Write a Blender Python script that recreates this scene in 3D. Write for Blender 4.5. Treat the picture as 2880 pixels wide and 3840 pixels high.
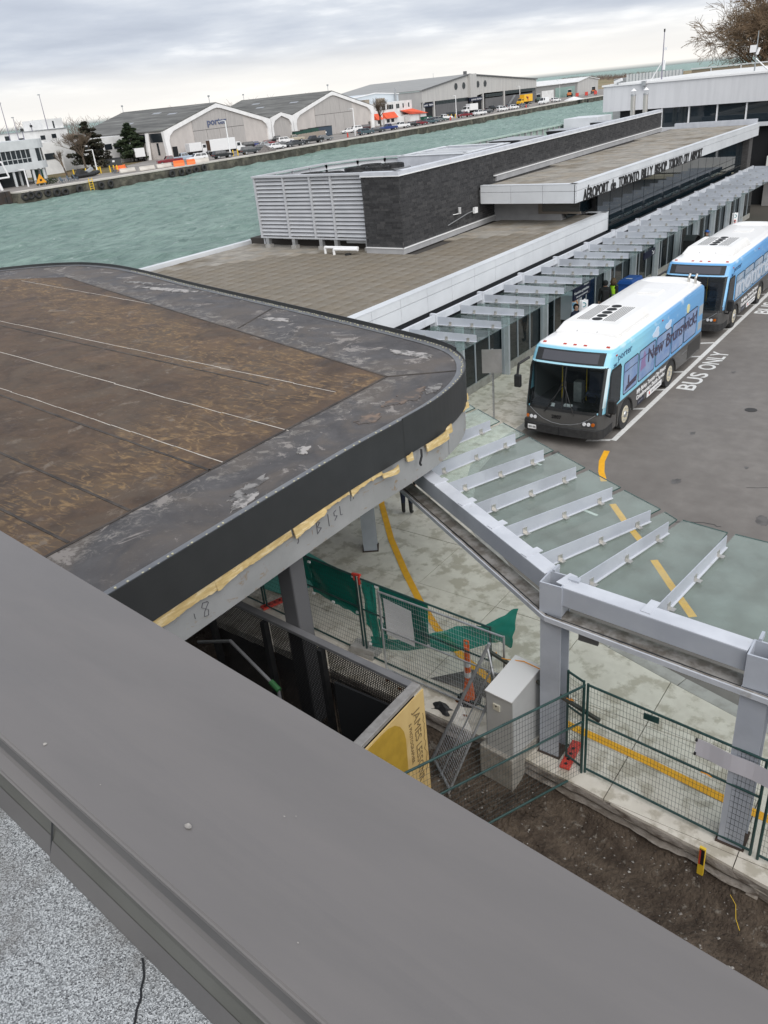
import bpy, math, random
from mathutils import Vector, Matrix, noise as mnoise
R = math.radians
rnd = random.Random(7)
for o in list(bpy.data.objects): bpy.data.objects.remove(o)
S = bpy.context.scene
COL = S.collection

# ------------------------------------------------------------------ camera
cam = bpy.data.cameras.new('camera'); camo = bpy.data.objects.new('camera', cam); COL.objects.link(camo)
pit, rol, yaw = R(27.74), R(-5.753), R(38.494)
fw = Vector((-math.sin(yaw)*math.cos(pit), math.cos(yaw)*math.cos(pit), -math.sin(pit)))
rt = Vector((math.cos(yaw), math.sin(yaw), 0)); up = rt.cross(fw)
rt2 = rt*math.cos(rol)+up*math.sin(rol); up2 = up*math.cos(rol)-rt*math.sin(rol)
camo.matrix_world = Matrix(((rt2.x, up2.x, -fw.x, 0), (rt2.y, up2.y, -fw.y, 0), (rt2.z, up2.z, -fw.z, 9.95), (0, 0, 0, 1)))
cam.sensor_fit = 'VERTICAL'; cam.sensor_height = 36; cam.lens = 36*2968.95/3840
cam.clip_start = .05; cam.clip_end = 30000
S.camera = camo
S.render.resolution_x, S.render.resolution_y = 768, 1024

# ------------------------------------------------------------------ sky, sun, exposure
SUN_EL, SUN_AZ = 44, 122          # overcast: a weak, very soft sun high behind the viewer's right shoulder
wd = bpy.data.worlds.new('World'); S.world = wd; wd.use_nodes = True
nt = wd.node_tree; nt.nodes.clear()
def N(t, ty, **k):
    n = t.nodes.new(ty)
    for a, b in k.items():
        if a in n.inputs: n.inputs[a].default_value = b
        else: setattr(n, a, b)
    return n
def L(t, a, b): t.links.new(a, b)
def math_node(t, op, a, b=None, clamp=False):
    n = N(t, 'ShaderNodeMath', operation=op); n.use_clamp = clamp
    for i, q in enumerate((a, b)):
        if q is None: continue
        if hasattr(q, 'links'): L(t, q, n.inputs[i])
        else: n.inputs[i].default_value = q
    return n.outputs[0]
def ramp(t, fac, stops, interp='LINEAR'):
    n = N(t, 'ShaderNodeValToRGB'); n.color_ramp.interpolation = interp
    el = n.color_ramp.elements
    while len(el) < len(stops): el.new(.5)
    for e_, (p, c) in zip(el, stops):
        e_.position = p; e_.color = (c if len(c) == 4 else (*c, 1)) if hasattr(c, '__len__') else (c, c, c, 1)
    if fac is not None: L(t, fac, n.inputs[0])
    return n.outputs[0]
def mixc(t, fac, a, b, mode='MIX'):
    n = N(t, 'ShaderNodeMix', data_type='RGBA', blend_type=mode)
    for i, q in ((0, fac), (6, a), (7, b)):
        if hasattr(q, 'links'): L(t, q, n.inputs[i])
        elif i == 0: n.inputs[0].default_value = q
        else: n.inputs[i].default_value = q if len(q) == 4 else (*q, 1)
    return n.outputs[2]
sky = N(nt, 'ShaderNodeTexSky', sky_type='NISHITA', sun_disc=False)
sky.sun_elevation = R(SUN_EL); sky.sun_rotation = R(SUN_AZ)
skyc = mixc(nt, 1.0, sky.outputs[0], (.08, .08, .08), 'MULTIPLY')
tc = N(nt, 'ShaderNodeTexCoord'); sx = N(nt, 'ShaderNodeSeparateXYZ'); L(nt, tc.outputs['Generated'], sx.inputs[0])
zz = math_node(nt, 'ADD', math_node(nt, 'MAXIMUM', sx.outputs[2], 0.0), .10)
cb = N(nt, 'ShaderNodeCombineXYZ')
L(nt, math_node(nt, 'DIVIDE', sx.outputs[0], zz), cb.inputs[0]); L(nt, math_node(nt, 'DIVIDE', sx.outputs[1], zz), cb.inputs[1])
mp = N(nt, 'ShaderNodeMapping'); mp.inputs['Rotation'].default_value = (0, 0, R(-35)); mp.inputs['Scale'].default_value = (.8, .8, 1); mp.inputs['Location'].default_value = (2.3, .8, 0)
L(nt, cb.outputs[0], mp.inputs[0])
n1 = N(nt, 'ShaderNodeTexNoise', Scale=.75, Detail=8.0, Roughness=.5, Distortion=.15); L(nt, mp.outputs[0], n1.inputs['Vector'])
n2 = N(nt, 'ShaderNodeTexNoise', Scale=2.1, Detail=6.0, Roughness=.55); L(nt, mp.outputs[0], n2.inputs['Vector'])
cf = math_node(nt, 'ADD', math_node(nt, 'MULTIPLY', n1.outputs[0], .72), math_node(nt, 'MULTIPLY', n2.outputs[0], .28))
cl = ramp(nt, cf, [(.36, (.435, .475, .56)), (.46, (.52, .56, .64)), (.54, (.62, .655, .72)), (.63, (.88, .895, .92))])
hz = ramp(nt, sx.outputs[2], [(0.0, .95), (.022, .75), (.065, 0.0)], 'EASE')
cl2 = mixc(nt, hz, cl, (.93, .90, .85))
allc = mixc(nt, .94, skyc, cl2)
dn = ramp(nt, sx.outputs[2], [(0.0, 0.0), (.004, 1.0)])
allc = mixc(nt, dn, (.30, .34, .34), allc)
bg = N(nt, 'ShaderNodeBackground', Strength=.60); L(nt, allc, bg.inputs[0])
wo = N(nt, 'ShaderNodeOutputWorld'); L(nt, bg.outputs[0], wo.inputs[0])
sl = bpy.data.lights.new('sun', 'SUN'); sl.energy = 1.5; sl.angle = R(75); sl.color = (1, .97, .93)
so = bpy.data.objects.new('sun', sl); COL.objects.link(so)
az = R(SUN_AZ)   # compass: clockwise from +Y
sd = Vector((math.sin(az)*math.cos(R(SUN_EL)), math.cos(az)*math.cos(R(SUN_EL)), math.sin(R(SUN_EL))))
so.rotation_euler = sd.to_track_quat('Z', 'Y').to_euler(); so.location = (20, -20, 60)
S.view_settings.view_transform = 'Standard'; S.view_settings.look = 'None'
S.view_settings.exposure = 1.0; S.view_settings.gamma = 1; S.view_settings.use_curve_mapping = False
S.render.engine = 'CYCLES'
S.cycles.transparent_max_bounces = 16

# ------------------------------------------------------------------ geometry helpers
class B:
    def __init__(s): s.v = []; s.f = []
    def add(s, vs, fs):
        k = len(s.v); s.v += [tuple(p) for p in vs]; s.f += [tuple(i+k for i in f) for f in fs]; return s
    def obb(s, c, u, v, w):
        c, u, v, w = map(Vector, (c, u, v, w))
        P = [c+u*a+v*b+w*d for d in (-1, 1) for b in (-1, 1) for a in (-1, 1)]
        F = [(0, 2, 3, 1), (4, 5, 7, 6), (0, 1, 5, 4), (2, 6, 7, 3), (0, 4, 6, 2), (1, 3, 7, 5)]
        if u.cross(v).dot(w) < 0: F = [f[::-1] for f in F]
        return s.add(P, F)
    def box(s, x0, y0, z0, x1, y1, z1):
        return s.obb(((x0+x1)/2, (y0+y1)/2, (z0+z1)/2), (abs(x1-x0)/2, 0, 0), (0, abs(y1-y0)/2, 0), (0, 0, abs(z1-z0)/2))
    def bar(s, a, b, w, h, upv=(0, 0, 1)):
        a, b, upv = Vector(a), Vector(b), Vector(upv); d = (b-a)
        sd_ = d.cross(upv)
        if sd_.length < 1e-6: sd_ = d.cross(Vector((1, 0, 0)))
        sd_.normalize(); u2 = sd_.cross(d).normalized()
        return s.obb((a+b)/2, d/2, sd_*w/2, u2*h/2)
    def cyl(s, a, b, r, r2=None, n=8, caps=True):
        a, b = Vector(a), Vector(b); r2 = r if r2 is None else r2
        d = (b-a).normalized(); x = d.orthogonal().normalized(); y = d.cross(x)
        P = []
        for q, rr in ((a, r), (b, r2)):
            for i in range(n):
                t = 2*math.pi*i/n; P.append(q+x*math.cos(t)*rr+y*math.sin(t)*rr)
        F = [(i, (i+1) % n, n+(i+1) % n, n+i) for i in range(n)]
        if caps: F += [tuple(range(n))[::-1], tuple(range(n, 2*n))]
        return s.add(P, F)
    def ext(s, poly, vec):
        vec = Vector(vec); P = [Vector(p) for p in poly]; n = len(P)
        nrm = Vector((0, 0, 0))
        for i in range(n): nrm += P[i].cross(P[(i+1) % n])
        if nrm.dot(vec) < 0: P = P[::-1]
        Q = P+[p+vec for p in P]
        return s.add(Q, [tuple(range(n))[::-1], tuple(range(n, 2*n))]+[(i, (i+1) % n, n+(i+1) % n, n+i) for i in range(n)])
    def prism(s, poly, z0, z1): return s.ext([(p[0], p[1], z0) for p in poly], (0, 0, z1-z0))
    def quad(s, *p): return s.add(p, [tuple(range(len(p)))])
    def grid(s, fn, nu, nv):
        P = [fn(i/nu, j/nv) for j in range(nv+1) for i in range(nu+1)]
        return s.add(P, [(j*(nu+1)+i, j*(nu+1)+i+1, (j+1)*(nu+1)+i+1, (j+1)*(nu+1)+i) for j in range(nv) for i in range(nu)])
    def tube(s, pts, r, n=6):
        for a, b in zip(pts, pts[1:]): s.cyl(a, b, r, None, n)
        return s
    def tor(s, c, axis, Rr, r, nu=16, nv=8, flat=1.0):
        c, a = Vector(c), Vector(axis).normalized(); x = a.orthogonal().normalized(); y = a.cross(x)
        def f(u, v):
            t, p = 2*math.pi*u, 2*math.pi*v
            d = x*math.cos(t)+y*math.sin(t)
            return c+d*(Rr+r*math.cos(p))+a*r*flat*math.sin(p)
        return s.grid(f, nu, nv)
    def mesh(s, name):
        m = bpy.data.meshes.new(name); m.from_pydata(s.v, [], s.f); m.update(); return m
def sheet(poly, z):  # flat n-gon facing up
    b = B(); a = sum(poly[i][0]*poly[(i+1) % len(poly)][1]-poly[(i+1) % len(poly)][0]*poly[i][1] for i in range(len(poly)))
    p = poly if a > 0 else poly[::-1]
    return b.quad(*[(x, y, z) for x, y, *_ in p])
def ob(name, b, m, parent=None, smooth=False, bevel=0, label=None, cat=None, group=None, kind=None, solid=0):
    me = b.mesh(name) if isinstance(b, B) else b
    o = bpy.data.objects.new(name, me); COL.objects.link(o)
    if m is not None and not me.materials: me.materials.append(m)
    if smooth:
        for p in me.polygons: p.use_smooth = True
        if smooth == 'auto':
            me.set_sharp_from_angle(angle=R(40))
    if parent is not None:
        o.parent = parent; o.matrix_parent_inverse = Matrix.LocRotScale(parent.location, parent.rotation_euler, None).inverted() if parent.parent is None else Matrix.Identity(4)
        if parent.parent is not None or parent.type == 'MESH':
            o.matrix_parent_inverse = Matrix.Identity(4)
    if solid:
        q = o.modifiers.new('solid', 'SOLIDIFY'); q.thickness = solid; q.offset = 0
    if bevel:
        q = o.modifiers.new('bevel', 'BEVEL'); q.width = bevel; q.segments = 2; q.limit_method = 'ANGLE'; q.angle_limit = R(40)
    tag(o, label, cat, group, kind); return o
def tag(o, label=None, cat=None, group=None, kind=None):
    for k, q in (('label', label), ('category', cat), ('group', group), ('kind', kind)):
        if q: o[k] = q
    return o
def thing(name, label, cat, loc=(0, 0, 0), rz=0, group=None):
    o = bpy.data.objects.new(name, None); COL.objects.link(o); o.empty_display_size = .2
    o.location = loc; o.rotation_euler = (0, 0, rz); return tag(o, label, cat, group)
def copy_tree(o, parent=None):
    c = o.copy(); COL.objects.link(c); c.parent = parent
    if parent is not None: c.matrix_parent_inverse = o.matrix_parent_inverse.copy()
    for ch in list(o.children): copy_tree(ch, c)
    return c
def textmesh(s, size, ext=.004, off=0.0, sx=1.0, shear=0.0, spacing=1.0, align='LEFT'):
    cu = bpy.data.curves.new('txt', 'FONT'); cu.body = s; cu.size = size; cu.extrude = ext; cu.offset = off; cu.shear = shear
    cu.space_character = spacing; cu.align_x = align; cu.resolution_u = 3
    o = bpy.data.objects.new('txt', cu); COL.objects.link(o)
    dg = bpy.context.evaluated_depsgraph_get(); me = bpy.data.meshes.new_from_object(o.evaluated_get(dg))
    bpy.data.objects.remove(o); bpy.data.curves.remove(cu)
    if sx != 1:
        for v in me.vertices: v.co.x *= sx
    return me
def put_text(name, s, size, m, org, right, upv, parent=None, width=None, **k):
    me = textmesh(s, size, **k); me.materials.clear(); me.materials.append(m)
    if width:
        xs = [v.co.x for v in me.vertices]; f = width/max(1e-6, max(xs)-min(xs)); x0 = min(xs)
        for v in me.vertices: v.co.x = (v.co.x-x0)*f
    r_, u_ = Vector(right).normalized(), Vector(upv).normalized(); n_ = r_.cross(u_); org = Vector(org)
    for v in me.vertices: v.co = org+r_*v.co.x+u_*v.co.y+n_*v.co.z
    me.name = name
    return ob(name, me, m, parent)

# ------------------------------------------------------------------ materials
def newmat(n):
    m = bpy.data.materials.new(n); m.use_nodes = True; t = m.node_tree; p = t.nodes['Principled BSDF']; return m, t, p
def c4(c): return (c[0], c[1], c[2], 1) if hasattr(c, '__len__') else (c, c, c, 1)
def tex(t, ns=5, det=4, rough=.55, dist=0, st=(1, 1, 1), ty='ShaderNodeTexNoise', rotz=0, loc=(0, 0, 0)):
    tc_ = N(t, 'ShaderNodeTexCoord'); mp_ = N(t, 'ShaderNodeMapping'); mp_.inputs['Scale'].default_value = st; mp_.inputs['Rotation'].default_value = (0, 0, rotz); mp_.inputs['Location'].default_value = loc
    L(t, tc_.outputs['Object'], mp_.inputs[0]); n = N(t, ty); n.inputs['Scale'].default_value = ns
    if ty == 'ShaderNodeTexNoise':
        n.inputs['Detail'].default_value = det; n.inputs['Roughness'].default_value = rough; n.inputs['Distortion'].default_value = dist
    L(t, mp_.outputs[0], n.inputs['Vector']); return n
def bump(t, p, h, strength=.3, dist=.02):
    b = N(t, 'ShaderNodeBump', Strength=strength, Distance=dist); L(t, h, b.inputs['Height']); L(t, b.outputs[0], p.inputs['Normal'])
def mat(n, c, r=.6, m=0.0, c2=None, ns=4, det=5, lo=.4, hi=.62, st=(1, 1, 1), bp=0, bs=None, bd=.01, c3=None, ns3=.8, lo3=.5, hi3=.62, spec=.5, coat=0):
    ma, t, p = newmat(n)
    p.inputs['Roughness'].default_value = r; p.inputs['Metallic'].default_value = m; p.inputs['Specular IOR Level'].default_value = spec
    p.inputs['Coat Weight'].default_value = coat
    col = None
    if c2 is not None:
        tx = tex(t, ns, det, st=st); col = ramp(t, tx.outputs[0], [(lo, c4(c)), (hi, c4(c2))])
        if c3 is not None:
            t3 = tex(t, ns3, 6, .6, st=st, loc=(3, 7, 1)); col = mixc(t, ramp(t, t3.outputs[0], [(lo3, 0.0), (hi3, 1.0)]), col, c3)
        L(t, col, p.inputs['Base Color'])
    else: p.inputs['Base Color'].default_value = c4(c)
    if bp:
        tb = tex(t, bs or ns*6, 5, st=st); bump(t, p, tb.outputs[0], bp, bd)
    return ma
def srgb(r, g, b):
    f = lambda q: (q/255/12.92) if q/255 <= .04045 else ((q/255+.055)/1.055)**2.4
    return (f(r), f(g), f(b))
M = {}
M['white'] = mat('white_panel', (.64, .66, .68), .4, c2=(.57, .59, .61), ns=.7)
M['louv'] = mat('louvre_paint', (.50, .51, .53), .45, c2=(.45, .46, .48), ns=1.5)
M['whitew'] = mat('white_wall', (.72, .72, .71), .7, c2=(.62, .62, .61), ns=.5, bp=.1)
M['steel'] = mat('painted_steel', (.40, .425, .475), .38, c2=(.45, .475, .52), ns=1.3, c3=(.36, .38, .42), ns3=.6)
M['steel_l'] = mat('painted_steel_light', (.58, .60, .64), .4, c2=(.50, .52, .56), ns=2, c3=(.40, .39, .37), ns3=3, lo3=.62, hi3=.75)
M['galv'] = mat('galvanised', (.42, .43, .44), .38, .7, c2=(.52, .53, .54), ns=8)
M['stainless'] = mat('stainless', (.62, .60, .56), .3, .8)
M['black'] = mat('black_paint', (.012, .013, .014), .5, c2=(.02, .02, .021), ns=6)
M['rubber'] = mat('rubber', (.018, .018, .019), .8, c2=(.03, .03, .03), ns=9, bp=.1)
M['dark'] = mat('dark_interior', (.008, .009, .011), .8)
M['asphalt'] = mat('asphalt', (.158, .144, .131), .85, c2=(.196, .180, .164), ns=2.4, det=12, lo=.34, hi=.68, c3=(.132, .119, .108), ns3=.5, lo3=.42, hi3=.74, bp=.6, bs=70, bd=.012)
M['paint_w'] = mat('road_paint_white', (.66, .66, .64), .7, c2=(.50, .49, .47), ns=9, det=8, lo=.5, hi=.72)
M['paint_y'] = mat('road_paint_yellow', (.80, .40, .012), .65, c2=(.72, .35, .012), ns=6, c3=(.45, .33, .12), ns3=4, lo3=.66, hi3=.78)
M['glassd'] = mat('dark_glass', (.010, .018, .024), .04, spec=.9)
M['hivis'] = mat('hivis', (.42, .78, .03), .7)
M['cloth_b'] = mat('black_cloth', (.012, .012, .014), .9)
M['navy'] = mat('navy_cloth', (.012, .018, .04), .85)
M['skin'] = mat('skin', (.45, .27, .19), .5)
M['hair'] = mat('hair_brown', (.07, .04, .02), .8, c2=(.12, .075, .04), ns=30)
M['red'] = mat('red_plastic', (.62, .055, .035), .5, c2=(.5, .05, .035), ns=6)
M['orange'] = mat('orange_plastic', (.85, .16, .03), .5)
M['yellow'] = mat('yellow_paint', (.75, .5, .03), .5)
M['green_f'] = mat('fence_green', (.012, .045, .042), .45, c2=(.02, .06, .055), ns=9)
M['wire'] = mat('fence_wire', (.012, .022, .022), .5)
M['wood'] = mat('weathered_wood', (.26, .22, .18), .85, c2=(.34, .30, .26), ns=3, st=(8, 8, .6))
M['blue'] = mat('blue_plastic', (.015, .09, .36), .4)
M['concrete_d'] = mat('concrete_block', (.30, .29, .27), .9, c2=(.38, .37, .35), ns=5, bp=.2)
M['sign_w'] = mat('sign_white', (.80, .80, .80), .4)
M['letter'] = mat('letter_black', (.01, .01, .011), .4)
M['tick'] = M['letter']
def glass_mat(n, tint, haze, hcol, rough=.05, mixg=.25, hazn=0):
    ma, t, p = newmat(n); out = t.nodes['Material Output']
    tr = N(t, 'ShaderNodeBsdfTransparent'); tr.inputs[0].default_value = c4(tint)
    p.inputs['Base Color'].default_value = c4(hcol); p.inputs['Roughness'].default_value = .3
    mx = N(t, 'ShaderNodeMixShader'); mx.inputs[0].default_value = haze
    if hazn:
        tx = tex(t, 1.6, 7, .62, st=(1, 1, 1)); q = ramp(t, tx.outputs[0], [(.35, haze), (.72, min(1, haze+hazn))]); L(t, q, mx.inputs[0])
    L(t, tr.outputs[0], mx.inputs[1]); L(t, p.outputs[0], mx.inputs[2])
    gl = N(t, 'ShaderNodeBsdfGlossy', Roughness=rough); fr = N(t, 'ShaderNodeFresnel', IOR=1.45); m2 = N(t, 'ShaderNodeMixShader'); ge = N(t, 'ShaderNodeNewGeometry')
    L(t, math_node(t, 'MULTIPLY', fr.outputs[0], math_node(t, 'SUBTRACT', 1.0, ge.outputs['Backfacing'])), m2.inputs[0]); L(t, mx.outputs[0], m2.inputs[1]); L(t, gl.outputs[0], m2.inputs[2]); L(t, m2.outputs[0], out.inputs[0]); return ma
M['pane'] = glass_mat('canopy_glass', (.88, .945, .915), .07, (.46, .56, .52), hazn=.13)
M['pane2'] = glass_mat('shelter_glass', (.72, .82, .79), .08, (.34, .42, .40), hazn=.10)
M['wallglass'] = glass_mat('wall_glass', (.22, .30, .32), .35, (.02, .035, .045))
M['busglass'] = glass_mat('bus_glass', (.62, .68, .68), .12, (.02, .025, .026), .03)
M['poly'] = glass_mat('net', (.08, .45, .38), .62, (.015, .26, .205))
# ------------------------------------------------------------------ setting: water, land, road, pavement, soil
def sea_mat():
    ma, t, p = newmat('lake_water')
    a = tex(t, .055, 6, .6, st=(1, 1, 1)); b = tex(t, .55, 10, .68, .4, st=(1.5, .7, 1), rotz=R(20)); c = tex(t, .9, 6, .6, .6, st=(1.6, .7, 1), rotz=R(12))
    col = ramp(t, a.outputs[0], [(.35, (.215, .315, .272)), (.65, (.285, .395, .345))])
    col = mixc(t, ramp(t, b.outputs[0], [(.36, .85), (.58, 0.0)]), col, (.135, .215, .188))
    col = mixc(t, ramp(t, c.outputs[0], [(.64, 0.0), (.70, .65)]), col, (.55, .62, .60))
    L(t, col, p.inputs['Base Color']); p.inputs['Roughness'].default_value = .4; p.inputs['IOR'].default_value = 1.25
    bump(t, p, b.outputs[0], 1.0, 1.2); return ma
M['sea'] = sea_mat()
def wave(x, y):
    q = Vector((x*.13+y*.03, y*.10-x*.05, 0))
    return -1.5+.34*mnoise.noise(q*1.3)+.30*mnoise.noise(q*3.1+Vector((5, 1, 0)))+.2*mnoise.noise(q*6.3)
b = B()
b.grid(lambda u, v: (lambda x, y: (x, y, wave(x, y)))(-156+130*u, 15+400*v), 150, 420)
for q in [(-25000, 410, 25000, 25000), (-3000, -3000, -156, 410), (-156, -3000, -26, 15)]:
    b.quad((q[0], q[1], -1.75), (q[2], q[1], -1.75), (q[2], q[3], -1.75), (q[0], q[3], -1.75))
ob('lake_water', b, M['sea'], kind='structure', smooth=True)

# --- far island
QE = [(-145, -40), (-144.6, 83.2), (-141.2, 83.8), (-140.9, 92.5), (-140.2, 104), (-140.2, 117), (-139.8, 140), (-140.6, 152), (-142, 177), (-143, 205), (-145, 252), (-148.5, 280), (-154, 330), (-157.5, 385), (-162, 450), (-170, 540)]
M['yard'] = mat('yard_asphalt', (.20, .185, .17), .9, c2=(.27, .25, .23), ns=.12, det=7, bp=.2, bs=20)
M['quaytop'] = mat('quay_concrete', (.46, .43, .39), .9, c2=(.56, .53, .48), ns=.3, det=7)
M['quaywall'] = mat('quay_wall', (.045, .042, .032), .9, c2=(.09, .085, .07), ns=.7, det=8, c3=(.14, .13, .10), ns3=.35, lo3=.52, hi3=.62, bp=.6, bs=3, bd=.2)
M['dead'] = mat('dry_grass', (.22, .16, .09), 1, c2=(.28, .22, .13), ns=.03, det=7, c3=(.12, .13, .05), ns3=.02)
isl = [(x, y) for x, y in QE]+[(-900, 540), (-900, -40)]
ob('far_yard', sheet(isl, .3), M['yard'], kind='structure')
qt = B(); qw = B()
for (x0, y0), (x1, y1) in zip(QE, QE[1:]):
    qt.ext([(x0, y0, .10), (x1, y1, .10), (x1-2.6, y1, .10), (x0-2.6, y0, .10)], (0, 0, .24))
    qw.quad((x0-.15, y0, .12), (x1-.15, y1, .12), (x1-.15, y1, -2.4), (x0-.15, y0, -2.4))
ob('quay_edge', qt, M['quaytop'], kind='structure'); ob('quay_wall', qw, M['quaywall'], kind='structure')
ob('far_field', sheet([(-900, 540), (-170, 540), (-185, 640), (-215, 740), (-260, 800), (-330, 1250), (-560, 1500), (-760, 1660), (-1000, 1500)], .1), M['dead'], kind='structure')
ob('far_lawn', sheet([(-153, 119), (-168, 126), (-178, 142), (-186, 138), (-186, 108), (-170, 104), (-158, 108)], .304), mat('lawn', (.085, .085, .03), 1, c2=(.16, .10, .045), ns=.25, det=7), kind='structure')

# --- near ground
ob('road', sheet([(-31, 9.4), (-.5, 9.4), (9, 8.3), (140, 8.3), (140, 160), (-31, 160)], 0), M['asphalt'], kind='structure')
mw = B(); mw.box(-31.4, 10, -3, -31.002, 160, .1); ob('mainland_quay', mw, M['quaywall'], kind='structure')
KE = [(-10.85, 70), (-10.85, 20.9), (-10.98, 19.6), (-10.75, 18.2), (-10.05, 16.6), (-8.9, 15.05), (-7.4, 13.75), (-5.8, 12.85), (-4.3, 12.3), (-2.85, 11.86), (-1.37, 11.45), (2.5, 10.5), (9, 9.0)]
def offs(pl, d):
    out = []
    for i, p in enumerate(pl):
        a = Vector(pl[max(0, i-1)]); c = Vector(pl[min(len(pl)-1, i+1)]); t = (c-a).normalized(); out.append((p[0]+t.y*d, p[1]-t.x*d))
    return out
KI = offs(KE, .28)
M['conc'] = mat('pavement_concrete', (.68, .63, .55), .88, c2=(.60, .55, .475), ns=3.0, det=12, lo=.38, hi=.62, c3=(.45, .405, .33), ns3=3.0, lo3=.50, hi3=.60, bp=.25, bs=60, bd=.004)
M['kerb'] = mat('kerb_concrete', (.40, .385, .36), .9, c2=(.31, .295, .27), ns=4, det=7, bp=.25, bs=50)
NEAR = [(9, 7.25), (-.6, 8.22), (-1.6, 8.36), (-2.6, 8.45), (-3.45, 8.56), (-4.0, 8.6), (-5.2, 8.72), (-6.7, 8.78), (-30, 9.1)]
WALK = KI+NEAR+[(-30, 70)]
pv = thing('pavement', 'pale concrete pavement with yellow line', 'pavement', (-8, 12, 0)); del pv['label'], pv['category']; pv['kind'] = 'structure'
def clip_poly(poly, x0, y0, x1, y1):
    for ax, lim, sg in ((0, x0, 1), (0, x1, -1), (1, y0, 1), (1, y1, -1)):
        out = []
        for i in range(len(poly)):
            a, c = poly[i-1], poly[i]; ia = (a[ax]-lim)*sg >= 0; ic = (c[ax]-lim)*sg >= 0
            if ia != ic:
                t = (lim-a[ax])/(c[ax]-a[ax]); out.append((a[0]+(c[0]-a[0])*t, a[1]+(c[1]-a[1])*t))
            if ic: out.append(c)
        poly = out
        if len(poly) < 3: return []
    return poly
gw, gh = 1.95, 1.85
for i in range(-9, 5):
    for j in range(-2, 18):
        x0, y0 = -8.9+i*gw, 10.35+j*gh
        if x0 < -16.5 and y0 > 16: continue
        pl = clip_poly(WALK, x0+.007, y0+.007, x0+gw-.007, y0+gh-.007)
        if len(pl) >= 3:
            zt = .12+rnd.uniform(-.003, .003)
            ob('slab', B().prism(pl, -.06, zt), M['conc'], pv)
ob('joint_bed', sheet(WALK, .085), mat('joint_dirt', (.07, .062, .052), 1), pv)
for (a, c), (d, e_) in zip(zip(KE, KE[1:]), zip(KI, KI[1:])):
    n_ = max(1, int((Vector(c)-Vector(a)).length/1.9))
    for k in range(n_):
        l = lambda p, q, t: (p[0]+(q[0]-p[0])*t, p[1]+(q[1]-p[1])*t)
        t0, t1 = k/n_+.004, (k+1)/n_-.004
        ob('kerb_stone', B().prism([l(a, c, t0), l(a, c, t1), l(d, e_, t1-.001), l(d, e_, t0+.001)], -.1, .125), M['kerb'], pv, bevel=.012)
# broken slab edge above the dug strip
eb = B()
for (x0, y0), (x1, y1) in zip(NEAR, NEAR[1:]):
    n_ = max(2, int(abs(x1-x0)/.12))
    for k in range(n_):
        t0, t1 = k/n_, (k+1)/n_
        if x0+(x1-x0)*t0 < -9: break
        P = []
        for t in (t0, t1):
            x, y = x0+(x1-x0)*t, y0+(y1-y0)*t; w = mnoise.noise(Vector((x*2.1, 3, 0)))*.03+mnoise.noise(Vector((x*9, 7, 0)))*.015
            P.append([(x, y+.012, .09), (x, y-.01+w*.4, .05), (x, y-.03+w, -.02), (x, y+.02+w*1.5, -.10), (x, y-.05+w*2, -.16), (x, y+.06+w, -.24), (x, y+.3, -.26)])
        for r_ in range(6): eb.quad(P[1][r_], P[0][r_], P[0][r_+1], P[1][r_+1])
M['edge'] = mat('broken_edge', (.17, .145, .12), .95, c2=(.29, .26, .23), ns=4, det=8, st=(1, 1, 3), c3=(.09, .07, .055), ns3=2.5, bp=.6, bs=25, bd=.03)
ob('broken_edge', eb, M['edge'], pv)
# dug soil
def soil_z(x, y):
    ye = 8.7-.19*max(0, x+4.5)*.6
    d = ye-y
    z = -.52+.34*math.exp(-max(0, d)/.42)-.04*max(0, d-2)
    z += .085*mnoise.noise(Vector((x*.9, y*.9, 0)))+.05*mnoise.noise(Vector((x*2.6, y*2.6, 4)))+.022*mnoise.noise(Vector((x*8, y*8, 1)))+.012*mnoise.noise(Vector((x*19, y*19, 2)))
    if x < -3.3: z += .12*math.exp(-((x+4.2)**2+(y-7.9)**2)/.5)
    return min(z, -.06)
M['soil'] = mat('soil', (.052, .036, .025), .98, c2=(.125, .094, .068), ns=3.2, det=12, lo=.36, hi=.66, c3=(.20, .175, .145), ns3=7, lo3=.60, hi3=.68, bp=1.0, bs=16, bd=.12)
b = B(); b.grid(lambda u, v: (lambda x, y: (x, y, soil_z(x, y)))(-7.5+15*u, .95+8.2*v), 260, 150)
ob('soil', b, M['soil'], kind='structure', smooth=True)
ob('soil_under', sheet([(-30, -40), (60, -40), (60, 40), (-30, 40)], -.9), M['soil'], kind='structure')
pb = B()
for i in range(5200):
    x, y = rnd.uniform(-6.8, 6), rnd.uniform(1.2, 8.5); s = rnd.choice([.006, .007, .008, .009, .01, .013, .017, .024])*rnd.uniform(.6, 1.2)
    z = soil_z(x, y)+s*.3; a = [Vector((rnd.uniform(-1, 1), rnd.uniform(-1, 1), rnd.uniform(-.6, .6)))*s for _ in range(3)]
    c = Vector((x, y, z)); P = [c+Vector((s, 0, 0)), c-Vector((s, 0, 0)), c+Vector((0, s*rnd.uniform(.6, 1.1), 0)), c-Vector((0, s*rnd.uniform(.6, 1.1), 0)), c+Vector((s*.2, 0, s*.7)), c-Vector((0, 0, s*.6))]
    P = [p+Vector((rnd.uniform(-.2, .2)*s,)*3) for p in P]
    pb.add(P, [(0, 2, 4), (2, 1, 4), (1, 3, 4), (3, 0, 4), (2, 0, 5), (1, 2, 5), (3, 1, 5), (0, 3, 5)])
ob('gravel', pb, mat('pebbles', (.22, .20, .18), .9, c2=(.42, .40, .37), ns=6, lo=.45, hi=.6), label='loose pale gravel and pebbles lying on the dug soil', cat='gravel', kind='stuff')

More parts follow.
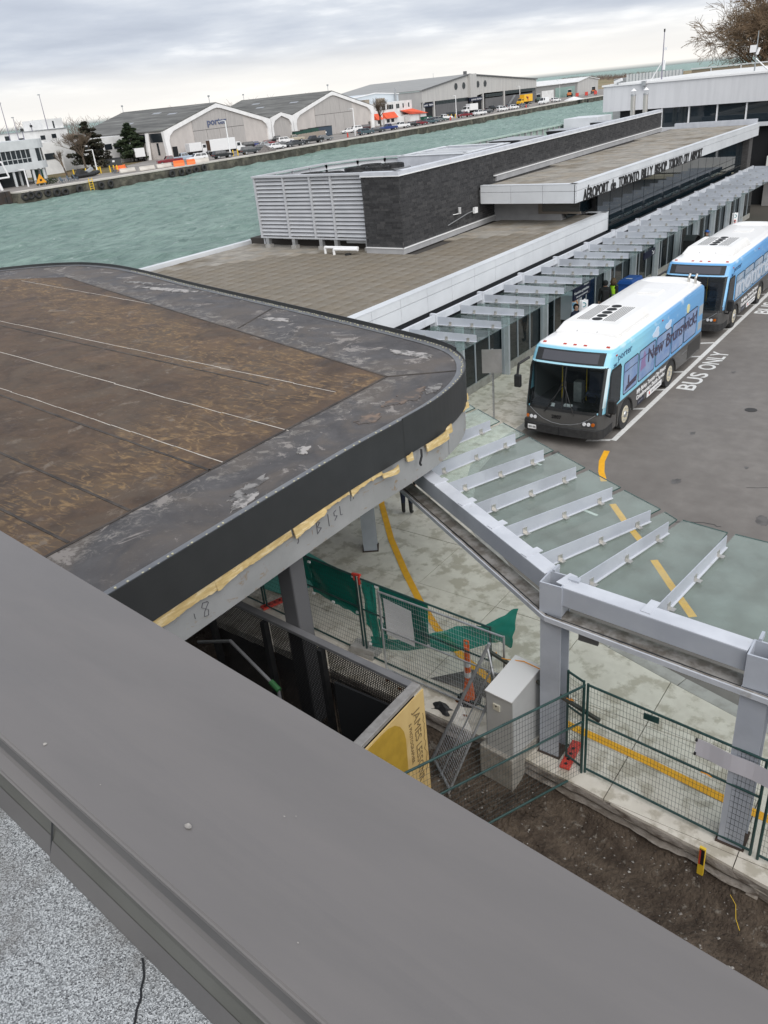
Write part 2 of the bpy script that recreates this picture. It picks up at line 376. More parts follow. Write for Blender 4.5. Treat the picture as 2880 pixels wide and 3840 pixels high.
# --- road markings, as sheets just above the asphalt / concrete
mk = thing('road_marking', 'x', 'x', (-8, 27, 0)); del mk['label'], mk['category']; mk['kind'] = 'structure'
b = B(); b.quad((-8.20, 21.75, .004), (-8.03, 21.75, .004), (-8.03, 60, .004), (-8.20, 60, .004)); ob('bay_line', b, M['paint_w'], mk)
for y in (21.75, 22.9, 24.62, 26.6, 28.65, 30.6, 32.5, 34.6, 36.8, 38.8, 40.8, 43, 45):
    b = B(); b.quad((-8.85, y-.4, .004), (-8.2, y-.07, .004), (-8.2, y+.08, .004), (-8.85, y-.25, .004)); ob('tick_line', b, M['paint_w'], mk)
def roadtext(s, y0, y1, x0, x1, wd):
    me = textmesh(s, 1, 0, .018); xs = [v.co.x for v in me.vertices]; ys = [v.co.y for v in me.vertices]
    for v in me.vertices:
        u = (v.co.x-min(xs))/(max(xs)-min(xs)); w = (v.co.y-min(ys))/(max(ys)-min(ys))
        v.co = Vector((x1-(x1-x0)*w, y0+(y1-y0)*u, .004))
    me.materials.clear(); me.materials.append(M['paint_w']); ob('lettering', me, None, mk)
# letters stand along the lane, their tops towards the buses
for s, y0, y1 in (('BUS', 26.85, 28.75), ('ONLY', 29.15, 31.4), ('BUS', 37.3, 39.3), ('ONLY', 39.7, 41.95)): roadtext(s, y0, y1, -7.9, -7.28, 0)
def stripe(name, pts, w, z, m, parent):
    b = B(); q = [Vector(p) for p in pts]
    for i in range(len(q)-1):
        d0 = (q[min(i+1, len(q)-1)]-q[max(i-1, 0)]).normalized(); d1 = (q[min(i+2, len(q)-1)]-q[i]).normalized()
        n0, n1_ = Vector((-d0.y, d0.x))*w/2, Vector((-d1.y, d1.x))*w/2
        b.quad((*(q[i]-n0), z), (*(q[i+1]-n1_), z), (*(q[i+1]+n1_), z), (*(q[i]+n0), z))
    ob(name, b, m, parent)
stripe('yellow_dash', [(-8.0, 20.95), (-7.85, 20.2), (-7.6, 19.55), (-7.3, 19.0)], .17, .004, M['paint_y'], mk)
stripe('yellow_dash', [(-6.6, 17.85), (-5.9, 17.0), (-5.1, 16.15)], .17, .004, M['paint_y'], mk)
stripe('yellow_dash', [(-4.76, 15.68), (-4.1, 14.85), (-3.35, 13.93)], .17, .004, M['paint_y'], mk)
YW = [(-13.4, 16.9), (-12.6, 15.75), (-11.94, 14.95), (-10.62, 13.53), (-9.45, 12.44), (-8.54, 11.65), (-7.59, 10.92), (-6.67, 10.4), (-5.88, 10.07), (-5, 9.86), (-4.1, 9.7), (-2.74, 9.58), (-1.59, 9.43), (-.9, 9.37), (1, 9.2), (4, 8.9)]
stripe('yellow_walk_line', YW, .155, .128, M['paint_y'], mk)
stripe('faded_line', [(-10.0, 19.45), (-9.3, 19.25)], .09, .004, M['paint_w'], mk); stripe('faded_line', [(-7.2, 17.25), (-6.7, 17.1)], .09, .004, M['paint_w'], mk)
def manhole(x, y, r, lab):
    t = thing('manhole_cover', lab, 'manhole', (x, y, 0))
    ob('rim', B().tor((x, y, .004), (0, 0, 1), r, .02, 20, 6, .3), mat('iron', (.05, .047, .045), .6, .3), t)
    b = B().cyl((x, y, -.02), (x, y, .006), r-.015, n=20)
    for k in range(-3, 4):
        h_ = math.sqrt(max(0, (r*.85)**2-(k*r*.25)**2)); b.box(x+k*r*.25-.012, y-h_, .006, x+k*r*.25+.012, y+h_, .011)
    ob('lid', b, bpy.data.materials['iron'], t)
manhole(-5.15, 25.75, .17, 'small round iron cover in the asphalt near the first bus lettering')
manhole(-2.85, 37.2, .19, 'round iron cover far out in the asphalt beyond the first bus lettering')
manhole(-4.25, 11.35, .34, 'large manhole cover seen through the canopy glass beside the kerb')
# oil drips and stains in the lane
st_m = mat('oil_stain', (.070, .064, .060), .6, c2=(.11, .103, .096), ns=5, det=8, lo=.4, hi=.6)
for i, (x, y, r_) in enumerate(((-6.2, 23.2, .10), (-5.6, 19.8, .16), (-4.2, 21.4, .07), (-3.1, 18.6, .2), (-6.6, 29.2, .09), (-4.6, 31.5, .12), (-2.2, 27.6, .1), (-9.3, 20.2, .14), (-8.9, 31.6, .2), (-3.4, 24.6, .06), (-1.4, 20.6, .25), (-5.2, 35, .15))):
    P = []
    for k in range(26):
        a = 2*math.pi*k/26; q = r_*(.8+.6*mnoise.noise(Vector((math.cos(a)+i, math.sin(a), i)))+.3*mnoise.noise(Vector((3*math.cos(a), 3*math.sin(a)+i, i)))); P.append((x+q*math.cos(a), y+q*1.5*math.sin(a)))
    ob('oil_stain', sheet(P, .002), st_m, mk)
# cracks as thin tar lines
M['tar'] = mat('tar', (.03, .028, .027), .7)
def crack(pts, w=.02, z=.003, m=None, nm='tar_seam'):
    q = [pts[0]]
    for a, c in zip(pts, pts[1:]):
        for k in range(1, 6): q.append((a[0]+(c[0]-a[0])*k/5+rnd.uniform(-.05, .05), a[1]+(c[1]-a[1])*k/5+rnd.uniform(-.05, .05)))
    stripe(nm, q, w, z, m or M['tar'], mk)
crack([(-3.9, 20.2), (-3.2, 20.5), (-2.2, 20.4)], .025); crack([(-.6, 27.5), (-.9, 26.1), (-.3, 24.9), (-.7, 23.8)], .04); crack([(-1.2, 30.5), (-1.6, 28.6), (-1.2, 27.2), (-1.5, 25.8)], .05); crack([(-2.4, 24.3), (-1.0, 23.7), (.5, 23.4)], .05); crack([(-4.9, 17.6), (-4.4, 17.9), (-3.9, 17.85)], .03)

# ------------------------------------------------------------------ the terminal building
FX = -14.70
T = thing('terminal_building', 'long low terminal with grey paver roofs, white fascia and a dark brick penthouse', 'building', (-20, 40, 0))
TW = [(FX-.08, 17.3), (FX-.08, 37.3), (-29, 37.3), (-29, 20.8)]
M['stucco'] = mat('grey_render', (.33, .33, .335), .8, c2=(.38, .38, .385), ns=2)
M['deckbase'] = mat('roof_base', (.05, .045, .04), 1)
ob('lower_walls', B().prism(TW, -1.4, 4.08), mat('lower_wall_dark', (.02, .022, .026), .6), T)
ob('upper_walls', B().prism([(-16.1, 35.25), (-16.1, 63.4), (-29, 70), (-29, 37.4), (-19.75, 35.25)], -1.4, 5.7), M['stucco'], T)
ob('lower_deck', sheet(TW, 4.10), M['deckbase'], T)
paver_m = [mat('paver_%d' % i, c, .92, c2=tuple(q*.80 for q in c), ns=2.2, det=7, c3=(.13, .105, .07), ns3=.45, lo3=.52, hi3=.70, bp=.2, bs=30) for i, c in enumerate([(.30, .275, .235), (.325, .30, .26), (.275, .255, .22), (.30, .265, .215)])]
PV = [B().box(-.297, -.297, 0, .297, .297, .05).mesh('paver') for _ in paver_m]
for me, m_ in zip(PV, paver_m): me.materials.append(m_)
cells = []
def inpoly(x, y, P):
    c = False
    for i in range(len(P)):
        (x0, y0), (x1, y1) = P[i-1], P[i]
        if (y0 > y) != (y1 > y) and x < (x1-x0)*(y-y0)/(y1-y0)+x0: c = not c
    return c
BW0, BW1 = (-19.15, 27.05), (-20.65, 61.5)      # brick wall line
def wallx(y): return BW0[0]+(BW1[0]-BW0[0])*(y-BW0[1])/(BW1[1]-BW0[1])
i0 = 0
for i in range(24):
    for j in range(34):
        x, y = -15.28-.6*i, 17.8+.6*j
        if not (inpoly(x+.3, y-.3, TW) and inpoly(x-.3, y-.3, TW) and y+.3 < 37.3 and x > -28.9): continue
        if x < wallx(y)+.4 and y > 28.0 and x > -27: continue
        if x < wallx(y)+.4 and 26.9 < y and x > -21: continue
        cells.append((x, y, 4.11))
low_n = len(cells)
up_cells = [(-15.25-.6*i, 34.2+.6*j, 5.80) for i in range(9) for j in range(49) if -15.25-.6*i > wallx(34.2+.6*j)+.35 and not(34.2+.6*j < 35.3 and -15.25-.6*i < -19.0)]
near = sorted(cells, key=lambda c: c[0]**2+c[1]**2)
rest = [B() for _ in paver_m]
for k, c in enumerate(near+up_cells):
    mi = rnd.randrange(4); dz = rnd.uniform(-.006, .006)
    if k < 300:
        o = ob('paver', PV[mi], None, T); o.location = (c[0], c[1], c[2]+dz)
    else: rest[mi].box(c[0]-.297, c[1]-.297, c[2]+dz, c[0]+.297, c[1]+.297, c[2]+dz+.05)
for q, m_ in zip(rest, paver_m): ob('roof_pavers', q, m_, T, kind='stuff')
# west and near rims
b = B(); b.bar((-29, 20.7, 4.15), (-29, 45, 4.15), .28, .34); b.bar((FX-.1, 17.28, 4.12), (-29.1, 20.78, 4.12), .2, .2); ob('roof_rim', b, M['white'], T, bevel=.01)
# fascia panels
def fascia(nm, p0, p1, z0, zs, z1, n, out, parent):
    p0, p1 = Vector(p0), Vector(p1); d = (p1-p0); o_ = Vector(out)
    for k in range(n):
        a = p0+d*(k/n); c = p0+d*((k+1)/n); g = d.normalized()*.007; a, c = a+g, c-g
        for za, zb in ((z0, zs-.007), (zs+.007, z1)):
            q = B(); m_ = (a+c)/2
            q.obb((m_.x-o_.x*.02, m_.y-o_.y*.02, (za+zb)/2), ((c-a).x/2, (c-a).y/2, 0), (o_.x*.02, o_.y*.02, 0), (0, 0, (zb-za)/2)); ob('fascia_panel', q, M['white'], parent)
    q = B(); q.obb(((p0.x+p1.x)/2-o_.x*.15, (p0.y+p1.y)/2-o_.y*.15, z1+.012), (d.x/2+abs(o_.x)*.0, d.y/2, 0), (o_.x*.16, o_.y*.16, 0), (0, 0, .012)); ob('fascia_cap', q, M['white'], parent)
    q = B(); q.obb(((p0.x+p1.x)/2-o_.x*.06, (p0.y+p1.y)/2-o_.y*.06, (z0+z1)/2), (d.x/2, d.y/2, 0), (o_.x*.015, o_.y*.015, 0), (0, 0, (z1-z0)/2-.004)); ob('fascia_backing', q, M['black'], parent)
fascia('l', (FX, 17.3), (FX, 37.3), 3.42, 3.93, 4.20, 13, (1, 0), T)
fascia('le', (FX-1.0, 37.35), (FX, 37.35), 3.42, 3.93, 4.20, 1, (0, 1), T)
fascia('u', (FX, 33.6), (FX, 64.0), 5.12, 5.60, 5.87, 17, (1, 0), T)
fascia('uf', (-19.3, 33.6), (FX, 33.6), 5.12, 5.60, 5.87, 3, (0, -1), T)
ob('upper_deck', sheet([(FX-.1, 33.7), (FX-.1, 64), (-20.8, 64), (-19.45, 33.7)], 5.795), M['deckbase'], T)
ob('upper_soffit', B().box(-19.4, 33.7, 5.13, FX-.1, 64, 5.70), mat('soffit', (.25, .25, .26), .8), T)
b = B(); b.box(-20.5, 64.0, 5.7, FX-.2, 64.3, 6.15); ob('far_upstand', b, M['steel_l'], T)
# window in the set-back wall
w = ob('window', B().box(-17.0, 35.17, 4.55, -15.2, 35.24, 5.1), M['glassd'], T); ob('frame', B().box(-17.2, 35.19, 4.45, -15.15, 35.245, 4.55).box(-17.2, 35.18, 4.45, -17.0, 35.243, 5.12), mat('bronze', (.20, .17, .14), .5), w)
ob('window', B().box(-15.9, 35.3, 4.25, -15.82, 38, 5.1), M['glassd'], T)
# curtain wall above the shelters
gy = 37.45; k = 0
while gy < 62.3:
    ob('glass_pane', B().box(-15.34, gy+.02, 4.02, -15.30, gy+1.5, 5.11), M['glassd'], T); ob('glass_pane', B().box(-15.34, gy+.02, 2.95, -15.30, gy+1.5, 4.0), M['glassd'], T); gy += 1.53
ob('brick_pier', B().box(-15.9, 62.6, 0, -14.9, 63.5, 5.12), mat('pier_brick', (.06, .058, .058), .9, c2=(.09, .088, .087), ns=6, st=(1, 1, 5)), T)
b = B(); b.box(-15.6, 17.4, 2.2, -14.83, 37.2, 3.42); b.box(-15.6, 37.2, 2.6, -15.36, 62.5, 2.96); ob('dark_gap', b, M['black'], T)
b = B(); b.bar((-15.0, 37.6, 3.12), (-15.0, 62.4, 3.12), .10, .10); b.bar((-15.0, 37.6, 3.5), (-15.0, 62.4, 3.5), .05, .05)
ob('ledge_rail', b, M['black'], T)
# bricks
brm = [mat('brick_%d' % i, c, .85, c2=tuple(q*.75 for q in c), ns=7, bp=.3, bs=60) for i, c in enumerate([(.050, .050, .052), (.040, .040, .042), (.062, .061, .062), (.030, .030, .032)])]
mort = mat('mortar', (.115, .113, .112), .95)
wu = Vector((BW1[0]-BW0[0], BW1[1]-BW0[1], 0)).normalized(); wn = Vector((wu.y, -wu.x, 0))
F0 = Vector((-21.0, 27.05, 0)); C0 = Vector((*BW0, 0)); E0 = Vector((*BW1, 0))
core = B().prism([(F0.x, F0.y+.012), (C0.x-.012, C0.y+.012), (E0.x-.012, E0.y), (E0.x-.5, E0.y), (C0.x-.6, C0.y+.6), (F0.x, F0.y+.6)], 4.16, 7.1)
ob('brick_core', core, mort, T)
blist = []
def course_run(p, u, n, length, zlo_fn, pri):
    for r_ in range(27):
        z = 4.43+r_*.0985; x = -rnd.uniform(0, .4)
        while x < length-.02:
            ln = rnd.choice([.39, .39, .39, .29, .2]); a, c = max(0, x), min(length, x+ln)
            if c-a > .05 and z >= zlo_fn((p+u*((a+c)/2)).y)-.01: blist.append((pri+((p+u*a).y), p+u*((a+c)/2), u, n, (c-a)/2-.006, z))
            x += ln
course_run(F0, Vector((1, 0, 0)), Vector((0, -1, 0)), C0.x-F0.x, lambda y: 0, -100)
course_run(C0, wu, wn, (E0-C0).length, lambda y: 4.4 if y < 35.3 else 6.12, 0)
blist.sort(key=lambda q: q[0]); rest = [B() for _ in brm]
for k, (pr, c, u, n, hl, z) in enumerate(blist):
    mi = rnd.choice([0, 0, 1, 1, 2, 3]); pd = rnd.uniform(0, .004); q = B() if k < 300 else rest[mi]
    q.obb(c+Vector((0, 0, z+.0435))-n*.006, u*hl, n*(.008+pd), Vector((0, 0, .0435)))
    if k < 300: ob('brick', q, brm[mi], T)
for q, m_ in zip(rest, brm): ob('brick_courses', q, m_, T, kind='stuff')
def along(p, q, w, h, z, nm, m_, shift=0):
    b = B(); b.bar((p[0], p[1], z), (q[0], q[1], z), w, h); ob(nm, b, m_, T)
along((F0.x, F0.y-.0), (C0.x+.05, C0.y), .10, .20, 4.26, 'base_flashing', M['stucco']); along(C0, Vector((wallx(35.2), 35.2, 0)), .10, .20, 4.26, 'base_flashing', M['stucco'])
along(Vector((wallx(35.4), 35.4, 0)), E0, .14, .24, 5.98, 'base_flashing', M['stucco'])
wl = M['sign_w']
along((F0.x, F0.y-.03), (C0.x+.08, C0.y-.03), .10, .03, 4.385, 'drip_edge', wl); along((C0.x+.03, C0.y-.08), (wallx(35.2)+.03, 35.2), .10, .03, 4.385, 'drip_edge', wl); along((wallx(35.3)+.05, 35.2), (E0.x+.05, E0.y), .12, .03, 6.115, 'drip_edge', wl)
cop = M['steel_l']
along((F0.x, F0.y+.12), (C0.x+.02, C0.y+.12), .34, .15, 7.185, 'coping', cop)
nseg = 11
for k in range(nseg):
    a = C0.lerp(E0, k/nseg)+wu*.006-wn*.14; c = C0.lerp(E0, (k+1)/nseg)-wu*.006-wn*.14
    if k == 0: a = a+wu*.05
    along(a, c, .36, .15, 7.185, 'coping', cop)
along((F0.x, F0.y-.05), (C0.x+.06, C0.y-.05), .02, .035, 7.10, 'coping_edge', wl); along((C0.x+.05, C0.y-.06), (E0.x+.05, E0.y), .02, .035, 7.10, 'coping_edge', wl)
# upper wall back face (plant room)
ob('plant_floor', B().prism([(-21.2, 27.9), (-20.2, 28.2), (-21.3, 61), (-28.9, 70), (-28.9, 28.2)], 4.12, 4.42), M['deckbase'], T)
# sign letters
y = 34.36
words = [('AÉROPORT', 34.36, 37.15), ('de', 37.45, 38.05), ('TORONTO', 38.4, 41.0), ('BILLY', 41.35, 42.95), ('BISHOP', 43.25, 45.05), ('TORONTO', 45.4, 47.6), ('CITY', 47.85, 48.75), ('AIRPORT', 49.0, 51.15)]
for s, a, c in words:
    put_text('sign_letters', s, .66, M['letter'], (FX+.012, a, 5.10), (0, 1, 0), (0, 0, 1), T, width=c-a, ext=.02, off=.012)

# --- louvre screen round the plant
def louvre():
    t = thing('louvre_screen', 'white louvred screen on short legs beside the dark brick wall', 'screen', (-24.2, 27.35, 4.16))
    X = [-27.25, -25.52, -24.0, -22.85, -21.06]; y0 = 27.35
    for i in range(4):
        xa, xb = X[i]+.05, X[i+1]-.05
        for k in range(15):
            z = 4.72+k*.163
            q = B(); q.obb(((xa+xb)/2, y0+.06, z+.06), ((xb-xa)/2, 0, 0), (0, .052, .062), (0, .004, -.004)); ob('slat', q, M['louv'], t)
    for x in X:
        ob('post', B().box(x-.045, y0-.02, 4.62, x+.045, y0+.13, 7.14), M['louv'], t)
    ob('top_rail', B().box(X[0]-.1, y0-.06, 7.14, X[-1]+.04, y0+.20, 7.22).box(X[0]-.06, y0-.03, 4.60, X[-1], y0+.14, 4.66), M['louv'], t)
    for x in (-26.95, -25.35, -23.75, -22.9, -21.2):
        l = ob('leg', B().box(x-.09, y0, 4.3, x+.09, y0+.18, 4.62), M['galv'], t); ob('foot', B().box(x-.13, y0-.05, 4.16, x+.13, y0+.23, 4.31), M['concrete_d'], l)
    ob('leg', B().box(-27.0, 28.7, 4.16, -26.82, 28.9, 4.62), M['galv'], t)
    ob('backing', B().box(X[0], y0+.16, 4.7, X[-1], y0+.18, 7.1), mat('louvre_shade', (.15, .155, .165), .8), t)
    # side and rear returns, seen from within
    P = [(-27.25, 27.5), (-27.2, 32.4), (-26.4, 33.9), (-25.3, 34.7), (-24.0, 34.9)]
    for (xa, ya), (xb, yb) in zip(P, P[1:]):
        n_ = max(1, round(math.hypot(xb-xa, yb-ya)/1.3))
        for k in range(n_+1): 
            x, yy = xa+(xb-xa)*k/n_, ya+(yb-ya)*k/n_; ob('post', B().box(x-.04, yy-.04, 4.3, x+.04, yy+.04, 7.14), M['louv'], t)
        for z in [4.8+.22*k for k in range(11)]:
            d = Vector((xb-xa, yb-ya, 0)); nn = Vector((d.y, -d.x, 0)).normalized(); q = B(); q.obb(((xa+xb)/2, (ya+yb)/2, z), d/2, nn*.05+Vector((0, 0, -.09)), (nn*.004)+Vector((0, 0, .004))); ob('slat', q, M['louv'], t)
        q = B(); q.bar((xa, ya, 7.18), (xb, yb, 7.18), .22, .07); ob('top_rail', q, M['louv'], t)
louvre()
def chiller(x, y, lab):
    t = thing('chiller', lab, 'air unit', (x, y, 4.42))
    ob('case', B().box(x-1.25, y-1.2, 4.42, x+1.25, y+1.2, 6.85), M['galv'], t)
    for dx in (-.62, .62):
        for dy in (-.6, .6):
            f_ = ob('fan_ring', B().cyl((x+dx, y+dy, 6.85), (x+dx, y+dy, 7.02), .56, n=24), M['black'], t)
            q = B()
            for k in range(6):
                a = k*math.pi/3; q.bar((x+dx, y+dy, 7.03), (x+dx+.5*math.cos(a), y+dy+.5*math.sin(a), 7.03), .07, .012)
            for rr in (.2, .35, .5): q.tor((x+dx, y+dy, 7.03), (0, 0, 1), rr, .01, 20, 4)
            ob('fan_grille', q, M['rubber'], f_)
chiller(-25.4, 29.3, 'dark round roof fans nearest the outer corner of the louvred screen'); chiller(-22.6, 29.3, 'roof fans just behind the front brick parapet'); chiller(-24.2, 32.3, 'roof fans furthest back inside the louvred screen')
# roof monitor with open frame
def monitor():
    t = thing('roof_monitor', 'pale metal open roof frame behind the brick parapet', 'roof frame', (-22.8, 36.5, 4.4))
    z = 7.12; P = [(-24.3, 34.6), (-24.6, 39.4), (-21.0, 39.4), (-20.6, 34.6)]
    for a, c in zip(P, P[1:]+P[:1]):
        q = B(); q.bar((*a, z-.2), (*c, z-.2), .3, .5); ob('frame_side', q, M['steel_l'], t); q = B(); q.bar((*a, z+.07), (*c, z+.07), .36, .03); ob('frame_cap', q, M['white'], t)
    for k in (.33, .66):
        q = B(); q.bar((-24.4, 34.6+4.8*k, z), (-20.8, 34.6+4.8*k, z), .16, .12); ob('cross_bar', q, M['white'], t)
    ob('floor', B().box(-24.5, 34.7, 4.42, -20.9, 39.3, 6.7), M['stucco'], t)
monitor()
# green ribbed barrier on the water side
gt = thing('green_barrier', 'pale green ribbed metal barrier along the water side of the roof', 'barrier', (-29, 56, 5.4))
M['palegreen'] = mat('pale_green_metal', (.36, .46, .40), .5, c2=(.31, .41, .36), ns=2)
yy = 43.0
while yy < 68:
    ob('panel', B().box(-29.04, yy, 4.4, -29.0, yy+.88, 6.56), M['palegreen'], gt); ob('rib', B().box(-29.02, yy+.88, 4.4, -28.86, yy+.94, 6.56), M['stucco'], gt); yy += .94
ob('top_rail', B().box(-29.1, 43, 6.56, -28.84, 68.4, 6.66), M['palegreen'], gt)
def hood(x, y, s, lab):
    t = thing('vent_hood', lab, 'vent', (x, y, 4.42))
    z = 6.52
    ob('cowl', B().ext([(x-1.3*s, y-1.9*s, z+.34), (x-1.3*s, y+1.5*s, z+.34), (x-1.3*s, y+2.0*s, z-.1), (x-1.3*s, y-1.1*s, z-.1)], (2.4*s, 0, 0)), M['galv'], t, bevel=.03)
    ob('throat', B().ext([(x-1.2*s, y-1.92*s, z+.28), (x-1.2*s, y-1.16*s, z-.07), (x+1.0*s, y-1.16*s, z-.07), (x+1.0*s, y-1.92*s, z+.28)], (0, -.012, -.02)), M['dark'], t)
    ob('curb', B().box(x-1*s, y-.9*s, 4.42, x+.9*s, y+1.5*s, z-.1), M['stucco'], t)
hood(-24.6, 47.6, .9, 'large angled metal hood in front of the green barrier'); hood(-24.3, 53.4, .6, 'second angled metal hood further along behind the brick parapet'); hood(-24.0, 59.8, .6, 'last angled metal hood beside the twin flues')
for i, (x, y) in enumerate(((-23.15, 62.6), (-22.35, 62.9))):
    t = thing('flue', ('left', 'right')[i]+' one of the twin metal flues with conical caps', 'chimney', (x, y, 4.42), group='twin flues')
    ob('pipe', B().cyl((x, y, 4.42), (x, y, 8.25), .17, n=14), M['stainless'], t, smooth='auto'); ob('collar', B().cyl((x, y, 8.2), (x, y, 8.32), .19, n=14), M['galv'], t)
    ob('cap', B().cyl((x, y, 8.52), (x, y, 8.68), .2, .02, n=14), M['sign_w'], t); q = B()
    for k in range(4): a = k*math.pi/2; q.cyl((x+.14*math.cos(a), y+.14*math.sin(a), 8.3), (x+.14*math.cos(a), y+.14*math.sin(a), 8.54), .012, n=4)
    ob('cap_strut', q, M['galv'], t)
b = B().box(-28.6, 62.8, 4.42, -25.9, 65.6, 7.0); ob('roof_box', b, M['white'], label='white metal roof box at the end of the green barrier', cat='roof box', bevel=.02)
# small things on the brick wall and roof
s = thing('wall_sensor', 'white louvred sensor and conduit fixed to the dark brick wall', 'sensor', (-19.1, 31.2, 4.7))
x = wallx(31.4)+.02
b = B()
for k in range(6): b.cyl((x+.16, 31.5, 5.02+k*.045), (x+.16, 31.5, 5.05+k*.045), .06, .075, n=10)
ob('shield', b, M['sign_w'], s); ob('bracket', B().cyl((x, 31.2, 5.02), (x+.16, 31.5, 5.03), .015), M['sign_w'], s)
ob('conduit', B().tube([(x+.03, 30.7, 4.66), (x+.03, 32.4, 4.9), (x+.03, 32.9, 4.93)], .02), M['galv'], s); ob('junction_box', B().box(x, 32.9, 4.82, x+.12, 33.15, 5.06), M['sign_w'], s)
pp = thing('roof_pipes', 'white pipes and pale hatch on the paver roof beside the brick corner', 'pipe', (-22.2, 27.0, 4.16))
ob('pipe', B().tube([(-22.9, 26.6, 4.16), (-22.9, 26.6, 4.42), (-21.2, 26.7, 4.42)], .06, 10), M['sign_w'], pp, smooth='auto'); ob('pipe', B().tube([(-22.3, 26.45, 4.16), (-22.3, 26.45, 4.38), (-21.1, 26.55, 4.38)], .06, 10), M['sign_w'], pp, smooth='auto'); ob('hatch', B().box(-22.6, 27.7, 4.4, -21.3, 28.6, 4.62), M['white'], pp, bevel=.02); ob('drain', B().cyl((-21.6, 26.5, 4.16), (-21.6, 26.5, 4.22), .14, n=12), M['black'], pp)

# ------------------------------------------------------------------ white building at the far end
W2 = thing('white_building', 'white building with a blank upper band over dark windows at the end of the terminal', 'building', (-10, 75, 0))
ob('upper_band', B().box(-27.2, 67, 7.1, 40, 95, 8.86), mat('white_cladding', (.63, .635, .65), .55, c2=(.58, .585, .60), ns=1, st=(3, 3, .3)), W2)
ob('roof_edge', B().box(-27.3, 66.9, 8.86, 40.1, 95, 8.98), M['sign_w'], W2); ob('roof_sheet', B().box(-26.8, 67.3, 8.98, 40, 95, 9.02), M['whitew'], W2)
ob('core', B().box(-26, 67.6, 0, 40, 94, 7.1), M['dark'], W2)
x = -22.6
for k in range(16):
    lo = 5.75 if x < -14.9 else 3.5
    g_ = ob('window', B().box(x+.06, 67.34, lo, x+1.98, 67.4, 7.08), M['glassd'], W2); ob('mullion', B().box(x-.03, 67.2, lo, x+.06, 67.38, 7.1), M['sign_w'], g_)
    if x > -15: ob('transom', B().box(x+.06, 67.26, 5.1, x+1.98, 67.36, 5.17), M['sign_w'], g_)
    x += 2.04
ob('lower_band', B().box(-14.6, 66.9, 2.55, 40, 67.3, 3.5), M['whitew'], W2); ob('canopy_band', B().box(-14.6, 66.2, 2.2, 40, 67.2, 2.45), mat('cream_band', (.55, .52, .40), .7), W2); ob('base_wall', B().box(-14.6, 67.0, 0, 40, 67.25, 2.3), mat('base_grey', (.30, .29, .28), .8, c2=(.25, .245, .24), ns=1), W2)
ob('sill', B().box(-27, 66.9, 5.5, -14.7, 67.5, 5.75), M['white'], W2)
def mast(x, y, z0, z1, lab, kind):
    t = thing('roof_mast', lab, 'mast', (x, y, z0))
    ob('pole', B().cyl((x, y, z0), (x, y, z1), .05, .03, n=8), mat('mast_'+kind, (.20, .19, .25) if kind == 'a' else (.25, .27, .28), .5), t)
    if kind == 'a':
        ob('brace', B().cyl((x-.9, y, z0), (x, y, z0+1.35), .035, n=6), M['sign_w'], t); ob('vane', B().box(x, y-.02, z1-1.25, x+.28, y+.02, z1-1.05), M['sign_w'], t); ob('antenna', B().box(x+.04, y-.06, z0+.75, x+.2, y+.06, z0+1.4), M['sign_w'], t); ob('tip', B().cyl((x, y, z1-.05), (x, y, z1+.15), .06, n=8), M['black'], t)
    else:
        ob('brace', B().cyl((x+1.0, y+.2, z0), (x, y, z0+.9), .05, n=6), M['galv'], t); ob('equipment_box', B().box(x-.42, y-.15, z1-1.3, x-.02, y+.05, z1-.85), M['sign_w'], t); ob('camera_dome', B().cyl((x+.06, y-.1, z1-1.45), (x+.2, y-.1, z1-1.05), .09, n=8), M['sign_w'], t)
mast(-23.2, 68.5, 8.9, 12.2, 'tall thin purple-grey mast with vane and antenna on the white roof', 'a'); mast(-16.4, 68, 8.9, 11.5, 'grey mast with white equipment box on the white roof beside the bare tree', 'b')
s = thing('security_camera', 'small white camera on the corner of the white roof band', 'camera', (-26.0, 67, 9)); ob('body', B().obb((-26.0, 66.9, 9.2), (.3, 0, .09), (0, .09, 0), (-.03, 0, .09)), M['sign_w'], s); ob('bracket', B().box(-26.1, 66.9, 8.95, -26.0, 67, 9.16), M['galv'], s)
s = thing('wall_lamp', 'small grey lamp fixed at the top edge of the white wall', 'lamp', (-23.9, 66.9, 8.6)); ob('housing', B().box(-24.1, 66.7, 8.72, -23.8, 66.99, 9.05), M['galv'], s); ob('arm', B().box(-23.98, 66.8, 8.5, -23.92, 66.99, 8.72), M['galv'], s)
cs = thing('corrugated_screen', 'upright white corrugated screen standing beyond the white roof', 'screen', (-33.5, 97, 0))
for k in range(17):
    x = -36.4+k*.36; ob('sheet', B().box(x, 96, .1, x+.24, 96.06, 9.42), M['whitew'], cs); ob('groove', B().box(x+.24, 96.04, .1, x+.36, 96.12, 9.40), M['galv'], cs)
ob('shed', B().box(-38.2, 97, 0, -36.5, 100, 9.1), M['stucco'], label='small grey shed end beside the white corrugated screen', cat='shed')
tn = thing('wind_wall', 'low tan walls and white railing beyond the white roof', 'wall', (-27, 99, 0))
ob('panel', B().box(-30, 98, .1, -16, 98.2, 9.25), mat('tan_wall', (.33, .27, .19), .9), tn)
ob('rail', B().box(-30, 97.8, 9.3, -22, 97.9, 9.4).box(-25, 97.8, 8.9, -24.9, 97.9, 9.35).box(-28, 97.8, 8.9, -27.9, 97.9, 9.35), M['whitew'], tn)
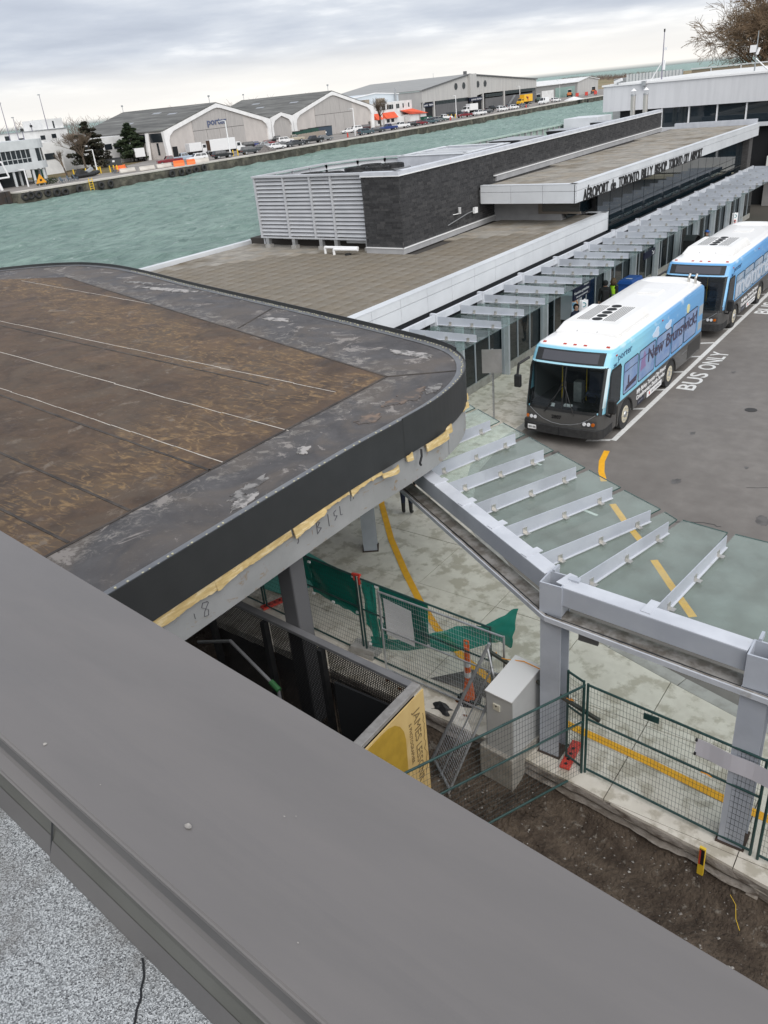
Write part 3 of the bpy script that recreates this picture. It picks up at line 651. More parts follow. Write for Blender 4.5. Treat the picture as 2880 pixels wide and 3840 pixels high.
# ------------------------------------------------------------------ the building we look down from: parapet and roof
M['cap'] = mat('parapet_cap_metal', (.143, .134, .129), .36, c2=(.151, .141, .136), ns=2.5, det=9, c3=(.163, .151, .144), ns3=2.2, lo3=.45, hi3=.75, st=(.6, 3, 1), bp=.10, bs=9, bd=.006)
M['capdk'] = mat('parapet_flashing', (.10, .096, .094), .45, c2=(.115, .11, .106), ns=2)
M['capgr'] = mat('parapet_inner_face', (.085, .085, .075), .55, c2=(.10, .10, .09), ns=3, bp=.05)
def granule():
    ma, t, p = newmat('granule_membrane')
    v = tex(t, 400, ty='ShaderNodeTexVoronoi'); a = tex(t, 3.5, 6, .6); c = tex(t, 110, 3)
    sp = N(t, 'ShaderNodeSeparateColor'); L(t, v.outputs['Color'], sp.inputs[0])
    col = ramp(t, sp.outputs[0], [(0.0, (.05, .052, .055)), (.22, (.17, .178, .185)), (.6, (.31, .325, .33)), (.9, (.50, .52, .53))])
    col = mixc(t, ramp(t, a.outputs[0], [(.48, 0.0), (.66, .75)]), col, (.13, .122, .112))
    L(t, col, p.inputs['Base Color']); p.inputs['Roughness'].default_value = .95; bump(t, p, v.outputs['Distance'], .5, .004); return ma
PT = thing('parapet', 'grey metal capped parapet crossing the whole foreground', 'parapet', (-1, .6, 8.4))
def pline(s):  # s across: 0 near edge .. 1 far edge ; returns x->y
    return lambda x: (.41-.080*x)*(1-s)+(.862-.102*x)*s
def strip(prof, x0, x1, nm, m_, bevel=0, n=1):
    b = B()
    for (s0, z0), (s1, z1) in zip(prof, prof[1:]):
        b.quad((x1, pline(s0)(x1), z0), (x0, pline(s0)(x0), z0), (x0, pline(s1)(x0), z1), (x1, pline(s1)(x1), z1))
    return ob(nm, b, m_, PT, bevel=bevel)
strip([(.01, 8.675), (.0, 8.678), (-.004, 8.695), (.008, 8.701), (.16, 8.7005), (.24, 8.698), (.30, 8.6955), (.36, 8.694), (.44, 8.6945), (.55, 8.697), (.75, 8.6995), (.995, 8.70), (1.0, 8.695), (1.0, 8.60)], -14, 6, 'cap', M['cap'])
strip([(.0, 8.64), (.005, 8.676), (.012, 8.676)], -14, 6, 'cap_hem_shade', M['capdk'])  # hem in the darker metal: shadow below the cap edge put into its colour
strip([(-.055, 8.585), (-.045, 8.594), (.03, 8.645)], -14, 6, 'ledge_flashing', M['cap'])
for x0, x1, e_ in ((-14, -1.435, 0), (-1.43, 6, .012)):
    strip([(-.07-e_, 8.532), (-.04-e_, 8.560), (-.045, 8.59)], x0, x1, 'inner_face', M['capgr'])
    strip([(-.115-e_, 8.486), (-.11-e_, 8.495), (-.07-e_, 8.535)], x0, x1, 'base_flashing', M['capdk'])
b = B(); b.quad((-1.436, pline(-.115)(-1.43), 8.49), (-1.428, pline(-.115)(-1.43), 8.49), (-1.428, pline(-.04)(-1.43), 8.59), (-1.436, pline(-.04)(-1.43), 8.59)); ob('lap_joint', b, M['black'], PT)
b = B(); b.ext([(-14, 2.2, -.9), (-14, 1.9, -.9), (6, -.2, -.9), (6, .18, -.9)], (0, 0, 9.48)); ob('outer_wall', b, M['stucco'], PT)
b = B(); b.quad((-14, -4, 8.49), (6, -4, 8.49), (6, pline(-.08)(6), 8.49), (-14, pline(-.08)(-14), 8.49)); ob('roof_deck', b, granule(), kind='structure')
# droppings and dust spots on the cap
b = B()
for x, s_, r_ in ((-1.52, .10, .006), (-1.05, .22, .009), (-.9, .50, .0022), (-.88, .53, .0018), (-1.3, .12, .002), (-.7, .14, .002)):
    y_ = pline(s_)(x); b.add([(x+r_*math.cos(k*.7)*rnd.uniform(.7, 1.2), y_+r_*.7*math.sin(k*.7)*rnd.uniform(.7, 1.2), 8.7025) for k in range(9)], [tuple(range(9))])
ob('dried_spots', b, mat('dropping', (.36, .34, .31), .9, c2=(.24, .225, .21), ns=60), PT)
cr = [(-1.06, .43, 8.4915), (-1.048, .423, 8.4915), (-1.026, .407, 8.4915), (-1.012, .388, 8.4915), (-.998, .377, 8.4915), (-.988, .359, 8.4915), (-.972, .342, 8.4915), (-.955, .30, 8.4915)]
b = B()
for a, c in zip(cr, cr[1:]): b.bar(a, c, .004, .002)
ob('roof_crack', b, M['dark'], PT)

# ------------------------------------------------------------------ dark flat canopy roof with rounded corner
DK = thing('flat_roof_canopy', 'dark flat canopy roof with a rounded corner, black fascia and worn brown membrane', 'roof', (-15, 8, 4))
EP = [(-7.76, 1.6), (-7.76, 5.8), (-7.76, 8.9), (-7.70, 10.2), (-7.66, 11.3), (-7.74, 12.15), (-7.93, 12.9), (-8.22, 13.5), (-8.62, 14.03), (-9.16, 14.45), (-9.97, 14.8), (-11.5, 15.25), (-13.07, 15.68), (-15.6, 16.35), (-18.9, 17.2), (-21.7, 17.95), (-25.2, 18.95), (-27.7, 19.5), (-29.7, 19.6), (-31.2, 19.25), (-32.4, 18.6), (-33.6, 17.5), (-34.5, 16), (-35, 14), (-35, 1.6)]
def catmull(P, n=5):
    out = []
    for i in range(len(P)-1):
        p0, p1, p2, p3 = [Vector(P[max(0, min(len(P)-1, i+k))]) for k in (-1, 0, 1, 2)]
        for k in range(n):
            t = k/n; out.append(.5*((2*p1)+(p2-p0)*t+(2*p0-5*p1+4*p2-p3)*t*t+(3*p1-p0-3*p2+p3)*t**3))
    return out+[Vector(P[-1])]
EC = catmull(EP)
def inset(pl, d): return [Vector(p) for p in offs([tuple(p) for p in pl], -d)]
def memb(name, base, c2_, wet, scr, smear, peel, seed=0):
    ma, t, p = newmat(name)
    a = tex(t, 1.3, 10, .66, .5, loc=(seed, 0, 0)); b_ = tex(t, .5, 7, .62, 1.2, loc=(seed+4, 2, 0)); c_ = tex(t, 9, 8, .72, loc=(1, seed, 0)); d_ = tex(t, 1.2, 11, .74, .7, loc=(seed, 9, 3))
    col = ramp(t, a.outputs[0], [(.34, c4(base)), (.64, c4(c2_))])
    col = mixc(t, ramp(t, b_.outputs[0], [(.46, 0.0), (.62, .75)]), col, wet)
    def lines(ns, w, dist, loc, st_=(1, 1, 1), rz_=0):
        n_ = tex(t, ns, 1.6, .5, dist, loc=loc, st=st_, rotz=rz_); return ramp(t, math_node(t, 'ABSOLUTE', math_node(t, 'SUBTRACT', n_.outputs[0], .5)), [(0.0, 1.0), (w, 0.0)])
    if scr:
        tc_ = N(t, 'ShaderNodeTexCoord'); sp_ = N(t, 'ShaderNodeSeparateXYZ'); L(t, tc_.outputs['Object'], sp_.inputs[0]); X_, Y_ = sp_.outputs[0], sp_.outputs[1]
        d1 = math_node(t, 'SUBTRACT', math_node(t, 'MULTIPLY', math_node(t, 'ADD', X_, 9.45), -.268), math_node(t, 'MULTIPLY', math_node(t, 'SUBTRACT', Y_, 12.42), .963)); d2 = math_node(t, 'SUBTRACT', -9.45, X_)
        msk = tex(t, .45, 5, .6, .5, loc=(seed+2, 5, 0)); dm = math_node(t, 'ADD', math_node(t, 'MINIMUM', d1, d2), math_node(t, 'MULTIPLY', math_node(t, 'SUBTRACT', msk.outputs[0], .5), 5.0))
        mk_ = ramp(t, math_node(t, 'DIVIDE', dm, 6.0), [(0.02, 0.0), (.12, .9), (.36, .8), (.60, .10)])
        tan_ = tex(t, 2.0, 9, .7, 1.0, loc=(2, 6, 0)); col = mixc(t, math_node(t, 'MULTIPLY', mk_, ramp(t, tan_.outputs[0], [(.42, 0.0), (.64, .7)])), col, (.145, .086, .038))
        ln = math_node(t, 'MAXIMUM', math_node(t, 'MAXIMUM', lines(1.5, .020, .3, (1, 2, 0), (.45, 1.6, 1), .5), lines(1.9, .022, .3, (7, 1, 0), (.4, 1.8, 1), -.6)), lines(2.6, .03, .4, (3, 8, 0), (.5, 1.5, 1), 1.4))
        brk = tex(t, 6, 7, .7, .3, loc=(5, 5, 0)); ln = math_node(t, 'MULTIPLY', ln, ramp(t, brk.outputs[0], [(.42, 0.0), (.58, 1.0)]))
        col = mixc(t, math_node(t, 'MULTIPLY', ln, mk_), col, scr)
    col = mixc(t, ramp(t, c_.outputs[0], [(.56, 0.0), (.78, smear)]), col, (.26, .235, .21))
    col = mixc(t, ramp(t, d_.outputs[0], peel[1]), col, peel[0])
    if not scr:
        tc_ = N(t, 'ShaderNodeTexCoord'); sp_ = N(t, 'ShaderNodeSeparateXYZ'); L(t, tc_.outputs['Object'], sp_.inputs[0]); X_, Y_ = sp_.outputs[0], sp_.outputs[1]
        d1 = math_node(t, 'SUBTRACT', math_node(t, 'MULTIPLY', math_node(t, 'ADD', X_, 9.45), -.268), math_node(t, 'MULTIPLY', math_node(t, 'SUBTRACT', Y_, 12.42), .963)); dm = math_node(t, 'MINIMUM', d1, math_node(t, 'SUBTRACT', -9.45, X_))
        band = ramp(t, math_node(t, 'ADD', dm, 1.0), [(.35, 0.0), (.62, 1.0), (.90, .9), (.99, 0.0)]); sc_ = tex(t, 4.5, 10, .75, .8, loc=(3, 3, 0))
        col = mixc(t, math_node(t, 'MULTIPLY', band, ramp(t, sc_.outputs[0], [(.50, 0.0), (.60, .75)])), col, (.24, .22, .195))
    L(t, col, p.inputs['Base Color']); rr = ramp(t, b_.outputs[0], [(.35, .55), (.65, .85)]); L(t, rr, p.inputs['Roughness']); bump(t, p, a.outputs[0], .3, .012); return ma
M['memb'] = memb('edge_membrane', (.050, .046, .046), (.092, .086, .085), (.120, .102, .088), None, .45, ((.27, .245, .225), [(.575, 0.0), (.605, .8)]))
M['memb_in'] = memb('worn_membrane', (.040, .023, .012), (.098, .058, .031), (.098, .074, .055), (.27, .17, .075), .3, ((.21, .17, .13), [(.585, 0.0), (.65, .6)]), 3)
body = EC+[Vector((-35, 1.6))]
ob('membrane', sheet([tuple(p) for p in inset(EC, .10)], 4.845), M['memb'], DK)
IN = [(-9.45, 3.2), (-9.45, 12.42), (-20.6, 15.5), (-28.4, 17.7), (-33, 16.0), (-33.2, 3.2)]
ob('inner_membrane', sheet(IN, 4.8485), M['memb_in'], DK)
# laps and seams
def seam(a, c, w, h, m_, nm, z=4.852):
    b = B(); b.bar((*a, z), (*c, z), w, h); ob(nm, b, m_, DK)
M['seamw'] = mat('seam_white', (.52, .48, .43), .8, c2=(.30, .27, .23), ns=9, lo=.5, hi=.75); M['seamd'] = mat('seam_dark', (.036, .030, .026), .8, c2=(.075, .062, .052), ns=3)
for a, c in (((-9.87, 11.26), (-24.2, 12.45)), ((-9.38, 9.31), (-20.6, 10.34)), ((-9.46, 7.8), (-17.6, 8.55)), ((-20.7, 15.5), (-29.9, 16.75))):
    n_ = 12
    for k in range(n_):
        p = Vector(a).lerp(Vector(c), k/n_); q = Vector(a).lerp(Vector(c), (k+1)/n_); seam(p+Vector((0, rnd.uniform(-.015, .015))), q+Vector((0, rnd.uniform(-.015, .015))), rnd.uniform(.012, .022), .006, M['seamw'], 'seam_bead')
for a, c in (((-9.45, 3.2), (-9.45, 12.42)), ((-9.45, 12.42), (-20.6, 15.5)), ((-20.6, 15.5), (-28.4, 17.7)), ((-9.45, 12.42), (-8.3, 13.25)), ((-11.5, 11.06), (-23.5, 12.1)), ((-9.44, 7.49), (-17, 8.25)), ((-9.5, 5.93), (-13.8, 6.33)), ((-9.5, 4.88), (-12, 5.05)), ((-16.2, 16.2), (-15.6, 14.25))): seam(a, c, .05, .007, M['seamd'], 'lap_seam')
# peeled coating flakes: thin raised sheets
flz = [4.8555]
def flake(cx, cy, r, sx, sy, m_):
    P = []; flz[0] += .0006; z = flz[0]; kx = rnd.uniform(-.5, .5)
    for k in range(48):
        t = 2*math.pi*k/48; v = Vector((cx*3+math.cos(t)*1.1, cy*3+math.sin(t)*1.1, r)); q = r*(.75+.55*mnoise.noise(v)+.35*mnoise.noise(v*3.1)+.22*mnoise.noise(v*8)); q = max(.12*r, q); P.append((cx+math.cos(t)*q*sx+kx*math.sin(t)*q*sy*.4, cy+math.sin(t)*q*sy))
    ob('coating_flake', B().prism(P, 4.846, z), m_, DK)
M['fl1'] = mat('flake_grey', (.24, .23, .22), .8, c2=(.085, .08, .078), ns=5, det=9, lo=.44, hi=.54); M['fl2'] = mat('flake_pink', (.20, .145, .11), .85, c2=(.09, .08, .075), ns=4, det=9, lo=.42, hi=.56)
M['fl3'] = mat('flake_pale', (.36, .34, .325), .8, c2=(.12, .115, .11), ns=5, det=9, lo=.47, hi=.58)
for cx, cy, r, sx_, sy_, mi in ((-8.35, 7.2, .42, .55, 1.5, 1), (-8.12, 6.9, .3, .5, 1.4, 3), (-8.55, 8.75, .16, 1, 1.2, 3), (-8.35, 10.4, .3, .7, 1.3, 2), (-8.35, 11.6, .42, .6, 1.5, 2), (-8.15, 12.1, .25, .6, 1.5, 1), (-9.8, 13.9, .35, 2.2, .6, 3), (-15.2, 15.3, .35, 2, .5, 3), (-22.0, 17.2, .5, 3, .45, 3), (-23.8, 17.7, .5, 3, .4, 1)):
    flake(cx, cy, r, sx_, sy_, M['fl%d' % mi])
# metal edge strip with screw plates
i1, i2 = inset(EC, .02), inset(EC, .19)
q = B()
for k in range(len(EC)-1): q.quad((*i1[k], 4.878), (*i1[k+1], 4.878), (*i2[k+1], 4.858), (*i2[k], 4.858))
M['edgemetal'] = mat('edge_metal', (.16, .165, .175), .4, .3, c2=(.20, .205, .21), ns=3); ob('edge_strip', q, M['edgemetal'], DK)
sc = B(); acc = 0; last = None
for k in range(len(EC)-1):
    a, c = inset(EC, .07)[k], inset(EC, .07)[k+1]; ln = (c-a).length
    if a.x < -26: break
    st_ = .17 if a.y < 11 else .12
    t = acc
    while t < ln:
        p = a.lerp(c, t/ln); p = p+Vector((rnd.uniform(-.03, .03), rnd.uniform(-.03, .03))); sc.cyl((p.x, p.y, 4.868), (p.x, p.y, 4.884), .017, n=8); t += st_*rnd.uniform(.6, 1.4)
    acc = t-ln
ob('screw_plates', sc, mat('screw_plate', (.55, .52, .36), .5), DK, kind='stuff')
# fascia panels
def ribbon(pl, z0, z1, nm, m_, th=.02, parent=DK, zf=None):
    b = B(); o2 = inset(pl, th)
    for k in range(len(pl)-1):
        b.quad((*pl[k], z0), (*pl[k+1], z0), (*pl[k+1], z1), (*pl[k], z1)); b.quad((*o2[k+1], z0), (*o2[k], z0), (*o2[k], z1), (*o2[k+1], z1)); b.quad((*pl[k], z1), (*pl[k+1], z1), (*o2[k+1], z1), (*o2[k], z1)); b.quad((*pl[k+1], z0), (*pl[k], z0), (*o2[k], z0), (*o2[k+1], z0))
    return ob(nm, b, m_, parent)
M['fascia'] = mat('dark_fascia', (.030, .032, .033), .42, c2=(.034, .036, .037), ns=3)
cuts = [0]
for lim in (lambda p: p.y > 10.3, lambda p: p.x < -8.9, lambda p: p.x < -13, lambda p: p.x < -18, lambda p: p.x < -24, lambda p: p.x < -30):
    cuts.append(next(k for k, p in enumerate(EC) if lim(p)))
cuts.append(len(EC)-1)
for a, c in zip(cuts, cuts[1:]):
    seg = EC[a:c+1]; d = (seg[1]-seg[0]).normalized(); seg = [seg[0]+d*.006]+seg[1:]
    ribbon(seg, 4.20 if a < cuts[3] else 4.3, 4.905 if a < cuts[1] else 4.925 if a < cuts[2] else 4.975, 'fascia_panel', M['fascia'])
kk = next(k for k, p in enumerate(EC) if p.x < -13)
def beam_mat():
    ma, t, p = newmat('rusty_beam')
    a = tex(t, 2.2, 8, .65, .5, st=(1, 1, 2.5)); b_ = tex(t, 9, 6, .6, st=(1, 3, .5)); c_ = tex(t, 1.2, 5)
    col = ramp(t, c_.outputs[0], [(.35, (.27, .275, .27)), (.65, (.33, .333, .33))])
    col = mixc(t, ramp(t, a.outputs[0], [(.585, 0.0), (.68, .85)]), col, (.25, .16, .075)); col = mixc(t, ramp(t, b_.outputs[0], [(.68, 0.0), (.74, .8)]), col, (.20, .075, .025))
    L(t, col, p.inputs['Base Color']); p.inputs['Roughness'].default_value = .65; return ma
M['beam'] = beam_mat()
bl = inset(EC[:kk+1], .05); k2 = next(k for k, p in enumerate(EC) if p.y > 11.9)
ribbon(bl[:k2+1], 3.59, 4.24, 'edge_beam', M['beam'], .05); ribbon([bl[k2]+Vector((0, .012))]+bl[k2+1:], 3.59, 4.24, 'edge_beam', M['beam'], .05)
ob('soffit', sheet([tuple(p) for p in inset(EC, .12)], 4.32), mat('soffit_dark', (.09, .09, .09), .9), DK)
# torn yellow underlay below the fascia
M['yel'] = mat('yellow_underlay', (.56, .42, .19), .85, c2=(.46, .33, .14), ns=3, st=(1, 2, 9), c3=(.66, .53, .30), ns3=2, bp=.3, bs=20)
def torn(y0, y1, zt, z0, z1, out=.012, x=-7.78):
    b = B(); n_ = max(2, int((y1-y0)/.03)); P = []
    for k in range(n_+1):
        y_ = y0+(y1-y0)*k/n_; zb = z0+(z1-z0)*k/n_+.035*mnoise.noise(Vector((y_*2.3, 2, 0)))+.022*mnoise.noise(Vector((y_*9, 5, 0)))+.012*mnoise.noise(Vector((y_*31, 5, 0))); P.append((y_, zb, x+out+abs(mnoise.noise(Vector((y_*2.5, 8, 0))))*.03))
    for (ya, za, xa), (yb, zb, xb) in zip(P, P[1:]):
        b.quad((x+.004, ya, zt), (xa, ya, za), (xb, yb, zb), (x+.004, yb, zt)); b.quad((x-.02, yb, zt), (xb-.014, yb, zb), (xa-.014, ya, za), (x-.02, ya, zt)); b.quad((xa, ya, za), (xa-.014, ya, za), (xb-.014, yb, zb), (xb, yb, zb))
    ob('torn_underlay', b, M['yel'], DK)
torn(1.8, 5.9, 4.215, 4.02, 4.045, .014); torn(5.85, 6.5, 4.215, 4.03, 4.09, .03); torn(6.45, 7.45, 4.215, 4.065, 4.085, .016); torn(7.5, 8.25, 4.215, 4.0, 4.135, .05); torn(8.2, 8.9, 4.215, 4.13, 4.16, .02); torn(8.95, 9.5, 4.215, 4.10, 4.15, .03); torn(9.5, 9.8, 4.21, 4.14, 4.11, .05)
def scrap(y0, y1, z0, z1, x, dx, th=.012, nm='torn_scrap'):
    b = B(); P = []
    n_ = 6
    for k in range(n_+1):
        t = k/n_; P.append(((x+dx*math.sin(t*2.2)), y0+(y1-y0)*t, z0+.025*mnoise.noise(Vector((y0+t*5, 1, 0))), z1+(.05*t)+.03*mnoise.noise(Vector((y0+t*6, 4, 0)))))
    for a, c in zip(P, P[1:]): b.quad((a[0]-.02, a[1], a[3]), (a[0], a[1], a[2]), (c[0], c[1], c[2]), (c[0]-.02, c[1], c[3])); b.quad((c[0]-.035, c[1], c[3]), (c[0]-.02, c[1], c[2]), (a[0]-.02, a[1], a[2]), (a[0]-.035, a[1], a[3]))
    ob(nm, b, M['yel'], DK)
scrap(9.75, 10.1, 4.08, 4.16, -7.68, .12); scrap(10.45, 10.6, 4.1, 4.2, -7.65, .04); scrap(11.05, 11.75, 4.06, 4.2, -7.62, .05); scrap(11.8, 12.0, 4.1, 4.22, -7.68, .03); scrap(12.9, 13.2, 4.12, 4.2, -7.95, -.05); scrap(13.35, 13.6, 4.12, 4.21, -8.2, -.05)
ob('loose_membrane_strip', B().tube([(-7.62, 10.85, 4.2), (-7.60, 10.82, 4.08), (-7.58, 10.72, 3.98), (-7.57, 10.74, 3.93)], .022, 5), M['black'], DK)
# handwriting on the beam
b = B()
def stroke(pts, y0, z0, s, x=-7.805):
    for a, c in zip(pts, pts[1:]): b.bar((x, y0+a[0]*s, z0+a[1]*s), (x, y0+c[0]*s, z0+c[1]*s), .004, .012, (1, 0, 0))
stroke([(0, 0), (0, 1)], 5.42, 3.8, .09); stroke([(.5, .9), (.2, 1), (.05, .75), (.5, .35), (.4, .02), (.1, .1), (.2, .4), (.6, .8), (.5, .95)], 5.55, 3.72, .24)
stroke([(0, 0), (.05, 1), (.4, .8), (.1, .55), (.5, .3), (.05, .05)], 8.05, 3.80, .22); stroke([(0, 0), (0, 1)], 8.35, 3.80, .22); stroke([(.4, .9), (.1, .8), (.1, .5), (.45, .35), (.1, .05)], 8.48, 3.82, .2); stroke([(0, 1), (0, .1), (.3, .05)], 8.66, 3.84, .18); stroke([(0, 0), (.05, .7)], 8.95, 3.98, .12); stroke([(0, 0), (.05, .7)], 9.03, 3.98, .12); stroke([(0, .8), (.1, 0), (-.2, -.2)], 7.6, 3.9, .12)
ob('handwriting', b, mat('crayon', (.10, .10, .115), .9), DK)
# posts carrying it
def dpost(x, y):
    ob('post', B().box(x-.17, y-.17, -.2, x+.17, y+.17, 4.3), mat('post_grey', (.12, .12, .125), .5), DK, bevel=.03)
dpost(-8.36, 7.86); dpost(-20, 12); dpost(-28, 12)

# ------------------------------------------------------------------ black perforated stair enclosure
def perf():
    ma, t, p = newmat('perforated_black'); out = t.nodes['Material Output']
    tc_ = N(t, 'ShaderNodeTexCoord'); sp = N(t, 'ShaderNodeSeparateXYZ'); L(t, tc_.outputs['Object'], sp.inputs[0]); pitch = .036
    def cell(o, off=None):
        q = math_node(t, 'DIVIDE', o, pitch)
        if off is not None: q = math_node(t, 'ADD', q, off)
        return math_node(t, 'SUBTRACT', math_node(t, 'FRACT', q), .5)
    xy = math_node(t, 'ADD', sp.outputs[0], sp.outputs[1]); a, c = cell(xy), cell(sp.outputs[2])
    d = math_node(t, 'SQRT', math_node(t, 'ADD', math_node(t, 'MULTIPLY', a, a), math_node(t, 'MULTIPLY', c, c)))
    hole = math_node(t, 'LESS_THAN', d, .27)
    p.inputs['Base Color'].default_value = (.012, .012, .013, 1); p.inputs['Roughness'].default_value = .6
    tr = N(t, 'ShaderNodeBsdfTransparent'); mx = N(t, 'ShaderNodeMixShader'); L(t, hole, mx.inputs[0]); L(t, p.outputs[0], mx.inputs[1]); L(t, tr.outputs[0], mx.inputs[2]); L(t, mx.outputs[0], out.inputs[0]); return ma
M['perf'] = perf()
EN = thing('stair_enclosure', 'black perforated metal stair enclosure with grey top rail below the dark canopy', 'enclosure', (-7.8, 6, -.4))
X0, X1, Y0, Y1 = -10.6, -5.66, 2.4, 7.42
M['rail'] = mat('enclosure_rail', (.145, .145, .15), .4, c2=(.17, .17, .175), ns=3); M['railtop'] = mat('enclosure_end_rail', (.28, .27, .26), .6, c2=(.22, .21, .20), ns=9)
b = B(); b.bar((X0, Y1+.36, 2.02), (X1, Y1, 2.02), .13, .07); ob('back_rail', b, M['rail'], EN, bevel=.01)
b = B(); b.bar((X1, Y1+.06, 2.02), (X1, Y0, 2.02), .15, .075); ob('end_rail', b, M['railtop'], EN, bevel=.01)
by = lambda x: Y1+.36*(X1-x)/(X1-X0)
for xa, xb in ((X0, -9.0), (-8.9, -7.62), (-7.5, X1-.04)):
    b = B(); b.quad((xa, by(xa)-.01, -.55), (xb, by(xb)-.01, -.55), (xb, by(xb)-.01, 1.97), (xa, by(xa)-.01, 1.97)); ob('mesh_panel', b, M['perf'], EN)
for x in (-10.55, -8.95, -7.56, -5.72): ob('post', B().box(x-.05, by(x)-.14, -.55, x+.05, by(x)-.03, 1.98), M['black'], EN)
b = B(); b.quad((X1-.02, Y0, -.55), (X1-.02, Y1, -.55), (X1-.02, Y1, 1.97), (X1-.02, Y0, 1.97)); ob('end_sheet', b, M['black'], EN)
ob('inner_lining', B().box(-7.2, Y1-.12, -.55, -5.7, Y1-.08, 1.55), M['dark'], EN)
b = B(); b.quad((-10.6, 5.0, -.4), (-5.7, 5.0, -.4), (-5.7, 5.0, 1.2), (-10.6, 5.0, 1.2)); ob('mesh_panel', b, M['perf'], EN)
ob('floor', B().box(X0-4, Y0, -.6, X1, Y1+.3, -.5), mat('enclosure_floor', (.03, .03, .03), .9, c2=(.06, .055, .05), ns=5), EN)
ob('stair_tread', B().box(-9.0, 5.1, .1, -7.2, 7.2, .16).box(-9.2, 5.1, .3, -7.6, 7.2, .36), M['black'], EN)
hr = ob('hand_rail', B().tube([(-10.3, 7.1, 1.35), (-9.1, 6.9, 1.95), (-7.95, 6.75, 1.5), (-7.95, 6.75, .2)], .03, 8), M['rail'], EN, smooth='auto'); ob('green_tape', B().cyl((-8.12, 6.775, 1.565), (-7.92, 6.745, 1.49), .05, n=10), mat('green_tape', (.02, .10, .03), .6), hr)
# plywood sheet with lettering on its end
PW = thing('plywood_sheet', 'yellow plywood sheet with old-style hand lettering fixed to the end of the black enclosure', 'plywood', (-5.55, 6.7, 0))
M['ply'] = mat('plywood', (.62, .45, .19), .75, c2=(.55, .38, .15), ns=3, st=(1, 1, .4), c3=(.66, .50, .25), ns3=2); M['gold'] = mat('gold_paint', (.46, .29, .035), .6, c2=(.40, .25, .03), ns=6)
ob('sheet', B().box(-5.575, 4.6, -.35, -5.555, 7.50, 1.97), M['ply'], PW)
P = [(4.6, -.3), (6.93, -.3), (6.94, .7), (6.96, 1.4), (6.93, 1.58), (6.85, 1.74), (6.73, 1.86), (6.58, 1.92), (6.4, 1.935), (4.6, 1.935)]
ob('gold_panel', B().ext([(-5.553, y_, z_) for y_, z_ in P], (.003, 0, 0)), M['gold'], PW)
M['ink'] = mat('ink', (.20, .14, .06), .9)
put_text('lettering', 'JAMES', .23, M['ink'], (-5.551, 7.20, 1.76), (0, 0, -1), (0, 1, 0), PW, width=.62, ext=.002); put_text('lettering', 'LESSONR', .21, M['ink'], (-5.551, 7.20, 1.06), (0, 0, -1), (0, 1, 0), PW, width=.78, ext=.002)
put_text('lettering', '& PHOTOGRAPHER', .10, M['ink'], (-5.551, 7.06, 1.60), (0, 0, -1), (0, 1, 0), PW, width=.80, ext=.002); put_text('lettering', 'PUB', .12, M['ink'], (-5.551, 7.16, .25), (0, 0, -1), (0, 1, 0), PW, width=.26, ext=.002)
b = B()
for (ya, za), (yb, zb) in zip([(7.46, 1.2), (7.47, 1.12), (7.45, 1.05), (7.48, .98), (7.46, .9), (7.47, .8), (7.44, .7), (7.48, .6), (7.43, .5), (7.49, .38), (7.46, .25), (7.47, .1)], [(7.47, 1.12), (7.45, 1.05), (7.48, .98), (7.46, .9), (7.47, .8), (7.44, .7), (7.48, .6), (7.43, .5), (7.49, .38), (7.46, .25), (7.47, .1), (7.42, .0)]): b.bar((-5.552, ya-.03, za+.35), (-5.552, yb-.03, zb+.35), .002, .012, (1, 0, 0))
ob('flourish', b, M['ink'], PW)

# ------------------------------------------------------------------ glass canopy beside the road
GC = thing('glass_canopy', 'grey steel and glass canopy on columns curving along the road edge', 'canopy', (-5, 10.5, 0))
def hcol(x, y, zt, ang=0, w=.33):
    u = Vector((math.cos(ang), math.sin(ang), 0)); v = Vector((-u.y, u.x, 0)); c = Vector((x, y, 0)); b = B(); Z = Vector((0, 0, (zt-.0)/2)); mid = Vector((0, 0, zt/2))
    b.obb(c-v*(w/2-.012)+mid, u*w/2, v*.012, Z); b.obb(c+v*(w/2-.012)+mid, u*w/2, v*.012, Z); b.obb(c+mid, u*.012, v*(w/2-.024), Z)
    o = ob('column', b, M['steel'], GC); ob('base_plate', B().obb(c+Vector((0, 0, .128)), u*(w/2+.03), v*(w/2+.03), Vector((0, 0, .012))), mat('rusty_plate', (.06, .04, .03), .9), o)
hcol(-4.155, 9.09, 2.95); hcol(-1.24, 8.80, 2.95); hcol(-10.82, 12.95, 3.1, R(35)); hcol(-14.1, 18.9, 3.1)
def head(x, y, w=.35):
    b = B(); z0, z1 = 2.94, 3.46
    for q in ((x-w/2, y-w/2, x+w/2, y-w/2+.025), (x-w/2, y+w/2-.025, x+w/2, y+w/2), (x-w/2, y-w/2+.025, x-w/2+.025, y+w/2-.025), (x+w/2-.025, y-w/2+.025, x+w/2, y+w/2-.025)): b.box(q[0], q[1], z0, q[2], q[3], z1)
    o = ob('column_head', b, M['steel'], GC); ob('bolt', B().cyl((x+w/2-.01, y+.05, 3.40), (x+w/2+.05, y+.05, 3.40), .022, n=6).cyl((x-.1, y-w/2+.03, 3.40), (x-.1, y-w/2+.07, 3.40), .022, n=6), M['galv'], o)
    ob('lug', B().box(x-w/2+.05, y+w/2-.02, 3.42, x-w/2+.09, y+w/2+.16, 3.50), M['steel'], o); ob('lug', B().box(x+w/2, y+w/2-.12, 3.40, x+w/2+.16, y+w/2-.02, 3.48), M['steel'], o)
head(-4.155, 9.09); head(-1.22, 8.81)
def cbeam(a, c):
    b = B(); b.bar((*a, 3.285), (*c, 3.285), .27, .31); ob('beam', b, M['steel'], GC, bevel=.006); b = B(); b.bar((*a, 3.444), (*c, 3.444), .262, .008); ob('beam_top', b, M['steel_l'], GC)
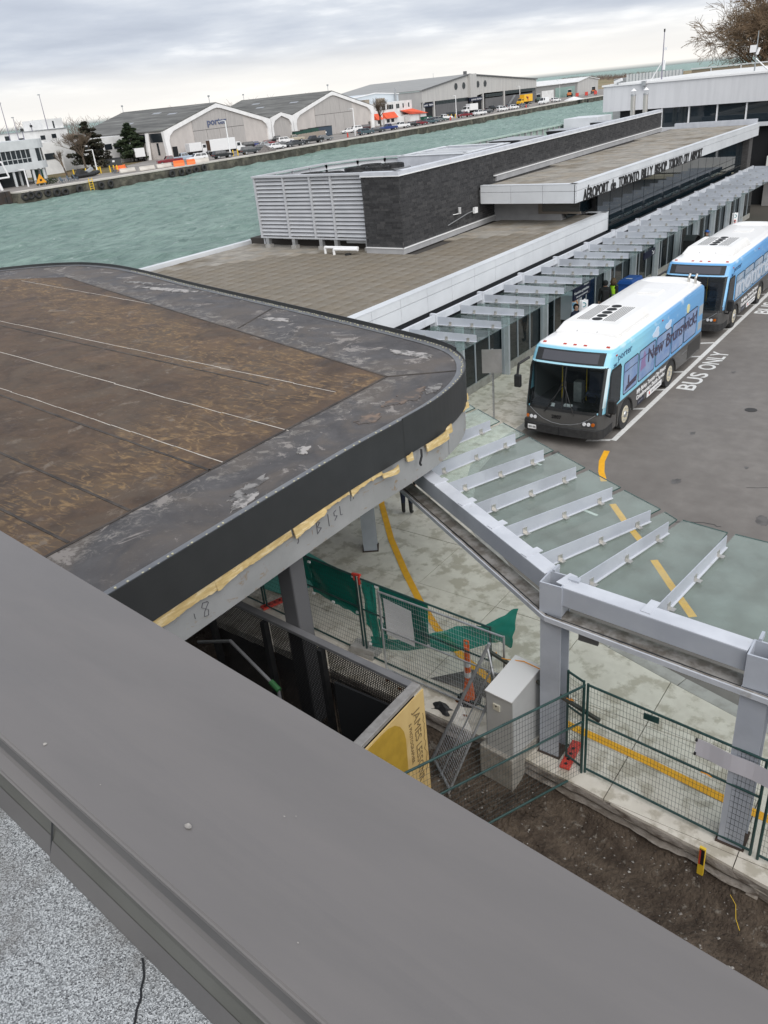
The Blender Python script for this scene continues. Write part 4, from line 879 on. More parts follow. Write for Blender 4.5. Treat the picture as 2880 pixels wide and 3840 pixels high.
cbeam((-4.30, 9.28), (-10.75, 13.02)); cbeam((-3.98, 9.08), (-1.40, 8.85)); cbeam((-1.04, 8.82), (4, 8.35)); cbeam((-10.9, 13.1), (-14.2, 18.7))
def gutter(P):
    for a, c in zip(P, P[1:]):
        b = B(); b.bar((*a, 2.885), (*c, 2.885), .34, .02); b.bar((a[0]-.0, a[1]-.165, 2.91), (c[0], c[1]-.165, 2.91), .025, .07); ob('gutter', b, mat('gutter_grime', (.16, .14, .12), .9, c2=(.34, .32, .30), ns=5) if not 'gutter_grime' in bpy.data.materials else bpy.data.materials['gutter_grime'], GC)
        b = B(); b.bar((a[0], a[1]-.19, 2.90), (c[0], c[1]-.19, 2.90), .03, .08); ob('gutter_lip', b, M['steel_l'], GC)
        b = B(); b.tube([(a[0], a[1]-.12, 2.915), (a[0]*.6+c[0]*.4, a[1]*.6+c[1]*.4-.1, 2.915), (c[0], c[1]-.12, 2.915)], .014, 6); ob('cable', b, M['black'], GC)
gutter([(-10.9, 12.95), (-7.6, 11.02), (-4.3, 9.07), (-4.2, 9.02), (-1.1, 8.75), (4, 8.2)])
FS = [((3.0, 8.65), (3.5, 11.2)), ((1.4, 8.8), (1.8, 11.4)), ((-.2, 8.95), (.1, 11.6)), ((-2.74, 9.06), (-2.44, 11.68)), ((-4.01, 9.16), (-3.37, 11.72)), ((-4.8, 9.62), (-3.76, 11.98)), ((-5.7, 10.16), (-4.65, 12.52)), ((-6.57, 10.65), (-5.58, 13.05)), ((-7.46, 11.14), (-6.49, 13.53)), ((-8.19, 11.6), (-7.40, 14.05)), ((-8.95, 12.1), (-8.26, 14.5)), ((-9.85, 12.6), (-9.2, 15.0)), ((-10.7, 13.1), (-10.0, 15.5)), ((-11.6, 14.4), (-10.6, 16.2)), ((-12.6, 16.2), (-11.2, 17.2)), ((-13.5, 17.7), (-11.6, 18.3))]
def fin(parent, a, c, z0=3.06, h0=.27, h1=.21, plate=True, clips=3):
    a, c = Vector((*a, 0)), Vector((*c, 0)); d = (c-a).normalized(); s_ = Vector((d.y, -d.x, 0))
    P = [a+Vector((0, 0, z0)), c+Vector((0, 0, z0+.02)), c+Vector((0, 0, z0+.02+h1)), a+Vector((0, 0, z0+h0))]
    f_ = ob('fin', B().ext([p-s_*.008 for p in P], s_*.016), M['steel'], parent)
    b = B(); b.bar(a+Vector((0, 0, z0)), c+Vector((0, 0, z0+.02)), .075, .014); 
    ob('flange', b, M['steel_l'], f_)
    for k in range(clips):
        p = a.lerp(c, (.22, .56, .88)[k])+Vector((0, 0, z0+.025))+s_*.012; q = B()
        q.obb(p+Vector((0, 0, .045)), d*.045, s_*.006, Vector((0, 0, .05))); q.obb(p+s_*.05, d*.045, s_*.045, Vector((0, 0, .006))); ob('clip', q, M['stainless'], f_)
    if plate:
        q = B(); q.bar(a-d*.16+Vector((0, 0, z0+h0+.105)), a+d*.16+Vector((0, 0, z0+h0+.105)), .14, .014); ob('lug_plate', q, M['steel_l'], f_)
for a, c in FS: fin(GC, a, c, 3.08)
OL = [(-11.55, 18.4), (-11.3, 17.7), (-10.85, 16.85), (-10.15, 16.15), (-9.2, 15.58), (-8.23, 15.05), (-7.32, 14.54), (-6.41, 14.03), (-5.51, 13.52), (-4.59, 12.98), (-3.67, 12.48), (-3.31, 12.33), (-2.43, 12.23), (-.2, 12.1), (1.4, 11.95), (3.0, 11.8)]
TP = [(-11.35, 17.8), (-10.95, 16.95), (-10.25, 16.22), (-9.3, 15.62), (-8.34, 15.08), (-7.46, 14.62), (-6.54, 14.1), (-5.62, 13.59), (-4.69, 13.06), (-3.77, 12.55), (-3.4, 12.3), (-2.55, 12.23), (-.3, 12.1), (1.3, 11.95), (2.9, 11.8), (5, 11.6)]
IS = [p[0] for p in FS][::-1]+[(4.8, 8.5)]
M['gedge'] = mat('glass_edge', (.02, .065, .055), .2)
def pane(parent, q, z=3.045, th=.014, dz=0, m_=None):
    ob('glass_pane', B().ext([(x, y, z+(dz if i in (2, 3) else 0)) for i, (x, y) in enumerate(q)], (0, 0, th)), m_ or M['pane'], parent)
for k in range(len(OL)):
    a, c = IS[k], IS[k+1]; pane(GC, [(a[0]+.01, a[1]), (c[0]-.01, c[1]), TP[k], OL[k]])
    b = B(); b.bar((*TP[k], 3.052), (*OL[k], 3.052), .012, .018); b.bar((*TP[k], 3.052), (c[0]-.01, c[1], 3.052), .010, .018); ob('glass_edge', b, M['gedge'], GC)
ob('bracket_box', B().box(-3.72, 8.95, 2.60, -3.42, 9.0, 2.78), mat('bracket_grey', (.14, .14, .14), .6), GC)
# ------------------------------------------------------------------ shelter and storefront along the terminal
SH = thing('bus_shelter', 'long glazed bus shelter with tilted glass roof panes along the terminal front', 'shelter', (-13.5, 40, 0))
FY = [20.07+1.545*k for k in range(-1, 28)]
for y in FY:
    if y < 19: continue
    fin(SH, (-14.2, y), (-11.93, y+.2), 3.12, .27, .2, plate=False)
for a, c in zip(FY, FY[1:]):
    pane(SH, [(-14.3, a+.03), (-14.3, c-.01), (-11.98, c+.55), (-11.98, a+.58)][::-1], 3.07, .014, 0, M['pane2'])
for k, (a, c) in enumerate(zip(FY[::2], FY[2::2])):
    b = B(); b.bar((-14.27, a+.06, 3.32), (-14.27, c-.06, 3.32), .10, .22); ob('beam', b, M['steel_l'], SH)
    b = B().box(-14.42, a-.06, 2.9, -14.16, a+.06, 3.47); ob('beam_bracket', b, M['steel_l'], SH)
py = 19.35
while py < 60:
    p_ = ob('post', B().box(-14.0, py-.06, .12, -13.82, py+.06, 3.07), M['steel_l'], SH); ob('post_web', B().box(-14.1, py-.09, .12, -14.0, py+.09, 3.07), M['steel'], p_)
    for dy in (.25, 1.3, 2.3):
        ob('glass_panel', B().box(-14.17, py+dy, .42, -14.14, py+dy+.98, 2.95), M['wallglass'], SH)
    ob('plinth', B().box(-14.25, py+.2, .10, -14.08, py+3.06, .40), M['kerb'], SH)
    ob('mullion', B().box(-14.19, py+1.24, .4, -14.11, py+1.29, 3.0), M['steel'], SH); ob('mullion', B().box(-14.19, py+2.27, .4, -14.11, py+2.31, 3.0), M['steel'], SH)
    py += 3.26
ob('inner_dark', B().box(-14.9, 18.5, .1, -14.86, 62, 3.1), M['dark'], SH)
ob('inner_floor', B().box(-14.85, 18.5, .1, -14.2, 62, .118), M['kerb'], SH)

# signs under and beside it
M['navysign'] = mat('navy_sign', (.010, .013, .035), .4)
s = thing('direction_sign', 'dark navy hanging sign reading navettes gratuites under the shelter roof', 'sign', (-12.9, 30.1, 2.1))
ob('board', B().box(-12.93, 29.45, 2.08, -12.87, 31.05, 2.62), M['navysign'], s); ob('hanger', B().box(-12.91, 29.6, 2.62, -12.89, 29.64, 3.07), M['steel'], s); ob('hanger', B().box(-12.91, 30.9, 2.62, -12.89, 30.94, 3.07), M['steel'], s)
put_text('lettering', 'Navettes gratuites', .15, M['sign_w'], (-12.866, 29.5, 2.30), (0, 1, 0), (0, 0, 1), s, width=1.4, ext=.002); put_text('lettering', '(aéroport seulement)', .1, M['sign_w'], (-12.866, 29.7, 2.15), (0, 1, 0), (0, 0, 1), s, width=1.1, ext=.002); put_text('lettering', 'Airport', .1, M['sign_w'], (-12.866, 30.4, 2.49), (0, 1, 0), (0, 0, 1), s, width=.5, ext=.002)
s = thing('arrow_sign', 'navy hanging sign with a white diagonal arrow further along the shelter', 'sign', (-12.6, 37.1, 2.3))
ob('board', B().box(-12.63, 36.4, 2.3, -12.57, 37.8, 2.6), M['navysign'], s); b = B(); b.ext([(-12.566, 37.35, 2.53), (-12.566, 37.38, 2.56), (-12.566, 37.6, 2.42), (-12.566, 37.57, 2.38)], (.004, 0, 0)); b.ext([(-12.566, 37.62, 2.5), (-12.566, 37.66, 2.5), (-12.566, 37.66, 2.35), (-12.566, 37.42, 2.35), (-12.566, 37.42, 2.38), (-12.566, 37.62, 2.39)], (.004, 0, 0)); ob('arrow', b, M['sign_w'], s)
ob('hanger', B().box(-12.61, 36.5, 2.6, -12.59, 36.54, 3.07), M['steel'], s); ob('hanger', B().box(-12.61, 37.7, 2.6, -12.59, 37.74, 3.07), M['steel'], s)
def stopsign(x, y, lab, zt):
    s = thing('parking_sign', lab, 'sign', (x, y, .12)); ob('pole', B().cyl((x, y, .12), (x, y, zt), .03, n=8), M['galv'], s)
    pl = ob('plate', B().box(x-.012, y-.15, zt-.62, x+.012, y+.15, zt), M['sign_w'], s); n_ = Vector((.55, -.83, 0)).normalized()
    ob('plate_face', B().obb((x+.03, y-.03, zt-.31), Vector((.83, .55, 0))*.15, n_*.008, (0, 0, .31)), M['sign_w'], s)
    c = Vector((x+.03, y-.03, zt-.31))+n_*.012
    ob('bus_symbol', B().tor(c+Vector((0, 0, .14)), n_, .075, .015, 16, 5), mat('sign_teal', (.02, .22, .25), .5) if 'sign_teal' not in bpy.data.materials else bpy.data.materials['sign_teal'], s)
    ob('stop_symbol', B().tor(c-Vector((0, 0, .13)), n_, .075, .015, 16, 5), M['red'], s); ob('stop_hand', B().obb(c-Vector((0, 0, .13)), Vector((.83, .55, 0))*.03, n_*.003, (0, 0, .05)), M['letter'], s)
stopsign(-11.6, 27.4, 'white no stopping and bus sign on a pole behind the front bus roof', 2.72); stopsign(-11.6, 47.4, 'white stop sign plate on a pole beyond the second bus', 2.62)
s = thing('sign_post', 'blank grey back of a rectangular sign on a perforated post by the kerb', 'sign', (-12.17, 21.63, .12))
ob('post', B().box(-12.195, 21.605, .12, -12.145, 21.655, 2.5), M['galv'], s); ob('plate', B().obb((-12.13, 21.52, 2.13), (.295, .12, 0), (.003, -.008, 0), (0, 0, .39)), mat('sign_back', (.25, .245, .24), .45, .3, c2=(.29, .285, .28), ns=3), s, bevel=.002)
b = B()
for k in range(30): b.cyl((-12.17, 21.603, .2+k*.077), (-12.17, 21.60, .2+k*.077), .008, n=6)
ob('holes', b, M['dark'], s, kind='stuff')
s = thing('ticket_kiosk', 'dark kiosk with a colourful lit picture panel against the shelter posts', 'kiosk', (-13.55, 30.9, .12))
ob('cabinet', B().box(-13.85, 30.45, .12, -13.35, 31.05, 1.05), M['black'], s); ob('lightbox', B().box(-13.85, 30.4, 1.05, -13.38, 31.08, 2.05), M['steel'], s)
def art():
    ma, t, p = newmat('poster_art'); n_ = tex(t, 2.4, 2, .4, 1.5); c = ramp(t, n_.outputs[0], [(.35, (.20, .45, .65)), (.45, (.65, .75, .80)), (.52, (.70, .30, .10)), (.60, (.35, .10, .03)), (.68, (.10, .25, .12))], 'CONSTANT'); L(t, c, p.inputs['Base Color']); p.inputs['Roughness'].default_value = .3; return ma
ob('poster', B().box(-13.375, 30.46, 1.10, -13.368, 31.03, 2.0), art(), s); ob('slot', B().box(-13.345, 30.6, .8, -13.34, 30.9, .88), M['blue'], s)
s = thing('recycling_bin', 'large blue recycling bin with sloped lid under the shelter', 'bin', (-13.2, 36.7, .12))
ob('bin_body', B().ext([(-13.55, 36.1, .12), (-12.95, 36.1, .12), (-12.9, 36.05, 1.25), (-13.6, 36.05, 1.25)], (0, 1.15, 0)), M['blue'], s, bevel=.02); ob('lid', B().ext([(-13.65, 36.0, 1.25), (-12.85, 36.0, 1.25), (-12.95, 36.05, 1.42), (-13.55, 36.05, 1.42)], (0, 1.25, 0)), M['blue'], s, bevel=.02); ob('slot', B().box(-13.4, 36.45, 1.42, -13.1, 36.55, 1.428), M['sign_w'], s)
s = thing('litter_bin', 'dark litter bin with a domed hood further along the shelter', 'bin', (-13.1, 45.2, .12))
ob('bin_body', B().box(-13.4, 44.7, .12, -12.8, 45.7, 1.3), M['black'], s, bevel=.02); ob('hood', B().grid(lambda u, v: (-13.4+.6*u, 44.65+1.1*v, 1.62+.2*math.sin(math.pi*v)), 2, 8), M['black'], s, solid=.03); [ob('hood_side', B().box(-13.4, q, 1.28, -12.8, q+.06, 1.64), M['black'], s) for q in (44.66, 45.68)]; ob('panel', B().box(-12.79, 44.8, .3, -12.785, 45.6, 1.1), mat('bin_panel', (.10, .07, .045), .6), s)

# ------------------------------------------------------------------ buses
def bus_paint(name, c_front, c_rear, low, wht=2.80):
    ma, t, p = newmat(name); tc_ = N(t, 'ShaderNodeTexCoord'); sp = N(t, 'ShaderNodeSeparateXYZ'); L(t, tc_.outputs['Object'], sp.inputs[0]); y, z = sp.outputs[1], sp.outputs[2]
    up_ = ramp(t, math_node(t, 'DIVIDE', y, 9.6), [(0.0, c4(c_front)), (.3, c4(c_front)), (.6, c4(c_rear))])
    nz = tex(t, 1.1, 4, .5, st=(1, 1, 2)); up_ = mixc(t, ramp(t, nz.outputs[0], [(.60, 0.0), (.66, .5)]), up_, (.62, .74, .84))
    zb = math_node(t, 'ADD', z, 0.0)
    lowf = ramp(t, math_node(t, 'DIVIDE', zb, 3.0), [(low/3, 0.0), (low/3+.004, 1.0)]); col = mixc(t, lowf, (.062, .060, .058), up_)
    topf = ramp(t, math_node(t, 'DIVIDE', zb, 3.0), [(wht/3, 0.0), (wht/3+.012, 1.0)]); col = mixc(t, topf, col, (.82, .81, .79))
    L(t, col, p.inputs['Base Color']); p.inputs['Roughness'].default_value = .3; p.inputs['Coat Weight'].default_value = .3; return ma
M['busgrey'] = mat('bus_grey', (.072, .070, .067), .35, c2=(.070, .068, .066), ns=3, coat=.2); M['buswhite'] = mat('bus_roof_white', (.80, .795, .78), .4, c2=(.76, .75, .72), ns=1.5); M['acgrille'] = mat('grille', (.16, .16, .16), .6)
M['cream'] = mat('wheel_cream', (.55, .50, .38), .5); M['amber'] = mat('amber_lens', (.5, .12, .01), .2); M['lens'] = mat('clear_lens', (.75, .76, .78), .1); M['redlens'] = mat('red_lens', (.45, .05, .03), .25)
M['darktxt'] = mat('dark_lettering', (.055, .045, .075), .5); M['seatblue'] = mat('seat_cloth', (.05, .06, .10), .9)
HW = 1.28
def fbow(x): 
    q = .10*(x/HW)**2; a = abs(x)-1.04
    if a > 0: q += .24-math.sqrt(max(0, .24**2-min(a, .24)**2))
    return q
def yfront(z):
    P = [(.3, .0), (.62, .0), (1.0, .03), (1.15, .06), (2.35, .40), (2.45, .45), (2.76, .66), (2.84, .80), (2.90, 1.05), (2.94, 1.5), (2.96, 2.2)]
    for (a, b_), (c, d) in zip(P, P[1:]):
        if z <= c: return b_+(d-b_)*(z-a)/(c-a)
    return 2.2
XS = [-1.28, -1.24, -1.17, -1.04, -.8, -.5, -.2, .2, .5, .8, 1.04, 1.17, 1.24, 1.28]
def loft(levels, hole=None):
    b = B(); rings = []
    for z, w, yr in levels:
        s_ = w/HW; f_ = [(x*s_, yfront(z)+fbow(x), z) for x in XS]; r_ = [(w, yr-.12, z), (w-.12, yr, z), (-w+.12, yr, z), (-w, yr-.12, z)]
        rings.append(f_+r_)
    n_ = len(rings[0])
    for A_, C_ in zip(rings, rings[1:]):
        k = len(b.v); b.v += A_+C_; b.f += [(k+i, k+(i+1) % n_, k+n_+(i+1) % n_, k+n_+i) for i in range(n_) if not (hole and abs(A_[0][2]-hole) < .01 and 2 <= i < 11)]
    b.add(rings[-1], [tuple(range(n_))]); b.add(rings[0], [tuple(range(n_))[::-1]]); return b
def fpatch(x0, x1, z0, z1, off, nx=14, nz=6, rnd_=.1):
    b = B(); b.grid(lambda u, v: (lambda x, z: (x, yfront(z)+fbow(x)-off, z))(x0+(x1-x0)*u, z0+(z1-z0)*v+0*u), nx, nz); return b
def rrect(y0, y1, z0, z1, r=.09, n=4):
    P = []
    for cy, cz, a0 in ((y1-r, z1-r, 0), (y0+r, z1-r, 90), (y0+r, z0+r, 180), (y1-r, z0+r, 270)):
        for k in range(n+1): a = R(a0+90*k/n); P.append((cy+r*math.cos(a), cz+r*math.sin(a)))
    return P
M['intr'] = mat('bus_interior', (.10, .105, .11), .7)
def make_bus(loc, label, v):
    t = thing('city_bus', label, 'bus', (0, 0, 0), 0, 'airport shuttle buses')
    pm = bus_paint('bus_paint_%d' % v, (.25, .56, .70) if v == 0 else (.14, .38, .68), (.13, .36, .66) if v == 0 else (.11, .33, .66), 1.06 if v == 0 else 1.12)
    ob('body', loft([(.99, 1.28, 9.62), (1.12, 1.28, 9.62), (2.36, 1.272, 9.60), (2.62, 1.265, 9.58), (2.74, 1.25, 9.55), (2.82, 1.20, 9.45), (2.88, 1.10, 9.3), (2.92, .92, 9.0), (2.945, .5, 8.6)], 1.12), pm, t, smooth='auto')
    ob('front_mask', loft([(.36, 1.27, 1.30), (.6, 1.28, 1.30), (.992, 1.28, 1.30)]), M['busgrey'], t, smooth='auto')
    ob('chassis', B().box(-.85, .5, .25, .85, 9.5, 1.0), M['dark'], t)
    for sd_ in (1, -1):
        P = [(1.28, .28), (1.40, .28)]
        for cy in (1.96, 6.12):
            P += [(cy+.57*math.cos(a), .40+.57*math.sin(a)) for a in [math.pi-math.pi*k/10 for k in range(11)]]
        P = [(1.28, .995), (1.28, .3)]+[q for q in P[2:]]+[(9.6, .32), (9.6, .995)]
        ob('side_skirt', B().ext([((HW-.035)*sd_, y, z) for y, z in P], (.035*sd_, 0, 0)), M['busgrey'], t)
        for cy in (1.96, 6.12):
            wh = ob('wheel', B().cyl((sd_*.98, cy, .47), (sd_*1.265, cy, .47), .47, n=28), M['rubber'], t, smooth='auto'); ob('rim', B().cyl((sd_*1.2, cy, .47), (sd_*1.272, cy, .47), .30, .27, n=24), M['cream'], wh, smooth='auto')
            q = B().cyl((sd_*1.26, cy, .47), (sd_*1.30 if cy < 3 else sd_*1.278, cy, .47), .12, .09, n=16)
            for k in range(8): a = k*math.pi/4; q.cyl((sd_*1.27, cy+.19*math.cos(a), .47+.19*math.sin(a)), (sd_*1.295, cy+.19*math.cos(a), .47+.19*math.sin(a)), .022, n=6)
            ob('hub', q, M['galv'], wh)
            ob('arch_trim', B().ext([(sd_*1.281, cy+r_*math.cos(a), .40+r_*math.sin(a)) for r_, seq in ((.61, range(11)), (.57, range(10, -1, -1))) for a in [math.pi*k/10 for k in seq]], (sd_*.012, 0, 0)), M['black'], t)
    # glazing
    ob('windshield', fpatch(-1.14, 1.14, 1.13, 2.36, .012), M['busglass'], t, smooth=True)
    for q_ in ((-1.21, 1.21, 1.04, 1.14), (-1.21, 1.21, 2.34, 2.385), (-1.215, -1.12, 1.04, 2.385), (1.12, 1.215, 1.04, 2.385)): ob('windshield_seal', fpatch(*q_, .006), M['black'], t, smooth=True)
    ob('windshield_divider', fpatch(-.02, .02, 1.13, 2.36, .018, 1), M['black'], t)
    ob('header_frame', fpatch(-1.08, 1.08, 2.43, 2.76, .006), M['black'], t, smooth=True); ob('header_glass', fpatch(-.86, .90, 2.47, 2.72, .014), mat('header_glass', (.06, .06, .07), .12, spec=.8) if 'header_glass' not in bpy.data.materials else bpy.data.materials['header_glass'], t, smooth=True)
    ob('header_band', fpatch(-1.18, 1.18, 2.375, 2.425, .012, 14, 1), mat('band_%d' % v, (.42, .72, .84) if v == 0 else (.28, .55, .82), .4), t)
    wm = []
    W_ = [(1.64, 2.81), (2.92, 4.36), (4.48, 5.91), (6.05, 7.29), (7.38, 8.78)]
    artm = mat('window_wrap_%d' % v, (.27, .37, .56) if v == 0 else (.42, .50, .60), .08, c2=(.17, .28, .52) if v == 0 else (.25, .38, .52), ns=1.6, spec=.8)
    for (a, c) in W_:
        for sd_ in (1, -1):
            f_ = ob('window', B().ext([(sd_*1.279, y, z) for y, z in rrect(a, c, 1.20, 2.18)], (sd_*.006, 0, 0)), artm if sd_ > 0 else M['busglass'], t)
            q = B(); P = rrect(a-.02, c+.02, 1.18, 2.20, .1); I_ = rrect(a+.012, c-.012, 1.212, 2.168, .08); n_ = len(P)
            for k in range(n_): q.quad((sd_*1.288, *P[k]), (sd_*1.288, *P[(k+1) % n_]), (sd_*1.288, *I_[(k+1) % n_]), (sd_*1.288, *I_[k]))
            ob('window_seal', q, M['black'], f_)
            ob('transom_bar', B().box(min(sd_*1.285, sd_*1.292), a+.05, 1.90, max(sd_*1.285, sd_*1.292), c-.05, 1.915), M['black'], f_)
    for sd_ in (1, -1):
        f_ = ob('driver_window', B().ext([(sd_*1.279, y, z) for y, z in ((.58, 1.05), (1.36, 1.18), (1.38, 2.16), (1.30, 2.24), (.72, 2.24), (.62, 2.1))], (sd_*.010, 0, 0)), M['busglass'] if sd_ < 0 else M['glassd'], t)
        ob('window_seal', B().ext([(sd_*1.278, y, z) for y, z in ((.52, 1.0), (1.42, 1.13), (1.44, 2.18), (1.33, 2.30), (.68, 2.30), (.56, 2.12))], (sd_*.005, 0, 0)), M['black'], f_)
        ob('quarter_window', B().ext([(sd_*1.277, y, z) for y, z in ((.30, 1.0), (.50, .98), (.54, 1.9))], (sd_*.008, 0, 0)), M['glassd'], t)
    # interior: floor, dash, seats, poles behind the windshield
    ob('white_pillar', fpatch(1.20, 1.26, 1.25, 2.36, .008, 2), mat('pillar_%d' % v, (.55, .68, .72) if v == 0 else (.28, .55, .82), .4), t)
    # front details
    b = loft([(.34, 1.29, 1.0), (.60, 1.29, 1.0)]); b.v = [(x, y-.11 if y < .6 else y, z) for x, y, z in b.v]; ob('bumper', b, M['rubber'], t, bevel=.02)
    q = B(); q.box(-.012, -.118, .35, .012, -.05, .59); ob('bumper_joint', q, M['dark'], t)
    for x, m_ in ((-1.12, 'amber'), (-.99, 'lens'), (-.86, 'lens'), (.74, 'lens'), (.87, 'lens'), (1.0, 'amber')):
        y = yfront(.76)+fbow(x); ob('headlight', B().cyl((x, y+.02, .76), (x, y-.022, .76), .055, n=14), M[m_], t)
    for x0, x1 in ((-1.15, -.78), (.66, 1.10)): ob('light_panel', fpatch(x0, x1, .66, .87, .006, 6, 2), M['black'] if 0 else mat('light_panel', (.05, .05, .05), .3) if 'light_panel' not in bpy.data.materials else bpy.data.materials['light_panel'], t)
    P = [(-1.05, 1.05), (-.85, .9), (-.6, .76), (-.3, .68), (0, .655), (.3, .68), (.6, .76), (.85, .9), (1.05, 1.05)]; ob('moulding', B().tube([(x, yfront(z)+fbow(x)-.004, z) for x, z in P], .008, 5), M['galv'], t)
    for x0, x1 in ((-.55, -.02), (.42, .02)):
        ob('wiper', B().tube([(x0, yfront(1.0)+fbow(x0)-.03, .98), ((x0+x1)/2, yfront(1.4)-.05, 1.42), (x1*1.5, yfront(1.75)-.03, 1.80)], .014, 5).tube([((x0+x1)/2-.06, yfront(1.2)-.035, 1.2), (x1*1.7, yfront(1.95)-.03, 1.95)], .01, 5), M['black'], t)
    put_text('fleet_number', '2807' if v == 0 else '2806', .15, M['letter'], (-.30, yfront(.85)-.012, .82), (1, 0, .0), (0, 0, 1), t, width=.32, ext=.004, off=.004)
    pl = ob('licence_plate', B().box(-1.05, .0, .40, -.77, .014, .54), M['sign_w'], t)
    for v_ in pl.data.vertices: v_.co.y += -.135+fbow(-1.0)
    put_text('plate_number', '4B5-3BJ', .09, M['letter'], (-1.03, -.138+fbow(-1.0), .44), (1, 0, 0), (0, 0, 1), pl, width=.24, ext=.002)
    for x in (-.98, -.30, .02, .34, 1.02):
        y = yfront(2.86)+fbow(x); ob('marker_light', B().obb((x, y+.02, 2.85), (.05, 0, 0), (0, .03, .012), (0, -.008, .02)), M['redlens'], t)
    a = ob('mirror', B().box(-1.50, -.12, 1.68, -1.28, .02, 2.08), M['black'], t, bevel=.04); ob('mirror_arm', B().tube([(-1.20, .35, 2.52), (-1.38, .0, 2.40), (-1.40, -.06, 2.05)], .04, 8), M['black'], a)
    a = ob('mirror', B().box(1.36, .22, 1.10, 1.60, .36, 1.55), M['black'], t, bevel=.05); ob('mirror_arm', B().tube([(1.26, .42, .98), (1.42, .34, .98), (1.46, .30, 1.12)], .03, 8), M['black'], a)
    # roof
    ac = ob('roof_unit', B().ext([(-1.02, 1.75, 2.86), (1.02, 1.75, 2.86), (1.02, 4.5, 2.86), (-1.02, 4.5, 2.86)], (0, 0, .14)), M['buswhite'], t, bevel=.06)
    b = B(); P = [(-1.0, 1.79), (1.0, 1.79), (1.0, 4.46), (-1.0, 4.46)]; Q = [(-.90, 2.12), (.90, 2.12), (.90, 4.38), (-.90, 4.38)]
    b.add([(*p, 2.995) for p in P]+[(*q, 3.20) for q in Q], [(0, 1, 5, 4), (1, 2, 6, 5), (2, 3, 7, 6), (3, 0, 4, 7), (4, 5, 6, 7)]); ob('roof_unit_cover', b, M['buswhite'], ac, bevel=.07)
    for k in range(5): y = 2.58+k*.40; ob('fan', B().cyl((0, y, 3.20), (0, y, 3.212), .16, n=20), M['dark'], ac)
    for x in (-.42, .42):
        for k in range(6): ob('grille_slot', B().box(x-.19+k*.068, 2.45, 3.20, x-.16+k*.068, 4.2, 3.206), M['acgrille'], ac)
    for x in (-.32, .32): ob('cover_joint', B().box(x-.006, 1.80, 2.99, x+.006, 2.3, 3.03), M['acgrille'], ac)
    ob('roof_hatch', B().box(-.38, 7.0, 2.93, .38, 7.7, 2.985), M['buswhite'], t, bevel=.03)
    ob('rear_cap', B().grid(lambda u, w: (-1.12+2.24*u, 8.75+.75*w, 2.84+.16*math.sin(min(1, w*1.6)*math.pi/2)*(1-abs(2*u-1)**4)), 10, 6), M['buswhite'], t, smooth=True)
    for x in (1.02, .78): ob('exhaust_pipe', B().tube([(x, 9.1, 2.85), (x, 9.1, 3.08), (x+.03, 9.16, 3.22)], .045, 10), M['stainless'], t, smooth='auto')
    for y, z in ((.95, 2.62), (4.9, 2.62)): ob('side_marker', B().box(1.255, y, z, 1.285, y+.1, z+.035), M['redlens'], t)
    [ob('side_vent', B().box(1.277, 9.0, a, 1.288, 9.45, c), mat('vent_beige', (.33, .36, .38), .6), t) for a, c in ((1.75, 2.1), (1.2, 1.5))]
    ob('engine_door', B().box(1.28, 8.0, .42, 1.286, 9.45, .95), mat('engine_panel', (.035, .034, .033), .5), t)
    # lettering on the driver's side
    X = 1.286; rgt, upv = (0, 1, 0), (0, 0, 1)
    put_text('lettering', 'porter', .30, mat('porter_blue', (.015, .05, .14), .4) if 'porter_blue' not in bpy.data.materials else bpy.data.materials['porter_blue'], (1.272, 1.14, 2.43), rgt, upv, t, width=1.1, ext=.004)
    put_text('lettering', '2807' if v == 0 else '2806', .14, bpy.data.materials['porter_blue'], (1.28, .78, 2.32), rgt, upv, t, width=.28, ext=.002)
    if v == 0: put_text('destination_lettering', 'New Brunswick!', .62, M['darktxt'], (1.292, 3.72, 1.62), rgt, upv, t, width=5.0, ext=.004, off=.008)
    else: put_text('destination_lettering', 'montréal', 1.05, mat('pale_letter', (.50, .55, .62), .4), (1.292, 1.75, 1.32), rgt, upv, t, width=6.6, ext=.004, off=.02)
    put_text('lettering', 'Billy Bishop Toronto City Airport', .20, M['sign_w'], (X, 2.85, .82), rgt, upv, t, width=2.75, ext=.003, off=.003, shear=.15); put_text('lettering', 'Complimentary Shuttle Service', .20, M['sign_w'], (X, 2.85, .62), rgt, upv, t, width=2.65, ext=.003, off=.003, shear=.15)
    bx = ob('advert_panel', B().box(1.28, 3.85, .36, 1.287, 5.25, .55), M['sign_w'], t); put_text('lettering', 'AIR CANADA', .12, M['letter'], (1.288, 4.25, .41), rgt, upv, bx, width=.9, ext=.001); ob('emblem', B().cyl((1.287, 4.08, .455), (1.290, 4.08, .455), .055, n=14), M['red'], bx)
    bx = ob('logo_panel', B().box(1.28, 3.0, .40, 1.287, 3.55, .56), M['navysign'], t); put_text('lettering', 'porter', .12, M['galv'], (1.288, 3.06, .46), rgt, upv, bx, width=.42, ext=.001)
    put_text('lettering', 'transportation', .08, M['galv'], (X, 7.3, .78), rgt, upv, t, width=.6, ext=.001)
    if v == 0:
        ob('sun_motif', B().ext([(1.268, 7.65+.16*math.cos(k*.42), 2.36+.16*math.sin(k*.42)) for k in range(15)], (.012, 0, 0)), mat('sun_yellow', (.70, .66, .35), .4), t)
        ob('boat_motif', B().ext([(1.286, y, z) for y, z in ((1.75, 1.28), (2.7, 1.34), (2.78, 1.52), (1.9, 1.42))], (.004, 0, 0)), M['darktxt'], t)
        ob('tower_motif', B().ext([(1.286, y, z) for y, z in ((1.98, 1.45), (2.12, 1.45), (2.09, 1.72), (2.01, 1.72))], (.004, 0, 0)), M['darktxt'], t)
